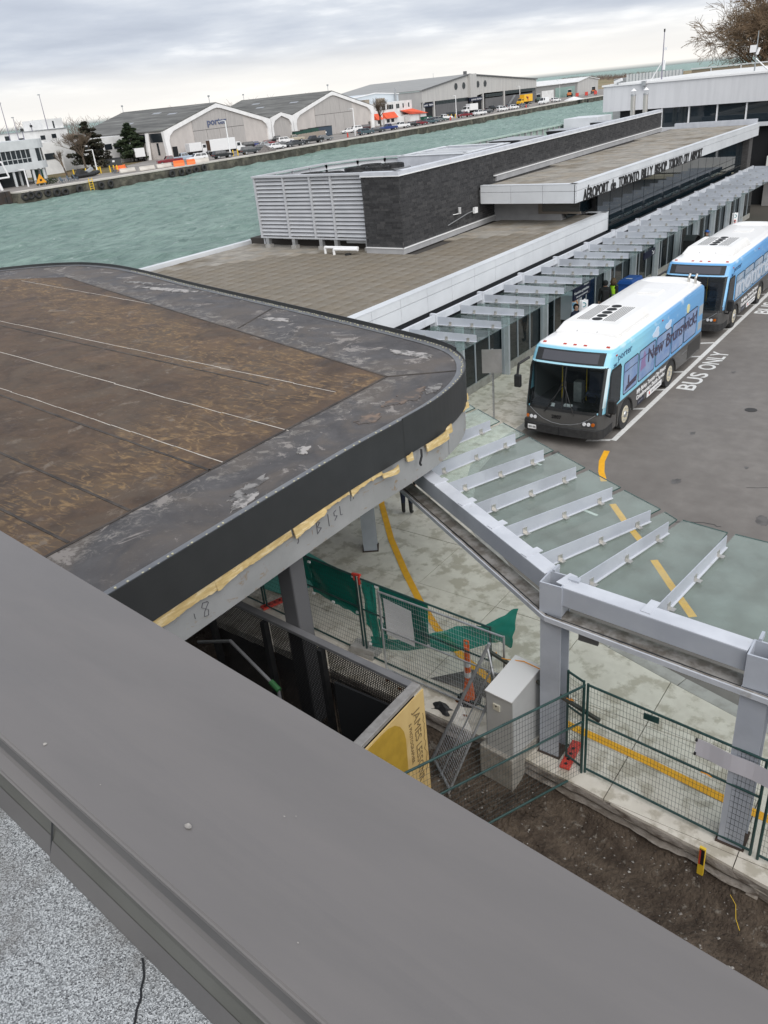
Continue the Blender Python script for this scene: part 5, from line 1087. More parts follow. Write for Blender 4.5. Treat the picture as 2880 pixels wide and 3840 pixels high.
        ob('statue_motif', B().ext([(1.286, y, z) for y, z in ((3.05, 1.5), (3.55, 1.55), (3.45, 1.75), (3.5, 1.95), (3.35, 2.1), (3.25, 1.9), (3.12, 1.85))], (.004, 0, 0)), mat('purple', (.24, .17, .33), .4), t)
        for y, z in ((4.4, 2.38), (5.6, 2.30)):
            P = []
            for k in range(18): a = 2*math.pi*k/18; r_ = .2+.05*math.sin(3*a+y); P.append((1.266, y+r_*1.5*math.cos(a), z+r_*.8*math.sin(a)))
            ob('cloud_motif', B().ext(P, (.012, 0, 0)), mat('cloud', (.55, .66, .80), .4), t)
    # dashboard and things seen through the windshield
    for sd_ in (-1, 1): ob('interior_wall', B().box(min(sd_*1.21, sd_*1.225), .75, 1.0, max(sd_*1.21, sd_*1.225), 9.4, 2.5), M['intr'], t)
    ob('interior_ceiling', B().box(-1.2, .62, 2.40, 1.2, 9.4, 2.43), M['intr'], t); ob('interior_rear', B().box(-1.2, 9.3, 1.0, 1.2, 9.35, 2.4), M['intr'], t)
    ob('cabin_floor', B().box(-1.2, .45, 1.0, 1.2, 9.4, 1.012), mat('bus_floor', (.05, .05, .055), .8), t); ob('driver_seat', B().box(.4, 1.15, 1.01, .9, 1.3, 2.0).box(.4, .9, 1.3, .9, 1.3, 1.42), M['seatblue'], t)
    for yy in (2.6, 3.5, 4.4, 5.3):
        for xx in (-.75, .75): s2 = ob('passenger_seat', B().box(xx-.42, yy, 1.01, xx+.42, yy+.45, 1.45), M['seatblue'], t); ob('seat_back', B().box(xx-.42, yy+.40, 1.45, xx+.42, yy+.5, 2.1), M['seatblue'], s2)
    ob('fare_box', B().box(.05, .8, 1.0, .3, 1.05, 1.75), M['galv'], t); ob('partition', B().box(.3, 1.45, 1.0, 1.2, 1.48, 2.2), mat('partition', (.12, .14, .15), .3), t)
    ob('dashboard', B().box(-1.1, .25, 1.0, 1.1, .7, 1.16), M['black'], t); ob('steering_wheel', B().tor((.6, .75, 1.25), (0, -.6, .8), .22, .02, 16, 5), M['black'], t)
    for x, y in ((-.5, 1.2), (.25, 1.3)): ob('grab_pole', B().cyl((x, y, 1.0), (x, y, 2.6), .02, n=6), M['yellow'], t)
    ob('paper', B().obb((-.35, .2, 1.17), (.06, .0, 0), (0, .02, .05), (0, .004, -.002)), M['sign_w'], t); ob('box', B().box(.0, .2, 1.16, .24, .32, 1.21), M['sign_w'], t)
    t.location = loc; return t
make_bus((-9.45, 20.85, 0), 'nearest blue and grey shuttle bus with New Brunswick lettering and white roof', 0)
make_bus((-9.40, 32.95, 0), 'second shuttle bus with white montréal lettering parked behind the nearest bus', 1)

# ------------------------------------------------------------------ temporary fencing and site things
def fence(nm, p0, p1, z0, z1, label, fm='green_f', wm='wire', mid=.62, group=None, sx_=.052, sz_=.10, posts=True, r=.021, tilt=None):
    p0, p1 = Vector((*p0, 0)), Vector((*p1, 0)); d = p1-p0; ln = d.length; u = d/ln; upv = Vector((0, 0, 1)) if tilt is None else Vector(tilt).normalized()
    t = thing(nm, label, 'fence', (p0.x, p0.y, z0), 0, group); H_ = z1-z0; o = Vector((p0.x, p0.y, z0)); P = lambda s_, h: o+u*s_+upv*h
    for s_ in (0, ln): ob('post', B().cyl(P(s_, 0 if posts else 0), P(s_, H_), r, n=8), M[fm], t, smooth='auto')
    ob('rail', B().cyl(P(0, H_-.02), P(ln, H_-.02), r*.9, n=8), M[fm], t, smooth='auto'); ob('rail', B().cyl(P(0, .08), P(ln, .08), r*.9, n=8), M[fm], t, smooth='auto')
    if mid: ob('rail', B().cyl(P(0, H_*mid), P(ln, H_*mid), r*.8, n=8), M[fm], t, smooth='auto')
    b = B(); n_ = int(ln/sx_)
    for k in range(1, n_): b.cyl(P(k*ln/n_, .08), P(k*ln/n_, H_-.02), .0024, n=3, caps=False)
    n_ = int((H_-.1)/sz_)
    for k in range(1, n_): b.cyl(P(0, .08+k*(H_-.1)/n_), P(ln, .08+k*(H_-.1)/n_), .0024, n=3, caps=False)
    ob('wire_mesh', b, M[wm], t, kind='stuff'); return t
G_ = 'temporary site fence panels'
fence('site_fence', (-14.2, 9.98), (-11.42, 9.78), .10, 2.0, 'green fence panel furthest left, partly hidden behind the dark post', group=G_)
fence('site_fence', (-11.32, 9.76), (-8.42, 9.52), .10, 2.0, 'green fence panel hung with dark green netting, left of the red clamp', group=G_)
fb = fence('site_fence', (-8.32, 9.49), (-5.42, 9.32), .10, 2.0, 'green fence panel with white notice sheet, right of the red clamp', group=G_)
fence('site_fence', (-7.72, 9.30), (-5.10, 9.20), .12, 2.0, 'galvanised fence panel standing just in front of the white notice sheet', 'galv', 'galv', mid=.55, group=G_)
fr = fence('site_fence', (-3.50, 8.85), (-.96, 8.60), .14, 1.94, 'green fence panel between the two nearest steel columns', group=G_)
fence('site_fence', (-.86, 8.58), (1.7, 8.33), .14, 1.94, 'green fence panel at the right edge of the picture', group=G_)
fence('site_fence', (-3.87, 8.97), (-3.57, 8.86), .14, 1.96, 'very narrow green fence section beside the steel column', group=G_)
fence('site_fence', (-3.55, 8.83), (-4.95, 5.9), .02, 1.92, 'green fence panel swung out over the dug soil', group=G_)
lp = thing('leaning_panel', 'galvanised panel leaning down into the dug soil beside the plywood', 'fence', (-5.8, 8.1, -.35))
A0, A1, B0_, B1_ = Vector((-6.02, 8.2, -.36)), Vector((-5.21, 8.92, 2.0)), Vector((-5.42, 7.78, -.42)), Vector((-5.02, 8.75, 1.35))
ob('tube', B().cyl(A0, A1, .03, n=8), M['galv'], lp, smooth='auto'); ob('tube', B().cyl(B0_, B1_, .022, n=8), M['galv'], lp, smooth='auto'); ob('tube', B().cyl(A0.lerp(A1, .03), B0_.lerp(B1_, .03), .02, n=6), M['galv'], lp); ob('tube', B().cyl(A0.lerp(A1, .97), B1_, .02, n=6), M['galv'], lp); ob('tube', B().cyl(A0.lerp(B0_, .5), A1.lerp(B1_, .55), .016, n=6), M['galv'], lp)
b = B()
for k in range(1, 42): t_ = k/42; b.cyl(A0.lerp(A1, t_), B0_.lerp(B1_, t_), .0022, n=3, caps=False)
for k in range(1, 8): t_ = k/8; b.cyl(A0.lerp(B0_, t_), A1.lerp(B1_, t_), .0022, n=3, caps=False)
ob('wire_mesh', b, M['galv'], lp, kind='stuff')
# netting
NT = thing('green_netting', 'torn dark green debris netting tied to the fence and flapping at its free end', 'netting', (-8, 9.5, .3))
def net(x0, x1, z0a, z1a, z0b, z1b, y0, y1, amp, nm='net'):
    b = B(); b.grid(lambda u, v: (x0+(x1-x0)*u, y0+(y1-y0)*u+amp*math.sin(9*u+4*v)*.5+amp*mnoise.noise(Vector((u*4, v*3, x0))), (z0a+(z0b-z0a)*u)*(1-v)+(z1a+(z1b-z1a)*u)*v+.035*mnoise.noise(Vector((u*7, 3, x0)))*(1-v)), 30, 12); ob(nm, b, M['poly'], NT, smooth=True)
net(-9.72, -8.45, 1.12, 1.98, 1.02, 1.97, 9.66, 9.55, .02); net(-9.74, -8.47, 1.16, 1.97, 1.08, 1.94, 9.68, 9.57, .03); net(-10.1, -9.7, 1.5, 1.98, 1.3, 1.98, 9.7, 9.66, .02); net(-8.28, -7.95, .9, 1.96, .5, 1.95, 9.52, 9.5, .03); net(-7.95, -7.75, .5, 1.2, .62, 1.0, 9.5, 9.5, .02); net(-7.85, -6.75, .85, 1.95, .95, 1.93, 9.51, 9.45, .03); net(-7.85, -6.8, .88, 1.94, .98, 1.9, 9.53, 9.47, .02)
KT = [(-8.25, .42, .62, 9.52), (-7.6, .48, .80, 9.55), (-7.0, .72, 1.10, 9.62), (-6.5, .86, 1.28, 9.72), (-6.1, .95, 1.42, 9.82), (-5.8, 1.08, 1.60, 9.86), (-5.5, 1.22, 1.86, 9.90), (-5.22, 1.40, 2.04, 9.84)]
def kt(u, i):
    f_ = u*(len(KT)-1); k_ = min(int(f_), len(KT)-2); t_ = f_-k_; P_ = [KT[max(0, min(len(KT)-1, k_+d))][i] for d in (-1, 0, 1, 2)]
    return .5*(2*P_[1]+(P_[2]-P_[0])*t_+(2*P_[0]-5*P_[1]+4*P_[2]-P_[3])*t_*t_+(3*P_[1]-P_[0]-3*P_[2]+P_[3])*t_**3)
b = B(); b.grid(lambda u, v: (kt(u, 0)+.05*mnoise.noise(Vector((u*9, v*3, 2))), kt(u, 3)+.10*math.sin(11*u+2.5*v)*(.4+u)+.06*mnoise.noise(Vector((u*8, v*4, 7))), kt(u, 1)*(1-v)+kt(u, 2)*v+.03*mnoise.noise(Vector((u*14, v*2, 1)))), 60, 14); ob('net', b, M['poly'], NT, smooth=True)
b = B()
for x, z in ((-9.6, 1.94), (-8.5, 1.93), (-9.6, 1.2), (-8.5, 1.1), (-7.9, 1.93), (-6.8, 1.9), (-6.8, 1.0), (-8.2, .5), (-9.1, 1.15)): b.box(x-.03, 9.46 if x > -8.3 else 9.53, z-.02, x+.03, 9.49 if x > -8.3 else 9.56, z+.02)
ob('ties', b, M['sign_w'], NT, kind='stuff')
ns = thing('notice_sheet', 'white blank notice sheet hung on the fence against the green netting', 'sign', (-7.4, 9.4, .9)); b = B(); b.grid(lambda u, v: (-7.72+.66*u, 9.415-.04*u+.02*math.sin(3*v+u), .95+.82*v-.04*u), 8, 8); ob('sheet', b, M['sign_w'], ns, solid=.003)
ns = thing('site_banner', 'long pale blank banner tied along the right fence panel', 'sign', (-1.4, 8.7, 1.3)); b = B(); b.grid(lambda u, v: (-1.86+1.15*u, 8.665-.115*u+.01*math.sin(12*u), 1.52+.30*v-.02*u), 12, 3); ob('sheet', b, mat('banner', (.60, .58, .62), .6), ns, solid=.003)
ob('tie', B().box(-1.87, 8.64, 1.78, -1.84, 8.67, 1.82), M['black'], ns); ob('tie', B().box(-1.87, 8.64, 1.53, -1.84, 8.67, 1.57), M['black'], ns)
b = B().box(-2.62, 8.735, 1.76, -2.40, 8.755, 1.86); ob('name_tag', b, M['green_f'], fr)
s = thing('fence_clamp', 'bright red clamp joining the tops of two fence posts', 'clamp', (-8.37, 9.5, 2.0)); ob('bar', B().obb((-8.37, 9.5, 2.04), (.11, -.012, .02), (.002, .02, 0), (0, 0, .018)), M['red'], s); ob('jaw', B().box(-8.45, 9.49, 1.90, -8.42, 9.53, 2.04), M['red'], s); ob('jaw', B().box(-8.31, 9.46, 1.85, -8.28, 9.50, 2.04), M['red'], s)
def foot(x, y, a, z, lab, tilt=0):
    t = thing('plastic_base', lab, 'base', (x, y, z), 0, 'red fence feet'); u = Vector((math.cos(a), math.sin(a), tilt)).normalized()*.32; v = Vector((-math.sin(a), math.cos(a), 0))*.085; c = Vector((x, y, z+.03))
    ob('plate', B().obb(c, u, v, (0, 0, .025)), M['red'], t, bevel=.012)
    for k in (-.75, -.4, 0, .4): ob('hole', B().cyl(c+u*k+Vector((0, 0, .026)), c+u*k+Vector((0, 0, .0285)), .028, n=10), M['dark'], t)
foot(-3.83, 9.06, R(95), .13, 'red plastic fence foot beside the steel column and narrow fence'); foot(-11.27, 9.95, R(70), .13, 'red plastic fence foot far left beyond the dark post'); foot(-11.5, 9.5, R(75), .02, 'red plastic fence foot seen through the perforated black panel')
t = thing('ballast_blocks', 'two grey concrete ballast blocks stacked at the foot of the clamped posts', 'block', (-8.45, 9.6, .12)); ob('block', B().box(-8.75, 9.42, .12, -8.15, 9.75, .22), M['concrete_d'], t, bevel=.012); ob('block', B().obb((-8.42, 9.56, .28), (.27, .03, 0), (-.02, .14, 0), (0, 0, .055)), M['concrete_d'], t, bevel=.012)
t = thing('traffic_delineator', 'orange and white traffic post on a dark base behind the wire fence', 'traffic post', (-5.96, 9.42, .12)); ob('base', B().cyl((-5.96, 9.42, .12), (-5.96, 9.42, .17), .24, .2, n=8), M['rubber'], t)
ob('tube', B().cyl((-5.96, 9.42, .17), (-5.96, 9.42, .5), .115, .075, n=14).cyl((-5.96, 9.42, .5), (-5.96, 9.42, 1.32), .062, .052, n=14), M['orange'], t, smooth='auto')
for z in (.66, .9): ob('band', B().cyl((-5.96, 9.42, z), (-5.96, 9.42, z+.11), .066, n=14), M['sign_w'], t)
ob('handle', B().tube([(-6.0, 9.42, 1.3), (-6.0, 9.42, 1.44), (-5.92, 9.42, 1.44), (-5.92, 9.42, 1.3)], .018, 6), M['orange'], t)
# cabinet
cu, cv = Vector((.505, -.055, 0)), Vector((.13, .76, 0)); c0 = Vector((-5.035, 8.455, 0))
cb_ = thing('utility_cabinet', 'light grey utility cabinet with sloped top on a concrete pad beside the column', 'cabinet', (-4.75, 8.8, .3))
M['cab'] = mat('cabinet_grey', (.42, .425, .42), .5, c2=(.46, .465, .46), ns=2); Z = lambda p, z: Vector((p.x, p.y, z))
ob('body', B().ext([Z(c0, .3), Z(c0, 1.46), Z(c0+cv, 1.66), Z(c0+cv, .3)], cu), M['cab'], cb_); ob('lid', B().ext([Z(c0-cv*.03, 1.455), Z(c0-cv*.03, 1.475), Z(c0+cv*1.01, 1.685), Z(c0+cv*1.01, 1.665)], cu), mat('cabinet_lid', (.62, .62, .61), .45), cb_)
pc = c0+cu*.42-cv.normalized()*.012; ob('latch', B().obb(Z(pc, 1.22), cu.normalized()*.065, cv.normalized()*.012, (0, 0, .06)), mat('latch_cream', (.60, .57, .47), .5), cb_, bevel=.004); ob('door_edge', B().obb(Z(c0+cu*.02-cv.normalized()*.003, .88), cu.normalized()*.008, cv.normalized()*.003, (0, 0, .56)), M['galv'], cb_); ob('keyhole', B().cyl(Z(pc-cv.normalized()*.012, 1.25), Z(pc-cv.normalized()*.018, 1.25), .014, n=8), M['dark'], cb_)
p0 = c0-cu*.22-cv*.1; ob('cabinet_pad', B().ext([Z(p0, -.38), Z(p0+cu*1.3, -.38), Z(p0+cu*1.3+cv*1.2, -.38), Z(p0+cv*1.2, -.38)], (0, 0, .68)), mat('pad_concrete', (.33, .31, .27), .9, c2=(.25, .23, .2), ns=5, bp=.3), label='rough concrete pad under the grey utility cabinet', cat='pad', bevel=.02)
b = B().bar((-5.42, 9.18, 1.62), (-3.30, 8.86, 1.30), .05, .05); ob('steel_bar', b, mat('bar_dark', (.055, .06, .05), .6, c2=(.12, .06, .03), ns=5, lo=.55, hi=.65), label='dark steel bar tied between the fence posts in front of the cabinet', cat='bar')
ropem = mat('orange_rope', (.75, .30, .03), .8)
for pts, lab in (([(-5.25, 9.2, 1.62), (-5.2, 9.14, 1.58), (-5.05, 9.13, 1.60), (-4.7, 9.12, 1.70), (-4.3, 9.1, 1.66), (-4.2, 9.08, 1.62)], 'thin orange rope running from the steel bar over the cabinet top'), ([(-3.87, 8.93, 1.44), (-3.80, 8.90, 1.46), (-3.75, 8.93, 1.44), (-3.82, 8.98, 1.42)], 'orange rope tie on the narrow fence post'), ([(-1.75, 8.66, 1.25), (-1.66, 8.63, 1.28), (-1.6, 8.65, 1.24), (-1.7, 8.7, 1.22)], 'orange rope tie on the middle rail of the right fence panel')):
    ob('rope', B().tube(pts, .009, 5), ropem, label=lab, cat='rope')
t = thing('marker_stake', 'yellow stake with printed label stuck upright in the soil bank', 'stake', (-1.5, 8.26, -.25)); ob('stake', B().obb((-1.50, 8.24, .04), (.042, -.004, 0), (.002, .016, .005), (0, -.02, .29)), M['yellow'], t); ob('label', B().obb((-1.50, 8.219, .14), (.034, -.003, 0), (.0005, .007, .001), (0, -.012, .16)), M['black'], t); ob('stripe', B().obb((-1.525, 8.2135, .13), (.010, -.001, 0), (.0005, .003, .001), (0, -.011, .15)), M['red'], t)
put_text('lettering', 'BURIED CABLE', .04, M['yellow'], (-1.487, 8.206, .28), (0, .06, -1), (1, -.08, 0), t, width=.30, ext=.001)
ob('plank', B().obb((-.80, 8.33, -.06), (.075, -.008, 0), (.005, .10, .16), (-.003, -.014, .012)), M['wood'], label='short weathered wooden plank leaning on the slab edge under the right fence', cat='plank')
b = B(); b.grid(lambda u, v: (-6.42+.34*u+.05*math.sin(7*v), 8.86+.2*v+.04*math.sin(5*u), .13+.09*math.sin(math.pi*u)*math.sin(math.pi*v)+.02*mnoise.noise(Vector((u*6, v*6, 0)))), 8, 6); ob('cloth_rag', b, M['black'], label='crumpled black cloth lying on the slab edge beside the fence', cat='cloth', solid=.006)
ob('spray_strap', B().tube([(-1.05, 8.1, -.2), (-.95, 8.0, -.22), (-.9, 7.85, -.3), (-.82, 7.75, -.36)], .004, 5), M['yellow'], label='thin yellow strap trailing over the soil near the plank', cat='strap')
rub = B()
for i in range(34):
    x, y = rnd.gauss(-4.6, .4), rnd.gauss(7.95, .22); s_ = rnd.uniform(.012, .05); z = soil_z(x, y)
    P = [Vector((x, y, z))+Vector((rnd.uniform(-1, 1), rnd.uniform(-1, 1), rnd.uniform(-.2, .9)))*s_ for _ in range(8)]
    c = sum(P, Vector())/8; P = [c+Vector((sx_, sy_, sz_+rnd.uniform(-.4, .4)))*s_*rnd.uniform(.35, 1) for sx_ in (-1, 1) for sy_ in (-1, 1) for sz_ in (-.6, .6)]
    rub.add(P, [(0, 1, 3, 2), (4, 6, 7, 5), (0, 4, 5, 1), (2, 3, 7, 6), (0, 2, 6, 4), (1, 5, 7, 3)])
ob('rubble', rub, M['soil'], label='broken rubble lumps heaped under the cabinet pad', cat='rubble', kind='stuff')
b = B()
for x, y in ((-7.6, 9.2), (-7.55, 9.1), (-5.8, 9.0), (-6.1, 9.25), (-7.2, 9.0)): b.add([(x+.05*math.cos(a)*rnd.uniform(.5, 1.2), y+.04*math.sin(a)*rnd.uniform(.5, 1.2), .132+rnd.uniform(0, .02)) for a in [k*1.05 for k in range(6)]], [tuple(range(6))])
ob('dead_leaves', b, mat('leaf_brown', (.16, .06, .02), .9), label='few brown dead leaves on the concrete by the fence', cat='leaves', kind='stuff')
ob('ground_net', B().grid(lambda u, v: (-13.2+2.0*u+.5*v, 10.3+1.9*v-.5*u*v, .135+.02*mnoise.noise(Vector((u*4, v*4, 0)))), 10, 10), mat('teal_net', (.10, .36, .30), .8), label='teal green netting lying flat on the pavement under the dark roof', cat='netting')
ob('asphalt_patch', sheet([(-6.9, 9.55), (-6.3, 10.2), (-5.0, 10.55), (-4.5, 10.3), (-5.5, 9.62)], .1275), mat('patch', (.10, .095, .09), .9, c2=(.20, .19, .17), ns=3, lo=.5, hi=.7), mk)

# ------------------------------------------------------------------ people
def person(name, label, loc, head_dir, H_=1.74, top='cloth_b', legs='cloth_b', hairm='hair', pose='stand', boots=None, sit=False):
    k = H_/1.74; t = thing(name, label, 'person', (0, 0, 0))
    V, Ed, Rd = [], [], []
    def vtx(p, r, link=None):
        V.append(Vector(p)*k); Rd.append(r*k)
        if link is not None: Ed.append((link, len(V)-1))
        return len(V)-1
    pel = vtx((0, 0, .94), .14); sp = vtx((0, .01, 1.14), .135, pel); ch = vtx((0, .0, 1.34), .155, sp); nk = vtx((0, .0, 1.48), .062, ch); hd = vtx((0, -.015, 1.58), .088, nk); ht = vtx((0, -.01, 1.68), .078, hd)
    for s_ in (-1, 1):
        hp = vtx((s_*.095, 0, .88), .10, pel)
        if sit: kn = vtx((s_*.11, -.42, .86), .075, hp); an = vtx((s_*.11, -.44, .46), .05, kn); ft = vtx((s_*.12, -.58, .42), .042, an)
        else: kn = vtx((s_*.10, -.02, .48), .068, hp); an = vtx((s_*.105, .02, .09), .048, kn); ft = vtx((s_*.115, -.13, .045), .04, an)
        sh = vtx((s_*.185, 0, 1.40), .065, ch); el = vtx((s_*.235, .03, 1.12), .052, sh)
        wr = vtx((s_*.225, -.08, .90), .034, el) if pose == 'stand' else vtx((s_*.10, -.24, 1.10), .034, el)
        d = Vector((0, -.02, -.09)) if pose == 'stand' else Vector((-s_*.06, -.06, 0)); w0 = V[wr]/k; pm_ = vtx(w0+d, .036, wr)
        sd_ = Vector((0, 1, 0)) if pose == 'stand' else Vector((0, 0, 1))
        for q, (o_, l_) in enumerate(((-.028, .07), (-.010, .08), (.010, .076), (.028, .06))): f1 = vtx(w0+d*1.5+sd_*o_, .010, pm_); vtx(w0+d*1.5+sd_*o_*1.1+d.normalized()*l_*.7+Vector((-s_*.015, 0, 0)), .008, f1)
        th = vtx(w0+d*.7-sd_*.045, .011, pm_); vtx(w0+d*1.2-sd_*.062, .009, th)
    me = bpy.data.meshes.new('sk'); me.from_pydata(V, Ed, []); o = bpy.data.objects.new('sk', me); COL.objects.link(o)
    m_ = o.modifiers.new('s', 'SKIN'); me.skin_vertices[0].data[0].use_root = True
    for i, r_ in enumerate(Rd): me.skin_vertices[0].data[i].radius = (r_, r_*(.78 if i in (1, 2) else 1))
    o.modifiers.new('d', 'SUBSURF').levels = 2
    dg = bpy.context.evaluated_depsgraph_get(); bm_ = bpy.data.meshes.new_from_object(o.evaluated_get(dg)); bpy.data.objects.remove(o)
    bm_.materials.clear()
    for q in (M[legs], M[top], M['skin'], M['hair'], M[boots or 'black']): bm_.materials.append(q)
    for p in bm_.polygons:
        p.use_smooth = True; c = p.center/k
        if c.z > 1.50: p.material_index = 2
        elif abs(c.x) > .16 and c.z < .87 or (pose != 'stand' and c.y < -.22 and c.z > 1.0): p.material_index = 2
        elif c.z > .92 or abs(c.x) > .17: p.material_index = 1
        elif c.z < .36 and boots or c.z < .10: p.material_index = 4
        else: p.material_index = 0
    bm_.name = 'person_body'; ob('body', bm_, None, t)
    # face and hair
    C = Vector((0, -.012, 1.61))*k
    def blob(c, r, n=10): 
        return B().grid(lambda u, v: (c[0]+r[0]*math.cos(2*math.pi*u)*math.sin(math.pi*v), c[1]+r[1]*math.sin(2*math.pi*u)*math.sin(math.pi*v), c[2]-r[2]*math.cos(math.pi*v)), n, n)
    hr_ = B().grid(lambda u, v: (lambda a, e_: (C.x+.108*k*math.cos(a)*math.cos(e_), C.y+.02*k+.112*k*math.sin(a)*math.cos(e_), C.z+.02*k+.118*k*math.sin(e_)))(R(-25)+R(230)*u, R(-55)+R(145)*v), 14, 10)
    ob('hair', hr_, M[hairm], t, smooth=True, solid=.02)
    ob('nose', blob((0, C.y-.098*k, C.z-.012*k), (.012, .02, .022)), M['skin'], t, smooth=True); ob('mouth', blob((0, C.y-.088*k, C.z-.052*k), (.026, .008, .008)), mat('lips', (.30, .10, .09), .5) if 'lips' not in bpy.data.materials else bpy.data.materials['lips'], t, smooth=True)
    for s_ in (-1, 1): ob('eye', blob((s_*.032, C.y-.085*k, C.z+.015*k), (.012, .008, .008)), M['letter'], t, smooth=True); ob('ear', blob((s_*.088*k, C.y+.01, C.z), (.012, .024, .032)), M['skin'], t, smooth=True)
    t.location = loc; t.rotation_euler = (0, 0, head_dir); return t
def vest(t, k=1.0):
    b = B(); b.grid(lambda u, v: (lambda a, z: ((.195-.03*(z > 1.38))*math.cos(a)*k, (.155-.02*(z > 1.38))*math.sin(a)*k, z*k))(2*math.pi*u, .86+.60*v), 24, 8)
    o = ob('vest', b, M['hivis'], None, smooth=True); o.parent = t; b = B(); b.grid(lambda u, v: (.199*math.cos(2*math.pi*u)*k, .159*math.sin(2*math.pi*u)*k, (1.06+.05*v)*k), 24, 1); q = ob('reflective_band', b, M['galv'], None); q.parent = o
    b = B(); b.grid(lambda u, v: (lambda a, e_: (.125*math.cos(a)*math.cos(e_)*k, .02+.13*math.sin(a)*math.cos(e_)*k, (1.60+.14*math.sin(e_))*k))(R(-40)+R(260)*u, R(-60)+R(150)*v), 14, 10); q = ob('fur_hood', b, M['hair'], None, smooth=True, solid=.03); q.parent = t
p = person('person', 'person in bright yellow-green safety vest and furry hood facing the shelter', (-13.15, 34.35, .12), R(150), 1.80); vest(p, 1.02)
p = person('person', 'person in black clothes with a backpack standing beside the safety vest wearer', (-13.3, 33.75, .12), R(-150), 1.82, hairm='cloth_b'); b = B().obb((0, .20, 1.22), (.15, 0, 0), (0, .09, 0), (0, 0, .22)); q = ob('backpack', b, M['cloth_b'], None, bevel=.05); q.parent = p
p = person('person', 'person in dark clothes under the navettes gratuites sign, half hidden by the front bus', (-13.0, 30.0, .12), R(60), 1.72, hairm='cloth_b', top='navy')
p = person('person', 'person in dark jeans and black boots seen below the canopy beam, upper body hidden', (-10.98, 14.80, .12), R(200), 1.70, top='cloth_b', legs='navy', boots='black')
p = person('person', 'seated person in a blue cap beside the litter bin, seen over the second bus', (-12.75, 46.6, .12), R(60), 1.70, top='cloth_b', sit=True)
q = ob('cap', B().grid(lambda u, v: (.11*math.cos(2*math.pi*u)*math.cos(R(88)*v), .11*math.sin(2*math.pi*u)*math.cos(R(88)*v), 1.64+.1*math.sin(R(88)*v)), 14, 6).box(-.07, -.2, 1.635, .07, -.08, 1.65), M['blue'], None); q.parent = p
t = thing('bench', 'low dark bench under the seated person', 'bench', (-12.7, 46.7, .12)); ob('seat', B().box(-13.1, 46.0, .80, -12.45, 47.4, .86), M['black'], t); ob('leg', B().box(-13.0, 46.1, .12, -12.6, 46.2, .80), M['black'], t); ob('leg', B().box(-13.0, 47.2, .12, -12.6, 47.3, .80), M['black'], t)
# ------------------------------------------------------------------ across the water: hangars and other buildings
ZG = .3
def roofmat():
    ma, t, p = newmat('hangar_roof'); a = tex(t, .8, 7, .65, st=(.12, 1, 1)); c = tex(t, .35, 5, .6, st=(.3, 1, 1), loc=(4, 2, 0))
    col = ramp(t, a.outputs[0], [(.35, (.075, .075, .072)), (.55, (.14, .14, .132)), (.7, (.21, .21, .20))]); col = mixc(t, ramp(t, c.outputs[0], [(.62, 0.0), (.7, .4)]), col, (.12, .14, .09)); L(t, col, p.inputs['Base Color']); p.inputs['Roughness'].default_value = .9; return ma
M['hroof'] = roofmat(); M['hwall'] = mat('hangar_wall', (.54, .50, .47), .8, c2=(.48, .445, .42), ns=.5, st=(1, 1, .5), det=6); M['hframe'] = mat('hangar_frame', (.82, .81, .80), .7, c2=(.74, .73, .72), ns=.6)
M['hdoor'] = mat('hangar_door', (.44, .415, .395), .7, c2=(.37, .35, .335), ns=1.2, st=(1, 6, .3)); M['seam'] = mat('door_seam', (.10, .095, .09), .8)
M['pblue'] = mat('porter_dark_blue', (.10, .12, .20), .5); M['winf'] = mat('far_window', (.02, .025, .03), .15)
XF = -172.0
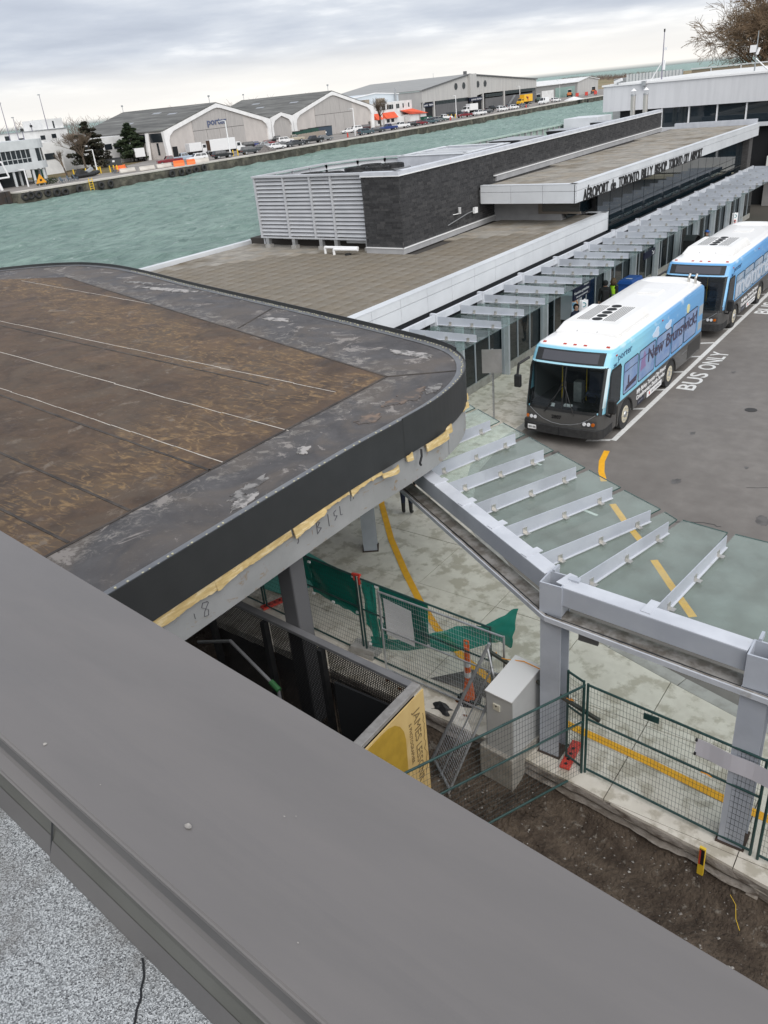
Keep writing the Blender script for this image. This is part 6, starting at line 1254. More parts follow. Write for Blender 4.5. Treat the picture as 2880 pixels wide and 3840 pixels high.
def hangar(nm, label, y0, y1, apex, zk, za, door, rail, pad=False):
    ym = apex; t = thing(nm, label, 'hangar', (-190, ym, ZG))
    outer = [(y0, ZG), (y0-.35, zk), (ym, za), (y1+.35, zk), (y1, ZG)]
    inner = [(y0+1.3, ZG), (y0+1.1, zk-2.2), (y0+1.6, zk-1.1), (y0+3.0, zk-.1)]+[(ym-3.5, za-1.75), (ym-1.2, za-1.15), (ym, za-1.0), (ym+1.2, za-1.15), (ym+3.5, za-1.75)]+[(y1-3.0, zk-.1), (y1-1.6, zk-1.1), (y1-1.1, zk-2.2), (y1-1.3, ZG)]
    ob('front_frame', B().ext([(XF+.4, y, z) for y, z in outer+inner[::-1]], (-.9, 0, 0)), M['hframe'], t)
    ob('front_wall', B().ext([(XF-.1, y, z) for y, z in inner], (-.3, 0, 0)), M['hwall'], t)
    d0, d1 = door; zt = za-1.6
    def ztop(y): 
        f_ = abs(y-ym)/((y1-y0)/2); return min(za-1.35, za-1.0-(za-zk)*f_*.92)
    n_ = 4
    for k in range(n_):
        a, c = d0+(d1-d0)*k/n_+.05, d0+(d1-d0)*(k+1)/n_-.05
        ob('door_panel', B().box(XF-.08, a, ZG, XF+.02, c, rail-.06), M['hdoor'], t)
    for a, c in ((d0+.05, d0+(d1-d0)*.66), (d0+(d1-d0)*.66+.1, d1-.05)):
        P = [(a, rail+.06), (c, rail+.06)]+[(c+(a-c)*k/8, ztop(c+(a-c)*k/8)) for k in range(9)]
        ob('upper_door', B().ext([(XF-.08, y, z) for y, z in P], (.09, 0, 0)), M['hdoor'], t)
    ob('door_rail', B().box(XF-.09, d0, rail-.06, XF-.02, d1, rail+.06), M['seam'], t); 
    for a, c in zip([outer[1], outer[2]], [outer[2], outer[3]]):
        q = B(); q.ext([(XF+.2, a[0], a[1]+.02), (XF+.2, c[0], c[1]+.02), (XF+.2, c[0], c[1]+.28), (XF+.2, a[0], a[1]+.28)], (-38.5, 0, 0)); ob('roof_slope', q, M['hroof'], t)
    for k in range(3): 
        x = XF-rnd.uniform(6, 32); f_ = rnd.uniform(.2, .8); yy = y0+(ym-y0)*f_; zz_ = zk+(za-zk)*f_+.32; u = Vector((0, ym-y0, za-zk)).normalized(); ob('roof_patch', B().obb((x, yy, zz_), (1.6, 0, 0), u*.5, (0, 0, .02)), M['galv'], t)
    b = B()
    for yy in (y0, y1): b.box(XF-38, yy-.15, ZG, XF-.6, yy+.15, zk)
    b.box(XF-38.2, y0, ZG, XF-37.9, y1, zk); ob('side_walls', b, M['hwall'], t, kind='stuff')
    return t
h1 = hangar('hangar', 'large pale hangar with porter lettering on its arched front', 144.0, 182.2, 162.9, 6.5, 11.6, (153.7, 172.2), 5.75)
put_text('porter_lettering', 'porter', 2.2, M['pblue'], (XF+.06, 158.9, 6.75), (0, 1, 0), (0, 0, 1), h1, width=7.0, ext=.06, off=.05)
ob('doorway', B().box(XF-.05, 145.9, ZG, XF+.03, 147.5, 2.85), M['dark'], h1)
for x in (-178.2, -184.6, -191):
    ob('buttress', B().ext([(x, 143.85, 6.4), (x, 143.2, 6.4), (x, 142.4, ZG), (x, 143.2, ZG)], (.7, 0, 0)), M['hframe'], h1)
for x in (-177.3, -183.7, -190): ob('side_window', B().box(x, 143.75, 4.2, x+4.8, 143.84, 6.2), M['winf'], h1)
ob('side_door', B().box(-175.2, 143.76, 1.2, -174.5, 143.84, 4.0), M['winf'], h1)
h2 = hangar('hangar', 'second large pale hangar with blank arched front, beyond the small gable', 192.2, 231.2, 211.2, 6.7, 11.9, (202.4, 220.7), 6.0)
ob('side_door', B().box(XF-.05, 228.6, ZG, XF+.03, 229.6, 2.4), M['seam'], h2)
t = thing('gable_link', 'small pale gabled bay joining the two hangars', 'building', (-180, 187.3, ZG))
inn = [(183.4, ZG), (183.4, 4.6), (184.3, 5.9), (187.3, 7.0), (190.3, 5.9), (191.2, 4.6), (191.2, ZG)]
ob('front_frame', B().ext([(XF+.38, y, z) for y, z in [(182.6, ZG), (182.75, 6.75), (187.3, 7.85), (191.85, 6.75), (191.8, ZG)]+inn[::-1]], (-.8, 0, 0)), M['hframe'], t); ob('front_wall', B().ext([(XF-.1, y, z) for y, z in inn], (-.3, 0, 0)), M['hdoor'], t)
for a, c in (((182.75, 6.75), (187.3, 7.85)), ((187.3, 7.85), (191.85, 6.75))): ob('roof_slope', B().ext([(XF+.2, a[0], a[1]), (XF+.2, c[0], c[1]), (XF+.2, c[0], c[1]+.2), (XF+.2, a[0], a[1]+.2)], (-38, 0, 0)), M['hroof'], t)
for y, z in ((162.0, 11.8), (211.0, 12.1)):
    for x in (-173, -209): ob('roof_beacon', B().cyl((x, y, z), (x, y, z+1.5), .08, n=6).box(x-.2, y-.2, z+1.4, x+.2, y+.2, z+1.8), M['galv'], h1 if y < 180 else h2)
# big grey hangar
M['gwall'] = mat('grey_cladding', (.47, .46, .44), .7, c2=(.42, .41, .40), ns=.3, st=(1, 3, .3)); M['gdoor'] = mat('charcoal_door', (.10, .10, .105), .6, c2=(.13, .13, .132), ns=.8, st=(1, 5, .3)); M['groof'] = mat('grey_metal_roof', (.27, .27, .26), .6, c2=(.31, .31, .30), ns=.4, st=(.2, 3, 1)); M['navyf'] = mat('navy_far', (.018, .024, .05), .5)
t = thing('grey_hangar', 'big grey hangar with round windows and dark doors', 'hangar', (-205, 330, ZG)); XH = -186.0
ob('gable_wall', B().ext([(XH, y, z) for y, z in ((282.1, 5.6), (282.1, 9.6), (316.2, 13.55), (378.2, 9.4), (378.2, 6.2), (329, 6.4), (321, 5.6))], (-1.0, 0, 0)), M['gwall'], t); ob('bay', B().ext([(XH+1.2, y, z) for y, z in ((316.2, 5.4), (316.2, 13.7), (321.3, 13.9), (321.3, 5.4))], (-1.3, 0, 0)), M['gwall'], t)
ob('side_wall', B().box(XH-46, 282.1, ZG, XH-.8, 282.5, 9.4), M['gwall'], t); ob('inner_core', B().box(XH-40, 283, ZG, XH-2, 378, 9), M['dark'], t)
for a, c in (((281.7, 9.55), (317, 13.65)), ((317, 13.65), (378.6, 9.5))): ob('roof_slope', B().ext([(XH+.3, a[0], a[1]), (XH+.3, c[0], c[1]), (XH+.3, c[0], c[1]+.3), (XH+.3, a[0], a[1]+.3)], (-50, 0, 0)), M['groof'], t); ob('roof_trim', B().ext([(XH+.5, a[0], a[1]-.1), (XH+.5, c[0], c[1]-.1), (XH+.5, c[0], c[1]+.35), (XH+.5, a[0], a[1]+.35)], (-.2, 0, 0)), M['gdoor'], t)
for y in (306.8, 312.9, 324.3, 330.3):
    w = ob('round_window', B().cyl((XH-.02, y, 9.9), (XH+.06, y, 9.9), 1.15, n=24), M['winf'], t); ob('window_rim', B().tor((XH+.05, y, 9.9), (1, 0, 0), 1.18, .09, 24, 5), M['gdoor'], w)
for a, c in ((284.2, 288.8), (291.5, 316), (322, 327), (330.5, 346), (348, 362), (363, 377)): ob('door', B().box(XH-.5, a, ZG, XH-.1, c, 4.3 if c-a > 6 else 3.7), M['gdoor'] if c-a > 6 else M['dark'], t)
for a, c, z in ((291.5, 316, 4.35), (330.5, 346, 4.7), (348, 377, 5.0)):
    n_ = int((c-a)/2.4)
    for k in range(n_):
        for z2_ in (z, z+.62): ob('window', B().box(XH-.3, a+(c-a)*k/n_+.06, z2_, XH-.08, a+(c-a)*(k+1)/n_-.06, z2_+.55), M['winf'], t)
for y in (290.2, 328.4, 347, 283.0, 319): ob('column', B().box(XH-.6, y-.5, ZG, XH+.1, y+.5, 6.4), M['gwall'], t)
for a, c, s_ in ((282.6, 285.9, 'porter'), (286.2, 289.5, 'Harbourfront'), (316.4, 320.9, 'porter'), (321.4, 327.5, 'Harbourfront')):
    q = ob('sign_board', B().box(XH+.1, a, 3.9, XH+1.3 if 316 < a < 321 else XH+.2, c, 5.25), M['navyf'], t); put_text('lettering', s_, .9, M['sign_w'], ((XH+1.31) if 316 < a < 321 else XH+.21, a+.25, 4.3), (0, 1, 0), (0, 0, 1), q, width=c-a-.5, ext=.02)
ob('stair', B().bar((XH+.8, 349, ZG), (XH+.8, 355, 4.2), .9, .3), M['galv'], t); ob('chimney', B().box(XH-1.5, 315.4, 13.4, XH-.5, 316.6, 15.0), M['gdoor'], t)
for y, z in ((300, 12), (325, 13.7), (285, 10)): ob('roof_pole', B().cyl((XH-22, y, z), (XH-22, y, z+2), .08, n=5), M['galv'], t)
# white two-storey block with orange roofs
t = thing('white_block', 'white two storey block with bright orange awnings between the hangars', 'building', (-184, 258, ZG)); M['oroof'] = mat('orange_roof', (.72, .10, .03), .55, c2=(.62, .085, .03), ns=.6)
ob('upper_wall', B().box(-190, 244.4, ZG, -182, 269, 7.1), M['whitew'], t); ob('annex', B().box(-182, 262.5, ZG, -178.6, 273, 2.6), M['whitew'], t); ob('entrance_wall', B().box(-182, 245, ZG, -181, 262, 2.2), M['whitew'], t)
ob('orange_roof', B().add([(-182, 261, 4.1), (-182, 269.2, 4.2), (-178, 273.4, 2.3), (-178, 262, 2.6), (-182, 272, 3.4)], [(0, 1, 2, 3), (1, 4, 2), (0, 3, 2, 4)]), M['oroof'], t, solid=.1)
for a, c in ((245.0, 248.3), (250.4, 257.6)): ob('orange_awning', B().ext([(-182, a, 4.0), (-180.2, a, 2.1), (-182, a, 2.1)], (0, c-a, 0)), M['oroof'], t)
for y in (247, 250.4, 253.4, 255.2, 259, 263, 266.6): q = ob('window', B().box(-182.02, y, 4.9, -181.95, y+(1.9 if y < 262 else .7), 6.3), M['winf'], t); ob('mullion', B().box(-181.95, y+.9, 4.9, -181.93, y+.98, 6.3), M['whitew'], q)
for y in (246, 251.3, 254): ob('window', B().box(-181.02, y, .8, -180.95, y+1.7, 1.9), M['winf'], t)
for y, z in ((268, 2.3), (248.8, 2.2)): ob('door', B().box(-178.62 if y > 260 else -181.02, y, ZG, -178.55 if y > 260 else -180.95, y+1.1, z), M['hdoor'], t)
for y in (243.5, 252.6): ob('roof_unit', B().box(-186, y, 7.1, -184, y+2.6, 8.6), mat('unit_tan', (.30, .26, .21), .8) if 'unit_tan' not in bpy.data.materials else bpy.data.materials['unit_tan'], t)
t = thing('pale_blue_shed', 'pale blue metal shed with low gable behind the orange awnings', 'building', (-195, 248, ZG)); ob('front_wall', B().ext([(-190.5, y*1.0, z) for y, z in ((242.5, ZG), (242.5, 9.1), (258.5, 10.2), (273, 9.3), (273, ZG))], (-14, 0, 0)), mat('pale_blue', (.55, .60, .64), .6), t); ob('roof_edge', B().bar((-190.4, 242.4, 9.25), (-190.4, 258.5, 10.35), .4, .3).bar((-190.4, 258.5, 10.35), (-190.4, 273.2, 9.45), .4, .3), M['sign_w'], t, kind='stuff'); ob('flue', B().cyl((-189.8, 270.2, 7), (-189.8, 270.2, 11.4), .3, n=8), M['galv'], t)
# long low building beyond
t = thing('low_building', 'long low grey building with white roof at the far end of the quay', 'building', (-195, 420, ZG)); ob('long_wall', B().box(-205, 386, ZG, -190, 432.8, 6.3), mat('low_grey', (.24, .24, .235), .8), t); ob('gable_wall', B().ext([(-189.5, y, z) for y, z in ((432.6, ZG), (432.6, 6.3), (445.7, 7.9), (459, 6.5), (459, ZG))], (-30, 0, 0)), M['gwall'], t)
for a, c in (((432, 6.3), (445.7, 8.0)), ((445.7, 8.0), (460, 6.5))): ob('roof_slope', B().ext([(-189, a[0], a[1]), (-189, c[0], c[1]), (-189, c[0], c[1]+.3), (-189, a[0], a[1]+.3)], (-32, 0, 0)), M['whitew'], t)
ob('long_roof', B().ext([(-189.4, 385.6, 6.3), (-206, 385.6, 7.6), (-206, 385.6, 7.9), (-189.4, 385.6, 6.6)], (0, 47, 0)), M['whitew'], t); ob('big_door', B().box(-190.02, 392, ZG, -189.9, 405, 4.2), M['whitew'], t); ob('glazed_wall', B().box(-190.02, 407, ZG, -189.9, 430, 4.8), mat('green_glaze', (.22, .32, .29), .3), t)
# control building on the left and white block behind
M['cwall'] = mat('control_white', (.56, .58, .585), .6, c2=(.50, .52, .525), ns=.6)
t = thing('control_building', 'white waterside building with rounded corner and wraparound dark windows at the left edge', 'building', (-158, 92, ZG)); XC = -155.0
cur = [(-XC*-1, 84), (XC, 97.5)]+[(XC-3.2+3.2*math.cos(a), 97.5+3.2*math.sin(a)) for a in [R(15*k) for k in range(1, 7)]]+[(-172, 100.7), (-172, 80)]
cur = [(XC, 80)]+cur[1:]
ob('lower_band', B().prism(cur, 3.0, 4.3), M['cwall'], t); ob('upper_band', B().prism(cur, 6.6, 8.2), M['cwall'], t)
cin = [(x-.25, y-.25 if y > 97 else y) for x, y in cur]; ob('core', B().prism(cin, 4.3, 6.6), M['winf'], t)
y = 80.6
while y < 99: ob('mullion', B().box(XC-.3, y, 4.3, XC-.14, y+.1, 6.6), M['cwall'], t); y += 1.05
ob('pier', B().box(XC-.3, 96.2, 4.3, XC-.05, 97.4, 6.6), M['cwall'], t); ob('transom', B().box(XC-.26, 80, 5.0, XC-.16, 97, 5.1), M['cwall'], t)
for x, y in ((XC-.4, 96), (XC-.6, 98.4), (XC-3, 100.2), (XC-2, 94), (XC-5, 100.2), (XC-.4, 91.8)): ob('column', B().cyl((x, y, ZG), (x, y, 3.0), .26, n=12), M['cwall'], t)
ob('ground_glass', B().box(XC-3.2, 88.5, ZG, XC-3, 96, 3.0), M['winf'], t); ob('ground_wall', B().box(XC-3.2, 80, ZG, XC-.6, 88.3, 3.0), M['cwall'], t); ob('green_door', B().box(XC-9, 100.75, ZG, XC-5, 100.9, 2.6), mat('green_door', (.01, .16, .09), .5), t)
ob('lift_frame', B().tube([(XC+2, 86.4, .6), (XC+2, 85.8, 5.0), (XC+2, 88.6, 5.0), (XC+2, 89.3, 2.3), (XC+2, 86.2, 2.3)], .16, 6), M['sign_w'], t); ob('lift_post', B().cyl((XC+3, 86.6, ZG), (XC+3, 85.5, 4.8), .3, n=8), M['sign_w'], t)
t = thing('white_offices', 'white flat roofed offices with a tower block behind the dark pine', 'building', (-190, 120, ZG))
ob('main_block', B().box(-200, 96, ZG, -185, 126, 9.45), M['whitew'], t); ob('tower', B().box(-194, 120.4, 9.45, -186, 126, 11.7), M['whitew'], t); ob('tower_slot', B().box(-186.02, 123.2, 9.7, -185.95, 123.6, 11.2), M['winf'], t); ob('wing', B().box(-198, 126, ZG, -186, 143.2, 6.5), M['whitew'], t); ob('front_block', B().box(-185, 104, ZG, -179, 119, 7.0), M['whitew'], t); ob('roof_edge', B().box(-185.02, 96, 9.45, -184.8, 126, 9.6), M['galv'], t)
for y in (127.5, 130.2, 133.4, 136.2, 139): ob('window', B().box(-186.02, y, 3.6, -185.92, y+2.2, 4.9), M['winf'], t)
for y, z in ((113, 7.4), (118.5, 7.5), (121.5, 7.6), (109.6, 8.1)): ob('window', B().box(-185.03, y, z, -184.93, y+1.2, z+.9), M['winf'], t)
for y in (106, 110, 114.5): ob('window', B().box(-179.02, y, 3.4, -178.92, y+2.6, 4.7), M['winf'], t)
for x, y, z0, z1, lab in ((-183, 109.6, 8, 15.6, 'tall thin mast at the far left above the white offices'), (-186, 121.6, 9.5, 16.8, 'tall thin mast beside the white tower block'), (-184, 112.3, 8, 12.6, 'shorter pale mast between the two tall masts'), (-184, 116.2, 9.4, 11.2, 'short mast with a dark ball on the white offices'), (-158, 97.6, 8.2, 10.6, 'short grey mast with brace on the rounded white building')):
    q = thing('antenna_mast', lab, 'mast', (x, y, z0)); ob('pole', B().cyl((x, y, z0), (x, y, z1), .11, .06, n=6), mat('mast_far', (.22, .21, .26), .6) if 'mast_far' not in bpy.data.materials else bpy.data.materials['mast_far'], q); ob('head', B().box(x-.25, y-.3, z1-.1, x+.25, y+.1, z1+.08) if z1 > 12 else B().cyl((x, y, z1-.9), (x, y, z1-.4), .3, n=8), M['black'] if z1 < 12 else M['galv'], q)

# ------------------------------------------------------------------ vehicles across the water
def paintm(n, c): return mat('car_'+n, c, .3, coat=.4)
CC = dict(black=(.012, .013, .015), dgrey=(.04, .045, .05), grey=(.16, .17, .18), teal=(.05, .085, .10), white=(.72, .72, .72), silver=(.38, .40, .42), red=(.17, .012, .02), blue=(.015, .035, .16), beige=(.40, .36, .28), maroon=(.05, .015, .018), green=(.06, .10, .09), lblue=(.35, .42, .50), yellow=(.80, .45, .02), orange=(.55, .17, .04))
CC = {k: paintm(k, v) for k, v in CC.items()}
M['carglass'] = mat('car_glass', (.015, .018, .022), .06, spec=.8); M['hub'] = mat('car_hub', (.40, .41, .42), .35, .5)
def car_proto(kind):
    t = thing(kind, kind, 'car'); L_, W_ = dict(sedan=(4.7, 1.82), suv=(4.6, 1.86), pickup=(5.6, 1.98), van=(5.6, 2.05), minivan=(4.4, 1.85))[kind]
    h = L_/2; w = W_/2
    prof = dict(sedan=[(-h, .35), (h, .35), (h, .68), (h-.15, .80), (h-1.25, .92), (-h+.95, .98), (-h+.05, .92)], suv=[(-h, .4), (h, .4), (h, .82), (h-.2, .95), (h-1.2, 1.05), (-h+.05, 1.08)], pickup=[(-h, .5), (h, .5), (h, .95), (h-.15, 1.08), (h-1.5, 1.14), (-h, 1.14)], van=[(-h, .4), (h, .4), (h, .85), (h-.9, 1.25), (-h, 1.25)], minivan=[(-h, .4), (h, .4), (h, .8), (h-.8, 1.05), (-h, 1.1)])[kind]
    cab = dict(sedan=(.95, -1.75, .35, -1.15, .93, 1.43), suv=(1.05, -2.2, .45, -1.95, 1.04, 1.68), pickup=(1.15, -.85, .55, -.7, 1.12, 1.82), van=(1.95, -2.78, 1.3, -2.75, 1.24, 2.4), minivan=(1.5, -2.15, .8, -2.1, 1.05, 1.75))[kind]
    ob('body', B().ext([(-w, y, z) for y, z in prof], (W_, 0, 0)), CC['white'], t, bevel=.07)
    f0, r0, f1, r1, za, zb = cab; wi = w-.1; wt = w-.26
    P = [(-wi, f0, za), (wi, f0, za), (wi, r0, za), (-wi, r0, za), (-wt, f1, zb), (wt, f1, zb), (wt, r1, zb), (-wt, r1, zb)]
    ob('cabin', B().add(P, [(3, 2, 1, 0), (4, 5, 6, 7), (0, 1, 5, 4), (1, 2, 6, 5), (2, 3, 7, 6), (3, 0, 4, 7)]), CC['white'], t, bevel=.05)
    V = [Vector(p) for p in P]
    def win(a, b_, c, d, e_, u0, u1, v0, v1):
        n_ = (V[b_]-V[a]).cross(V[d]-V[a]).normalized()*-.02; f_ = lambda u, v: V[a].lerp(V[b_], u).lerp(V[d].lerp(V[c], u), v)+n_
        ob('window', B().quad(f_(u0, v0), f_(u1, v0), f_(u1, v1), f_(u0, v1)), M['carglass'], t)
    win(0, 1, 5, 4, 0, .06, .94, .08, .92)
    rearglass = kind != 'van'
    if rearglass: win(2, 3, 7, 6, 0, .08, .92, .15, .9)
    lim = .32 if kind == 'van' else 1
    for (a, b_, c, d), fl in (((1, 2, 6, 5), 0), ((3, 0, 4, 7), 1)):
        if kind == 'van': win(a, b_, c, d, 0, *((.04, .27) if not fl else (.73, .96)), .12, .85)
        else: win(a, b_, c, d, 0, .06, .46, .14, .88); win(a, b_, c, d, 0, .5, .92, .14, .88)
    if kind == 'pickup': ob('bed', B().box(-w+.12, -h+.1, .8, w-.12, -.95, 1.146), M['black'], t)
    for sx_ in (-1, 1):
        for y in (h-.95, -h+.95):
            r_ = .33 if kind in ('sedan', 'minivan') else .38; q = ob('wheel', B().cyl((sx_*(w-.2), y, r_), (sx_*(w+.015), y, r_), r_, n=14), M['rubber'], t); ob('rim', B().cyl((sx_*(w-.05), y, r_), (sx_*(w+.025), y, r_), r_*.62, n=12), M['hub'], q)
        ob('headlight', B().box(sx_*(w-.45)-.15, h-.03, .62, sx_*(w-.45)+.15, h+.015, .76), M['lens'], t); ob('tail_light', B().box(sx_*(w-.3)-.13, -h-.015, .72, sx_*(w-.3)+.13, -h+.03, .9), M['redlens'], t)
    return t
PR = {k: car_proto(k) for k in ('sedan', 'suv', 'pickup', 'van', 'minivan')}
NMS = dict(sedan='parked_car', suv='parked_suv', pickup='pickup_truck', van='cargo_van', minivan='small_van')
usedp = set()
def place(kind, col, x, y, ang, label):
    o = PR[kind]
    if kind in usedp: o = copy_tree(o)
    usedp.add(kind); o.name = NMS[kind]; tag(o, label, {'sedan': 'car', 'suv': 'car', 'pickup': 'pickup', 'van': 'van', 'minivan': 'van'}[kind], 'vehicles parked across the water'); o.location = (x, y, ZG); o.rotation_euler = (0, 0, R(ang))
    for ch in o.children:
        n_ = ch.name.split('.')[0]
        if n_ in ('body', 'cabin'): ch.material_slots[0].link = 'OBJECT'; ch.material_slots[0].material = CC[col]
CARS = [('suv', 'black', -144.6, 136.6, -20, 'black car beside the base of the nearest lamp post'), ('sedan', 'black', -163.4, 159.9, 150, 'black sedan nearest the lorry in front of the first hangar'), ('suv', 'black', -164.2, 163.8, 150, 'black SUV second from the lorry in front of the first hangar'), ('sedan', 'blue', -166, 168.6, 150, 'blue car in the row before the first hangar'), ('sedan', 'red', -163.8, 171.2, 150, 'dark red sedan at the end of the row before the first hangar'), ('suv', 'dgrey', -144.2, 145.2, -25, 'dark grey hatchback in front of the gravel heap'), ('sedan', 'dgrey', -148.6, 152.7, 155, 'dark sedan behind the gravel heap'), ('sedan', 'silver', -157.3, 164, -25, 'silver sedan half hidden behind the white sedan'), ('sedan', 'white', -146, 156, -25, 'white sedan just right of the gravel heap'), ('pickup', 'black', -170, 182.5, 155, 'black pickup beside the foot of the small gable'), ('suv', 'white', -162.6, 177.6, -25, 'white SUV with raised tailgate before the small gable'), ('pickup', 'beige', -163, 181.8, -35, 'beige pickup by the wooden fence end'), ('sedan', 'dgrey', -147.3, 160, -25, 'dark sedan close behind the white sedan'), ('sedan', 'dgrey', -146.3, 163.6, -20, 'dark sedan standing alone before the wooden fence'), ('pickup', 'black', -146.6, 170.6, 160, 'black pickup in front of the wooden fence'), ('sedan', 'grey', -149, 178, -25, 'grey car behind the tail of the black pickup'), ('sedan', 'white', -165.3, 209.1, 150, 'white sedan in front of the second hangar'), ('suv', 'white', -167.8, 215.7, 150, 'white SUV next to the white sedan at the second hangar'), ('suv', 'maroon', -166.6, 218.3, 150, 'dark maroon SUV by the second hangar corner'), ('suv', 'teal', -147.6, 194.5, -20, 'grey-blue SUV just right of the second lamp post'), ('sedan', 'dgrey', -148.8, 201.3, -25, 'charcoal hatchback beside the grey-blue SUV'), ('pickup', 'blue', -149.6, 208.1, 160, 'dark blue pickup before the orange awnings'), ('pickup', 'white', -150.2, 215.4, 160, 'white pickup before the orange awnings'), ('sedan', 'black', -150.4, 222, -25, 'black sedan right of the white pickup'), ('sedan', 'red', -151.4, 227.5, -25, 'red car beside the black sedan near the green skip'), ('suv', 'teal', -149.9, 231.4, -25, 'dark teal SUV right of the red car'), ('suv', 'grey', -152.7, 238.6, -25, 'grey hatchback beside the dark teal SUV'), ('sedan', 'green', -153.7, 243, -25, 'grey-green car left of the second white pickup'), ('pickup', 'white', -156.4, 249.8, -30, 'white pickup left of the third lamp post'), ('suv', 'black', -167.9, 273.3, -25, 'black SUV behind the third lamp post'), ('sedan', 'black', -171.2, 284, -25, 'black car against the grey hangar door'), ('pickup', 'red', -155.2, 261, 160, 'dark red pickup right of the third lamp post'), ('pickup', 'white', -153.6, 268, 160, 'white pickup right of the dark red pickup'), ('sedan', 'dgrey', -157.2, 280, 150, 'dark sedan right of the white pickup by the grey hangar'), ('pickup', 'black', -169.4, 305.5, -20, 'black pickup by the grey hangar column'), ('sedan', 'white', -169.6, 313, -20, 'white car behind the small white van'), ('minivan', 'white', -156.6, 290.4, -20, 'small white van near the quay edge'), ('sedan', 'dgrey', -172.1, 325.7, -20, 'dark car left of the fourth lamp post'), ('suv', 'white', -157.5, 300.7, -20, 'white SUV in front of the yellow lorry'), ('sedan', 'grey', -159.8, 313.9, -20, 'grey car right of the white SUV near the yellow lorry'), ('van', 'white', -161.8, 335.7, 175, 'tall white cargo van near the end of the quay'), ('suv', 'white', -163.6, 350.9, -20, 'white SUV beyond the tall cargo van'), ('pickup', 'red', -150.6, 126.3, 150, 'dark red pickup behind the concrete barriers'), ('pickup', 'lblue', -153.6, 133.1, -25, 'pale blue pickup behind the orange barriers'), ('suv', 'white', -146.6, 130.8, 160, 'white SUV with dark roof right of the orange barriers')]
for c in CARS: place(*c)
def lorry(label, x, y, ang, box, cabc, Lb, hb, open_rear=False, decor=False):
    t = thing('box_lorry', label, 'lorry', (0, 0, 0)); w = 1.22
    ob('cargo_box', B().box(-w, -Lb/2, 1.1, w, Lb/2, 1.1+hb), CC[box] if box in CC else M['whitew'], t, bevel=.04); ob('chassis', B().box(-.5, -Lb/2, .6, .5, Lb/2+2.2, 1.0), M['black'], t)
    ob('cab', B().ext([(-1.1, y_, z_) for y_, z_ in ((Lb/2+.15, .6), (Lb/2+2.5, .6), (Lb/2+2.5, 1.4), (Lb/2+1.7, 1.6), (Lb/2+1.3, 2.5), (Lb/2+.15, 2.6))], (2.2, 0, 0)), CC[cabc], t, bevel=.06); ob('window', B().ext([(-.95, Lb/2+1.74, 1.62), (.95, Lb/2+1.74, 1.62), (.9, Lb/2+1.36, 2.42), (-.9, Lb/2+1.36, 2.42)], (0, .03, .01)), M['carglass'], t)
    for s_ in (-1, 1):
        ob('side_window', B().box(s_*1.1-.012, Lb/2+.4, 1.65, s_*1.1+.012, Lb/2+1.2, 2.35), M['carglass'], t)
        for yy in (-Lb/2+.9, -Lb/2+1.9, Lb/2+1.6): q = ob('wheel', B().cyl((s_*.9, yy, .5), (s_*1.2, yy, .5), .5, n=14), M['rubber'], t); ob('rim', B().cyl((s_*1.15, yy, .5), (s_*1.215, yy, .5), .27, n=12), M['hub'], q)
    if open_rear: ob('open_rear', B().box(-w+.1, -Lb/2-.02, 1.3, w-.1, -Lb/2+.0, 1.0+hb), mat('lorry_inside', (.09, .05, .03), .9), t)
    if decor:
        for s_ in (-1, 1):
            put_text('lettering', '2', 2.2, M['red'], (s_*(w+.01), -.9*s_, 1.5), (0, s_, 0), (0, 0, 1), t, ext=.01, off=.05); ob('dark_graphic', B().ext([(s_*(w), y_, z_) for y_, z_ in ((.4, 2.0), (1.3, 2.4), (1.6, 3.2), (1.0, 3.0), (.2, 2.8))], (s_*.012, 0, 0)), M['black'], t)
    t.location = (x, y, ZG); t.rotation_euler = (0, 0, R(ang)); return t
lorry('large white box lorry in front of the first hangar door', -155.5, 147, -20, 'white', 'white', 6.6, 2.5, True); lorry('small white box lorry with dark picture beside the hangar doorway', -167.2, 148.6, -15, 'white', 'white', 3.4, 1.9); lorry('white lorry half hidden behind the second pine', -178, 140, 60, 'white', 'white', 4, 2.0); lorry('yellow box lorry with red figure two in front of the grey hangar', -178, 352, 170, 'yellow', 'yellow', 6.0, 2.8, False, True); lorry('white camper lorry among the pickups before the grey hangar', -172, 295, 160, 'white', 'white', 4.0, 2.2)
def loader(x, y, ang, col, lab):
    t = thing('wheel_loader', lab, 'loader', (0, 0, 0)); ob('body', B().ext([(-1, -2.4, .8), (-1, 1.2, .8), (-1, 1.2, 1.6), (-1, -2.0, 2.0), (-1, -2.4, 1.8)], (2, 0, 0)), CC[col], t, bevel=.06); ob('cab', B().box(-.8, -.4, 1.8, .8, 1.0, 3.2), M['carglass'], t); ob('cab_roof', B().box(-.9, -.5, 3.2, .9, 1.1, 3.35), M['sign_w'], t); ob('bucket', B().ext([(-1.3, 3.0, .2), (-1.3, 3.8, .2), (-1.3, 3.2, 1.2)], (2.6, 0, 0)), M['black'], t); ob('arm', B().box(-.3, 1.0, 1.0, .3, 3.2, 1.3), CC[col], t)
    for s_ in (-1, 1):
        for yy in (-1.5, 1.2): ob('wheel', B().cyl((s_*.8, yy, .75), (s_*1.3, yy, .75), .75, n=14), M['rubber'], t)
    t.location = (x, y, ZG); t.rotation_euler = (0, 0, R(ang))
loader(-186, 415, 20, 'orange', 'orange wheel loader with white cab roof in front of the far low building'); loader(-184, 440, 200, 'orange', 'orange wheel loader at the gable of the far low building'); loader(-179, 366, 30, 'green', 'dark green loader right of the yellow lorry')

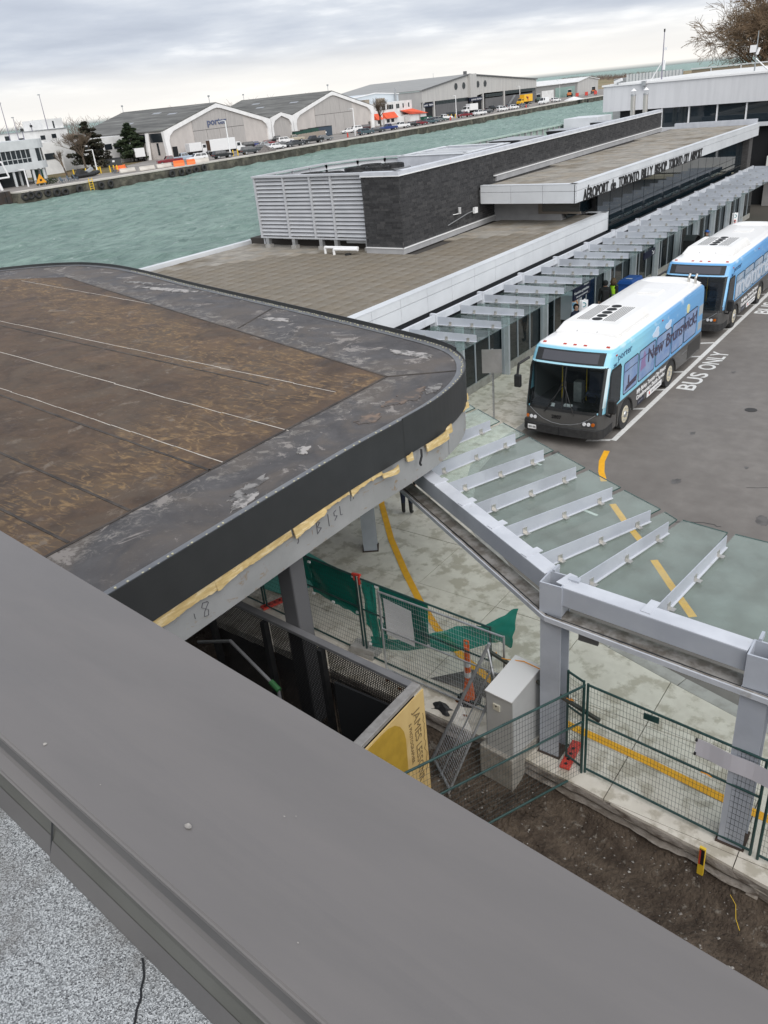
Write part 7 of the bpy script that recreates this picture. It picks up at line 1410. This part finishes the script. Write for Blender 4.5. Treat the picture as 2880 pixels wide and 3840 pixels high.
# ------------------------------------------------------------------ quay furniture
def lamp(x, y, h, lab, arm=1.3, ang=200):
    t = thing('lamp_post', lab, 'lamp post', (x, y, ZG), 0, 'quay lamp posts'); a = Vector((math.cos(R(ang)), math.sin(R(ang)), 0)); ob('pole', B().cyl((x, y, ZG), (x, y, h), .16, .11, n=8), M['sign_w'], t); ob('arm', B().bar(Vector((x, y, h)), Vector((x, y, h))+a*arm, .12, .1), M['sign_w'], t); ob('luminaire', B().obb(Vector((x, y, h-.04))+a*(arm+.2), a*.4, Vector((-a.y, a.x, 0))*.18, (0, 0, .07)), M['galv'], t)
for x, y, h, lab in ((-144, 138.5, 7.8, 'white lamp post in front of the porter lettering'), (-150.2, 193, 7.1, 'white lamp post in front of the second hangar'), (-164, 270.1, 7.1, 'white lamp post by the dark red pickup'), (-180, 350, 7.6, 'white lamp post beside the yellow lorry'), (-190, 412, 8, 'white lamp post before the far low building'), (-170, 121, 4.6, 'pair topped short white lamp post on the lawn by the pine'), (-151, 91.5, 3.4, 'short white lamp post in front of the rounded white building')): lamp(x, y, h, lab, 1.0, 235)
TY = [(-141.5, 84.4, -.6), (-141.4, 85.5, -.5), (-141.3, 87.0, -.6), (-141.2, 88.8, -.6), (-141.1, 90.6, -.75), (-141.0, 92.3, -.85), (-140.7, 95.2, -.8), (-140.4, 99.9, -.7), (-140.3, 102, -.7), (-140.1, 117.3, -.75), (-140.1, 119.8, -.75), (-140.05, 121.7, -.8), (-140.05, 123.8, -.75), (-140, 126.1, -.65), (-155.8, 357.5, -.7), (-156.6, 368, -.7)]
pos = ['first', 'second', 'third', 'fourth', 'fifth', 'sixth', 'seventh', 'eighth', 'ninth', 'tenth', 'eleventh', 'twelfth', 'thirteenth', 'fourteenth']
tm = None
for i, (x, y, z) in enumerate(TY):
    lab = pos[i]+' black tyre fender from the left on the far quay wall' if i < 14 else ('left' if i == 14 else 'right')+' one of two tyre fenders near the far end of the quay'
    if tm is None: tm = B().tor((0, 0, 0), (1, 0, 0), .52, .24, 18, 8, 1).mesh('tyre'); tm.materials.append(M['rubber'])
    o = ob('tyre_fender', tm, None, label=lab, cat='tyre', group='tyre fenders on the quay wall', smooth=True); o.location = (x+.22, y, z); o.scale = (1, rnd.uniform(.85, 1.1), rnd.uniform(.85, 1.1))
t = thing('quay_ladder', 'bright yellow ladder on the far quay wall between tyres', 'ladder', (-140.3, 97.9, -1.2))
for y in (97.5, 98.3): ob('stile', B().cyl((-140.35, y, -1.3), (-140.35, y, .8), .06, n=6), M['yellow'], t)
for k in range(5): ob('rung', B().cyl((-140.35, 97.5, -1.0+.4*k), (-140.35, 98.3, -1.0+.4*k), .05, n=5), M['yellow'], t)
def jersey(x, y, ang, lab, m_, L_=1.9, h=1.0):
    t = thing('road_barrier', lab, 'barrier', (0, 0, 0)); P = [(-.42, 0), (.42, 0), (.38, .25), (.16, .6), (.14, h), (-.14, h), (-.16, .6), (-.38, .25)]; ob('shell', B().ext([(x_, -L_/2, z_) for x_, z_ in P], (0, L_, 0)), m_, t, bevel=.03); ob('end_lug', B().box(-.08, L_/2, .2, .08, L_/2+.08, h-.2), m_, t); t.location = (x, y, ZG+.04); t.rotation_euler = (0, 0, R(ang))
jersey(-141.6, 121.0, -30, 'left orange plastic barrier on the quay edge', M['orange'], 2.2, 1.1); jersey(-141.2, 124.0, -30, 'right orange plastic barrier on the quay edge', M['orange'], 1.7, 1.0); jersey(-154.2, 115.6, -20, 'orange plastic barrier beside yellow posts on the lawn', M['orange'], 1.9, 1.1); jersey(-154.6, 117.0, 40, 'orange plastic barrier behind the lawn chairs', M['orange'], 1.6, 1.1)
for i, (x, y, l) in enumerate(((-145.2, 115.4, 'pale mottled concrete barrier left of the orange barriers'), (-144.4, 119.3, 'plain concrete barrier next to the orange barriers'), (-147.8, 112.4, 'long concrete barrier furthest left on the quay'), (-142.5, 128.2, 'concrete barrier right of the orange barriers'))): jersey(x, y, -12, l, M['quaytop'], 3.4, .8)
for i, (x, y) in enumerate(((-160.9, 108.6), (-159, 109.4), (-158.6, 110.1), (-156.2, 111.5), (-157, 112.6), (-155.6, 114.0), (-155.3, 114.8), (-153.9, 114.6), (-145.6, 142.4), (-144.9, 144.0), (-145.9, 141.2), (-160, 258), (-159.6, 259.6), (-159, 261.2))):
    seq = pos[i] if i < 8 else pos[i-8] if i < 11 else pos[i-11]
    lab = seq+(' yellow post from the left beside the lawn' if i < 8 else ' yellow post behind the dark hatchback near the gravel heap' if i < 11 else ' yellow post in front of the dark red pickup')
    ob('yellow_bollard', B().cyl((x, y, ZG), (x, y, 1.55), .13, n=8).cyl((x, y, 1.55), (x, y, 1.62), .13, .05, n=8), M['yellow'], label=lab, cat='bollard', group='yellow posts')
def achair(x, y, a, lab):
    t = thing('lawn_chair', lab, 'chair', (0, 0, 0), 0, 'grey lawn chairs'); m_ = bpy.data.materials.get('chair_grey') or mat('chair_grey', (.10, .13, .16), .7)
    ob('seat', B().obb((0, 0, .38), (.3, 0, 0), (0, .28, .06), (0, -.01, .03)), m_, t); ob('backrest', B().obb((0, -.36, .72), (.3, 0, 0), (0, -.14, .36), (0, .03, .01)), m_, t)
    for s_ in (-1, 1): ob('armrest', B().box(s_*.36-.07, -.4, .56, s_*.36+.07, .35, .60), m_, t); ob('leg', B().box(s_*.33-.04, .22, 0, s_*.33+.04, .32, .56), m_, t); ob('leg', B().box(s_*.33-.04, -.5, 0, s_*.33+.04, -.4, .4), m_, t)
    t.location = (x, y, ZG); t.rotation_euler = (0, 0, R(a))
for i, (x, y) in enumerate(((-147, 96.4), (-147.6, 98.4), (-148.4, 100.4), (-150.2, 111.6), (-150.4, 113.2), (-149.9, 114.6), (-152, 112.5))): achair(x, y, -70+i*9, pos[i]+' grey lawn chair from the left facing the water')
t = thing('warning_triangle', 'yellow triangular warning board at the quay edge', 'sign', (-146, 91.2, ZG)); ob('board', B().ext([(-146, 90.2, .9), (-146, 92.4, .9), (-146, 91.3, 2.5)], (-.08, 0, 0)), mat('sign_amber', (.75, .33, .02), .6), t); ob('symbol', B().box(-145.99, 91.05, 1.25, -145.97, 91.5, 1.6), M['letter'], t)
for y in (90.7, 91.9): ob('leg', B().box(-146.08, y, ZG, -146.0, y+.1, .95), M['galv'], t)
t = thing('inflatable_boat', 'dark inflatable work boat lying on the quay behind the chairs', 'boat', (-152, 105.7, ZG)); ob('tube', B().tube([(-151.6, 102.6, .75), (-151.4, 107, .8), (-152, 108.4, 1.0), (-152.8, 107, .8), (-152.8, 102.6, .75)], .38, 10), M['black'], t, smooth='auto'); ob('cover', B().ext([(-152.9, 103.2, .9), (-152.9, 105.6, .9), (-152.9, 104.2, 2.0)], (1.5, 0, 0)), M['rubber'], t); ob('console', B().obb((-152.1, 106.4, 1.5), (.4, 0, 0), (0, .7, .3), (0, -.1, .25)), M['galv'], t)
t = thing('gravel_heap', 'heap of grey gravel on the quay edge', 'heap', (-142.3, 148.6, ZG)); ob('heap', B().grid(lambda u, v: (lambda a, r_: (-142.6+1.5*r_*math.cos(a), 148.6+3.3*r_*math.sin(a), ZG+.02+1.35*max(0, 1-r_)**.9*(1+.25*mnoise.noise(Vector((r_*4, a*2, 0))))))(2*math.pi*u, v), 28, 10), mat('gravel_grey', (.20, .18, .17), .95, c2=(.12, .11, .10), ns=3, det=8, bp=1, bs=8, bd=.2), t, smooth=True)
def skip(x, y, a, m_, lab, L_=2.2, h=1.6):
    t = thing('waste_skip', lab, 'skip', (0, 0, 0)); ob('tub', B().ext([(-.9, -L_/2, .1), (-.9, L_/2, .1), (-.9, L_/2+.1, h), (-.9, -L_/2-.1, h)], (1.8, 0, 0)), m_, t, bevel=.03); ob('lid', B().obb((0, 0, h+.08), (.95, 0, 0), (0, L_/2+.1, 0), (0, 0, .06)), M['black'], t); ob('label_plate', B().box(.9, -.3, .9, .915, .3, 1.3), M['sign_w'], t); t.location = (x, y, ZG); t.rotation_euler = (0, 0, R(a))
gs = mat('skip_green', (.015, .06, .045), .6); skip(-166.5, 187.4, -20, gs, 'dark green waste skip furthest left behind the wooden fence', 2.4, 2.3); skip(-166.8, 191.2, -20, gs, 'dark green waste skip in the middle behind the wooden fence', 2.4, 2.5); skip(-167, 195, -20, gs, 'dark green waste skip furthest right behind the wooden fence', 2.4, 2.6); skip(-167.2, 200, -20, mat('skip_blue', (.035, .055, .08), .6), 'dark blue container at the right end of the wooden fence', 4.5, 2.6); skip(-163.5, 249.6, -15, mat('skip_bgreen', (.01, .10, .06), .6), 'bright green skip by the grey hangar corner', 3.4, 1.5); skip(-175.7, 129.7, -10, mat('skip_dark', (.05, .055, .055), .6), 'dark skip on the lawn edge left of the second pine', 4, 1.6)
t = thing('wooden_fence', 'weathered wooden fence screening the waste skips', 'fence', (-164.5, 192, ZG))
k = 0; y = 183.6
while y < 202: x = -163.2-(y-183.6)*.2; ob('board', B().box(x-.04, y, ZG, x+.04, y+.38, 2.0+rnd.uniform(-.05, .05)), M['wood'], t); y += .41
ob('mound', B().grid(lambda u, v: (lambda a, r_: (-158.5+4*r_*math.cos(a), 358+5*r_*math.sin(a), ZG+.02+1.3*(1-r_)**.8))(2*math.pi*u, v), 16, 5), M['whitew'], label='white covered heap near the end of the quay', cat='heap')
for i, (x, y) in enumerate(((-172, 392), (-170, 398), (-168, 404))):
    q = thing('red_barrier', pos[i]+' red barricade from the left before the far low building', 'barricade', (x, y, ZG)); ob('panel', B().box(x, y-1.6, .7, x+.15, y+1.6, 2.2), M['red'], q); ob('leg', B().box(x-.4, y-1.2, ZG, x+.5, y-1.05, .8), M['galv'], q); ob('leg', B().box(x-.4, y+1.05, ZG, x+.5, y+1.2, .8), M['galv'], q)
for i, (x, y, l) in enumerate(((-148.3, 187.2, 'red hydrant by the second lamp post'), (-152, 246.5, 'red hydrant by the white pickups'), (-155.8, 308, 'red hydrant before the grey car on the quay'))):
    q = thing('hydrant', l, 'hydrant', (x, y, ZG)); ob('barrel', B().cyl((x, y, ZG), (x, y, 1.2), .2, n=8), M['red'], q); ob('cap', B().cyl((x, y, 1.2), (x, y, 1.45), .24, .08, n=8), M['red'], q)
sp = thing('sheet_pile', 'rusty dark sheet pile wall at the left end of the far quay', 'wall', (-144, 75, -2))
for k in range(22):
    y = 83.2-k*.9; ob('pile', B().box(-144.4 if k % 2 else -144.15, y-.9, -3, -143.9 if k % 2 else -143.65, y-.01, .55), mat('pile_rust', (.055, .04, .032), .9, c2=(.03, .03, .032), ns=1.2) if 'pile_rust' not in bpy.data.materials else bpy.data.materials['pile_rust'], sp)
bs = thing('quay_bush', 'low dark green bush in front of the rounded white building', 'bush', (-149.5, 94, ZG))

# ------------------------------------------------------------------ trees
def leafcloud(cent, n, size, flat=.5, seed=0):
    rr = random.Random(seed); b = B()
    for (cx, cy, cz, rx, rz) in cent:
        for _ in range(n):
            th, ph, q = rr.uniform(0, 6.283), math.acos(rr.uniform(-1, 1)), rr.uniform(.45, 1)**.6
            p = Vector((cx+rx*q*math.sin(ph)*math.cos(th), cy+rx*q*math.sin(ph)*math.sin(th), cz+rz*q*math.cos(ph)))
            a = Vector((rr.uniform(-1, 1), rr.uniform(-1, 1), rr.uniform(-flat, flat))).normalized()*size*rr.uniform(.6, 1.3); c = Vector((rr.uniform(-1, 1), rr.uniform(-1, 1), rr.uniform(-flat, flat))).normalized()*size*.6*rr.uniform(.6, 1.3)
            b.add([p-a, p+c, p+a*.9, p-c*.8], [(0, 1, 2, 3)])
    return b
M['bark'] = mat('bark', (.075, .058, .045), .95, c2=(.11, .09, .07), ns=3, st=(1, 1, .3)); M['pine'] = mat('pine_needles', (.018, .034, .014), .9, c2=(.040, .058, .022), ns=.9); M['pine_b'] = mat('pine_needles_brown', (.045, .036, .024), .9, c2=(.028, .036, .018), ns=.9); M['twig'] = mat('twig', (.10, .075, .055), .95, c2=(.15, .115, .08), ns=.6)
ob('foliage', leafcloud([(-149.5, 93+k*.8, .85, .9, .6) for k in range(5)], 160, .16, .8, 3), M['pine'], bs); ob('stem', B().cyl((-149.5, 94, ZG), (-149.5, 94.6, .9), .08, n=5), M['bark'], bs)
def pine(label, x, y, h, w, mat_, seed, lean=0):
    rr = random.Random(seed); t = thing('pine_tree', label, 'tree', (x, y, ZG)); ob('trunk', B().cyl((x, y, ZG), (x+lean*.5, y+lean, h*.95), .32, .06, n=8), M['bark'], t); cent = []; br = B()
    for k in range(30):
        f_ = k/29; z = h*(.14+.83*f_); a = k*2.4+rr.uniform(-.4, .4); r_ = w*(1-f_)**.65*rr.uniform(.5, 1.05)*(.75 if f_ < .12 else 1)
        c = Vector((x+r_*math.cos(a)+lean*.5*f_, y+r_*math.sin(a)+lean*f_, z)); br.cyl((x, y+lean*f_, z-.5), c, .08, .02, n=4); s_ = .55+1.0*(1-f_)*rr.uniform(.6, 1.1)
        cent.append((c.x, c.y, c.z, s_*1.15, s_*.45)); m2_ = Vector((x, y+lean*f_, z)).lerp(c, .55); cent.append((m2_.x, m2_.y, m2_.z, s_*.9, s_*.4))
    ob('branches', br, M['bark'], t, kind='stuff'); ob('crown', leafcloud(cent, 190, .36, .5, seed), mat_, t)
pine('brownish dark pine tree behind the bare tree at the left', -178, 125.6, 10.4, 5.4, M['pine_b'], 5, .4); pine('dark green pine tree in front of the first hangar side', -181, 140.9, 9.2, 4.4, M['pine'], 11, -.3)
def bare(label, x, y, z0, h, seed, spread=.55, n0=5, levels=5, r0=.3, m_=None, droop=0.0, group=None, cat_name='bare_tree', first=.3, kmax=3, bias=(0, 0), jit=.0, rmin=.012):
    rr = random.Random(seed); t = thing(cat_name, label, 'tree', (x, y, z0), 0, group); tr = B(); bb = B()
    def grow(p, d, ln, r_, lv):
        n_ = 3; q = p; 
        for k in range(n_):
            d2 = (d+Vector((rr.uniform(-1, 1), rr.uniform(-1, 1), rr.uniform(-.6, 1)))*(.13+jit)+Vector((0, 0, -droop*(levels-lv)*.11))).normalized(); e_ = q+d2*ln/n_; rA, rB = max(rmin, r_*(1-.25*k/n_)), max(rmin, r_*(1-.25*(k+1)/n_))
            (tr if lv == levels else bb).cyl(q, e_, rA, rB, n=7 if lv >= levels-1 else (4 if lv > 1 else 3), caps=False); q, d = e_, d2
            if lv > 0 and k > 0 and lv < levels:
                ax = Vector((rr.uniform(-1, 1), rr.uniform(-1, 1), rr.uniform(-.2, .8))).normalized(); grow(q, (d+ax*spread*1.3).normalized(), ln*.6, rB*.5, lv-1)
        if lv > 0:
            for _ in range(n0 if lv == levels else kmax-1+(rr.random() < .5)):
                ax = Vector((rr.uniform(-1, 1)+bias[0]*.3, rr.uniform(-1, 1)+bias[1]*.3, rr.uniform(-.3, .8))).normalized(); grow(q, (d+ax*spread*(1.2 if lv < levels else 1.5)).normalized(), ln*rr.uniform(.62, .85), rB*.62, lv-1)
    grow(Vector((x, y, z0)), Vector((0, 0, 1)), h*first, r0, levels); ob('trunk', tr, M['bark'], t); ob('crown', bb, m_ or M['twig'], t)
bare('leafless tree standing in front of the brownish pine', -172, 119.6, ZG, 10.0, 21, .6, 6, 5, .28); bare('leafless tree at the corner of the rounded white building', -160, 106.4, ZG, 6.5, 4, .5, 4, 4, .2); bare('leafless tree in front of the orange awnings', -174.5, 238.6, ZG, 9.5, 9, .55, 6, 5, .3)
bare('huge bare willow tree rising behind the white building at the right edge', -26.0, 112, 0, 18.5, 33, .80, 8, 6, .5, mat('willow_twig', (.13, .085, .05), .95, c2=(.18, .125, .075), ns=.4), .30, first=.30, jit=.04, rmin=.018)
bare('bare willow tree further right beyond the white roof', -20.5, 116, 0, 23, 35, .78, 8, 6, .6, bpy.data.materials['willow_twig'], .25, first=.30, jit=.04, rmin=.018)
fwd = B(); rr = random.Random(2)
for i in range(1300):
    if i < 500: x, y = -rr.uniform(260, 330), rr.uniform(130, 330); h_ = rr.uniform(6, 13)
    else: u = rr.random(); x, y = -260-480*u+rr.uniform(-10, 10), 800+840*u+rr.uniform(-40, 20); h_ = rr.uniform(2.5, 6)
    fwd.cyl((x, y, ZG), (x+rr.uniform(-1, 1), y+rr.uniform(-1, 1), h_), .14, .03, n=3, caps=False)
    for _ in range(7):
        z = h_*rr.uniform(.3, .95); a = rr.uniform(0, 6.28); l = rr.uniform(1, 2.6); fwd.cyl((x, y, z), (x+l*math.cos(a), y+l*math.sin(a), z+l*.9), .07, .02, n=3, caps=False)
ob('far_wood', fwd, mat('far_twigs', (.17, .13, .11), 1), label='hazy brown bare trees far behind the hangars and field', cat='wood', kind='stuff')
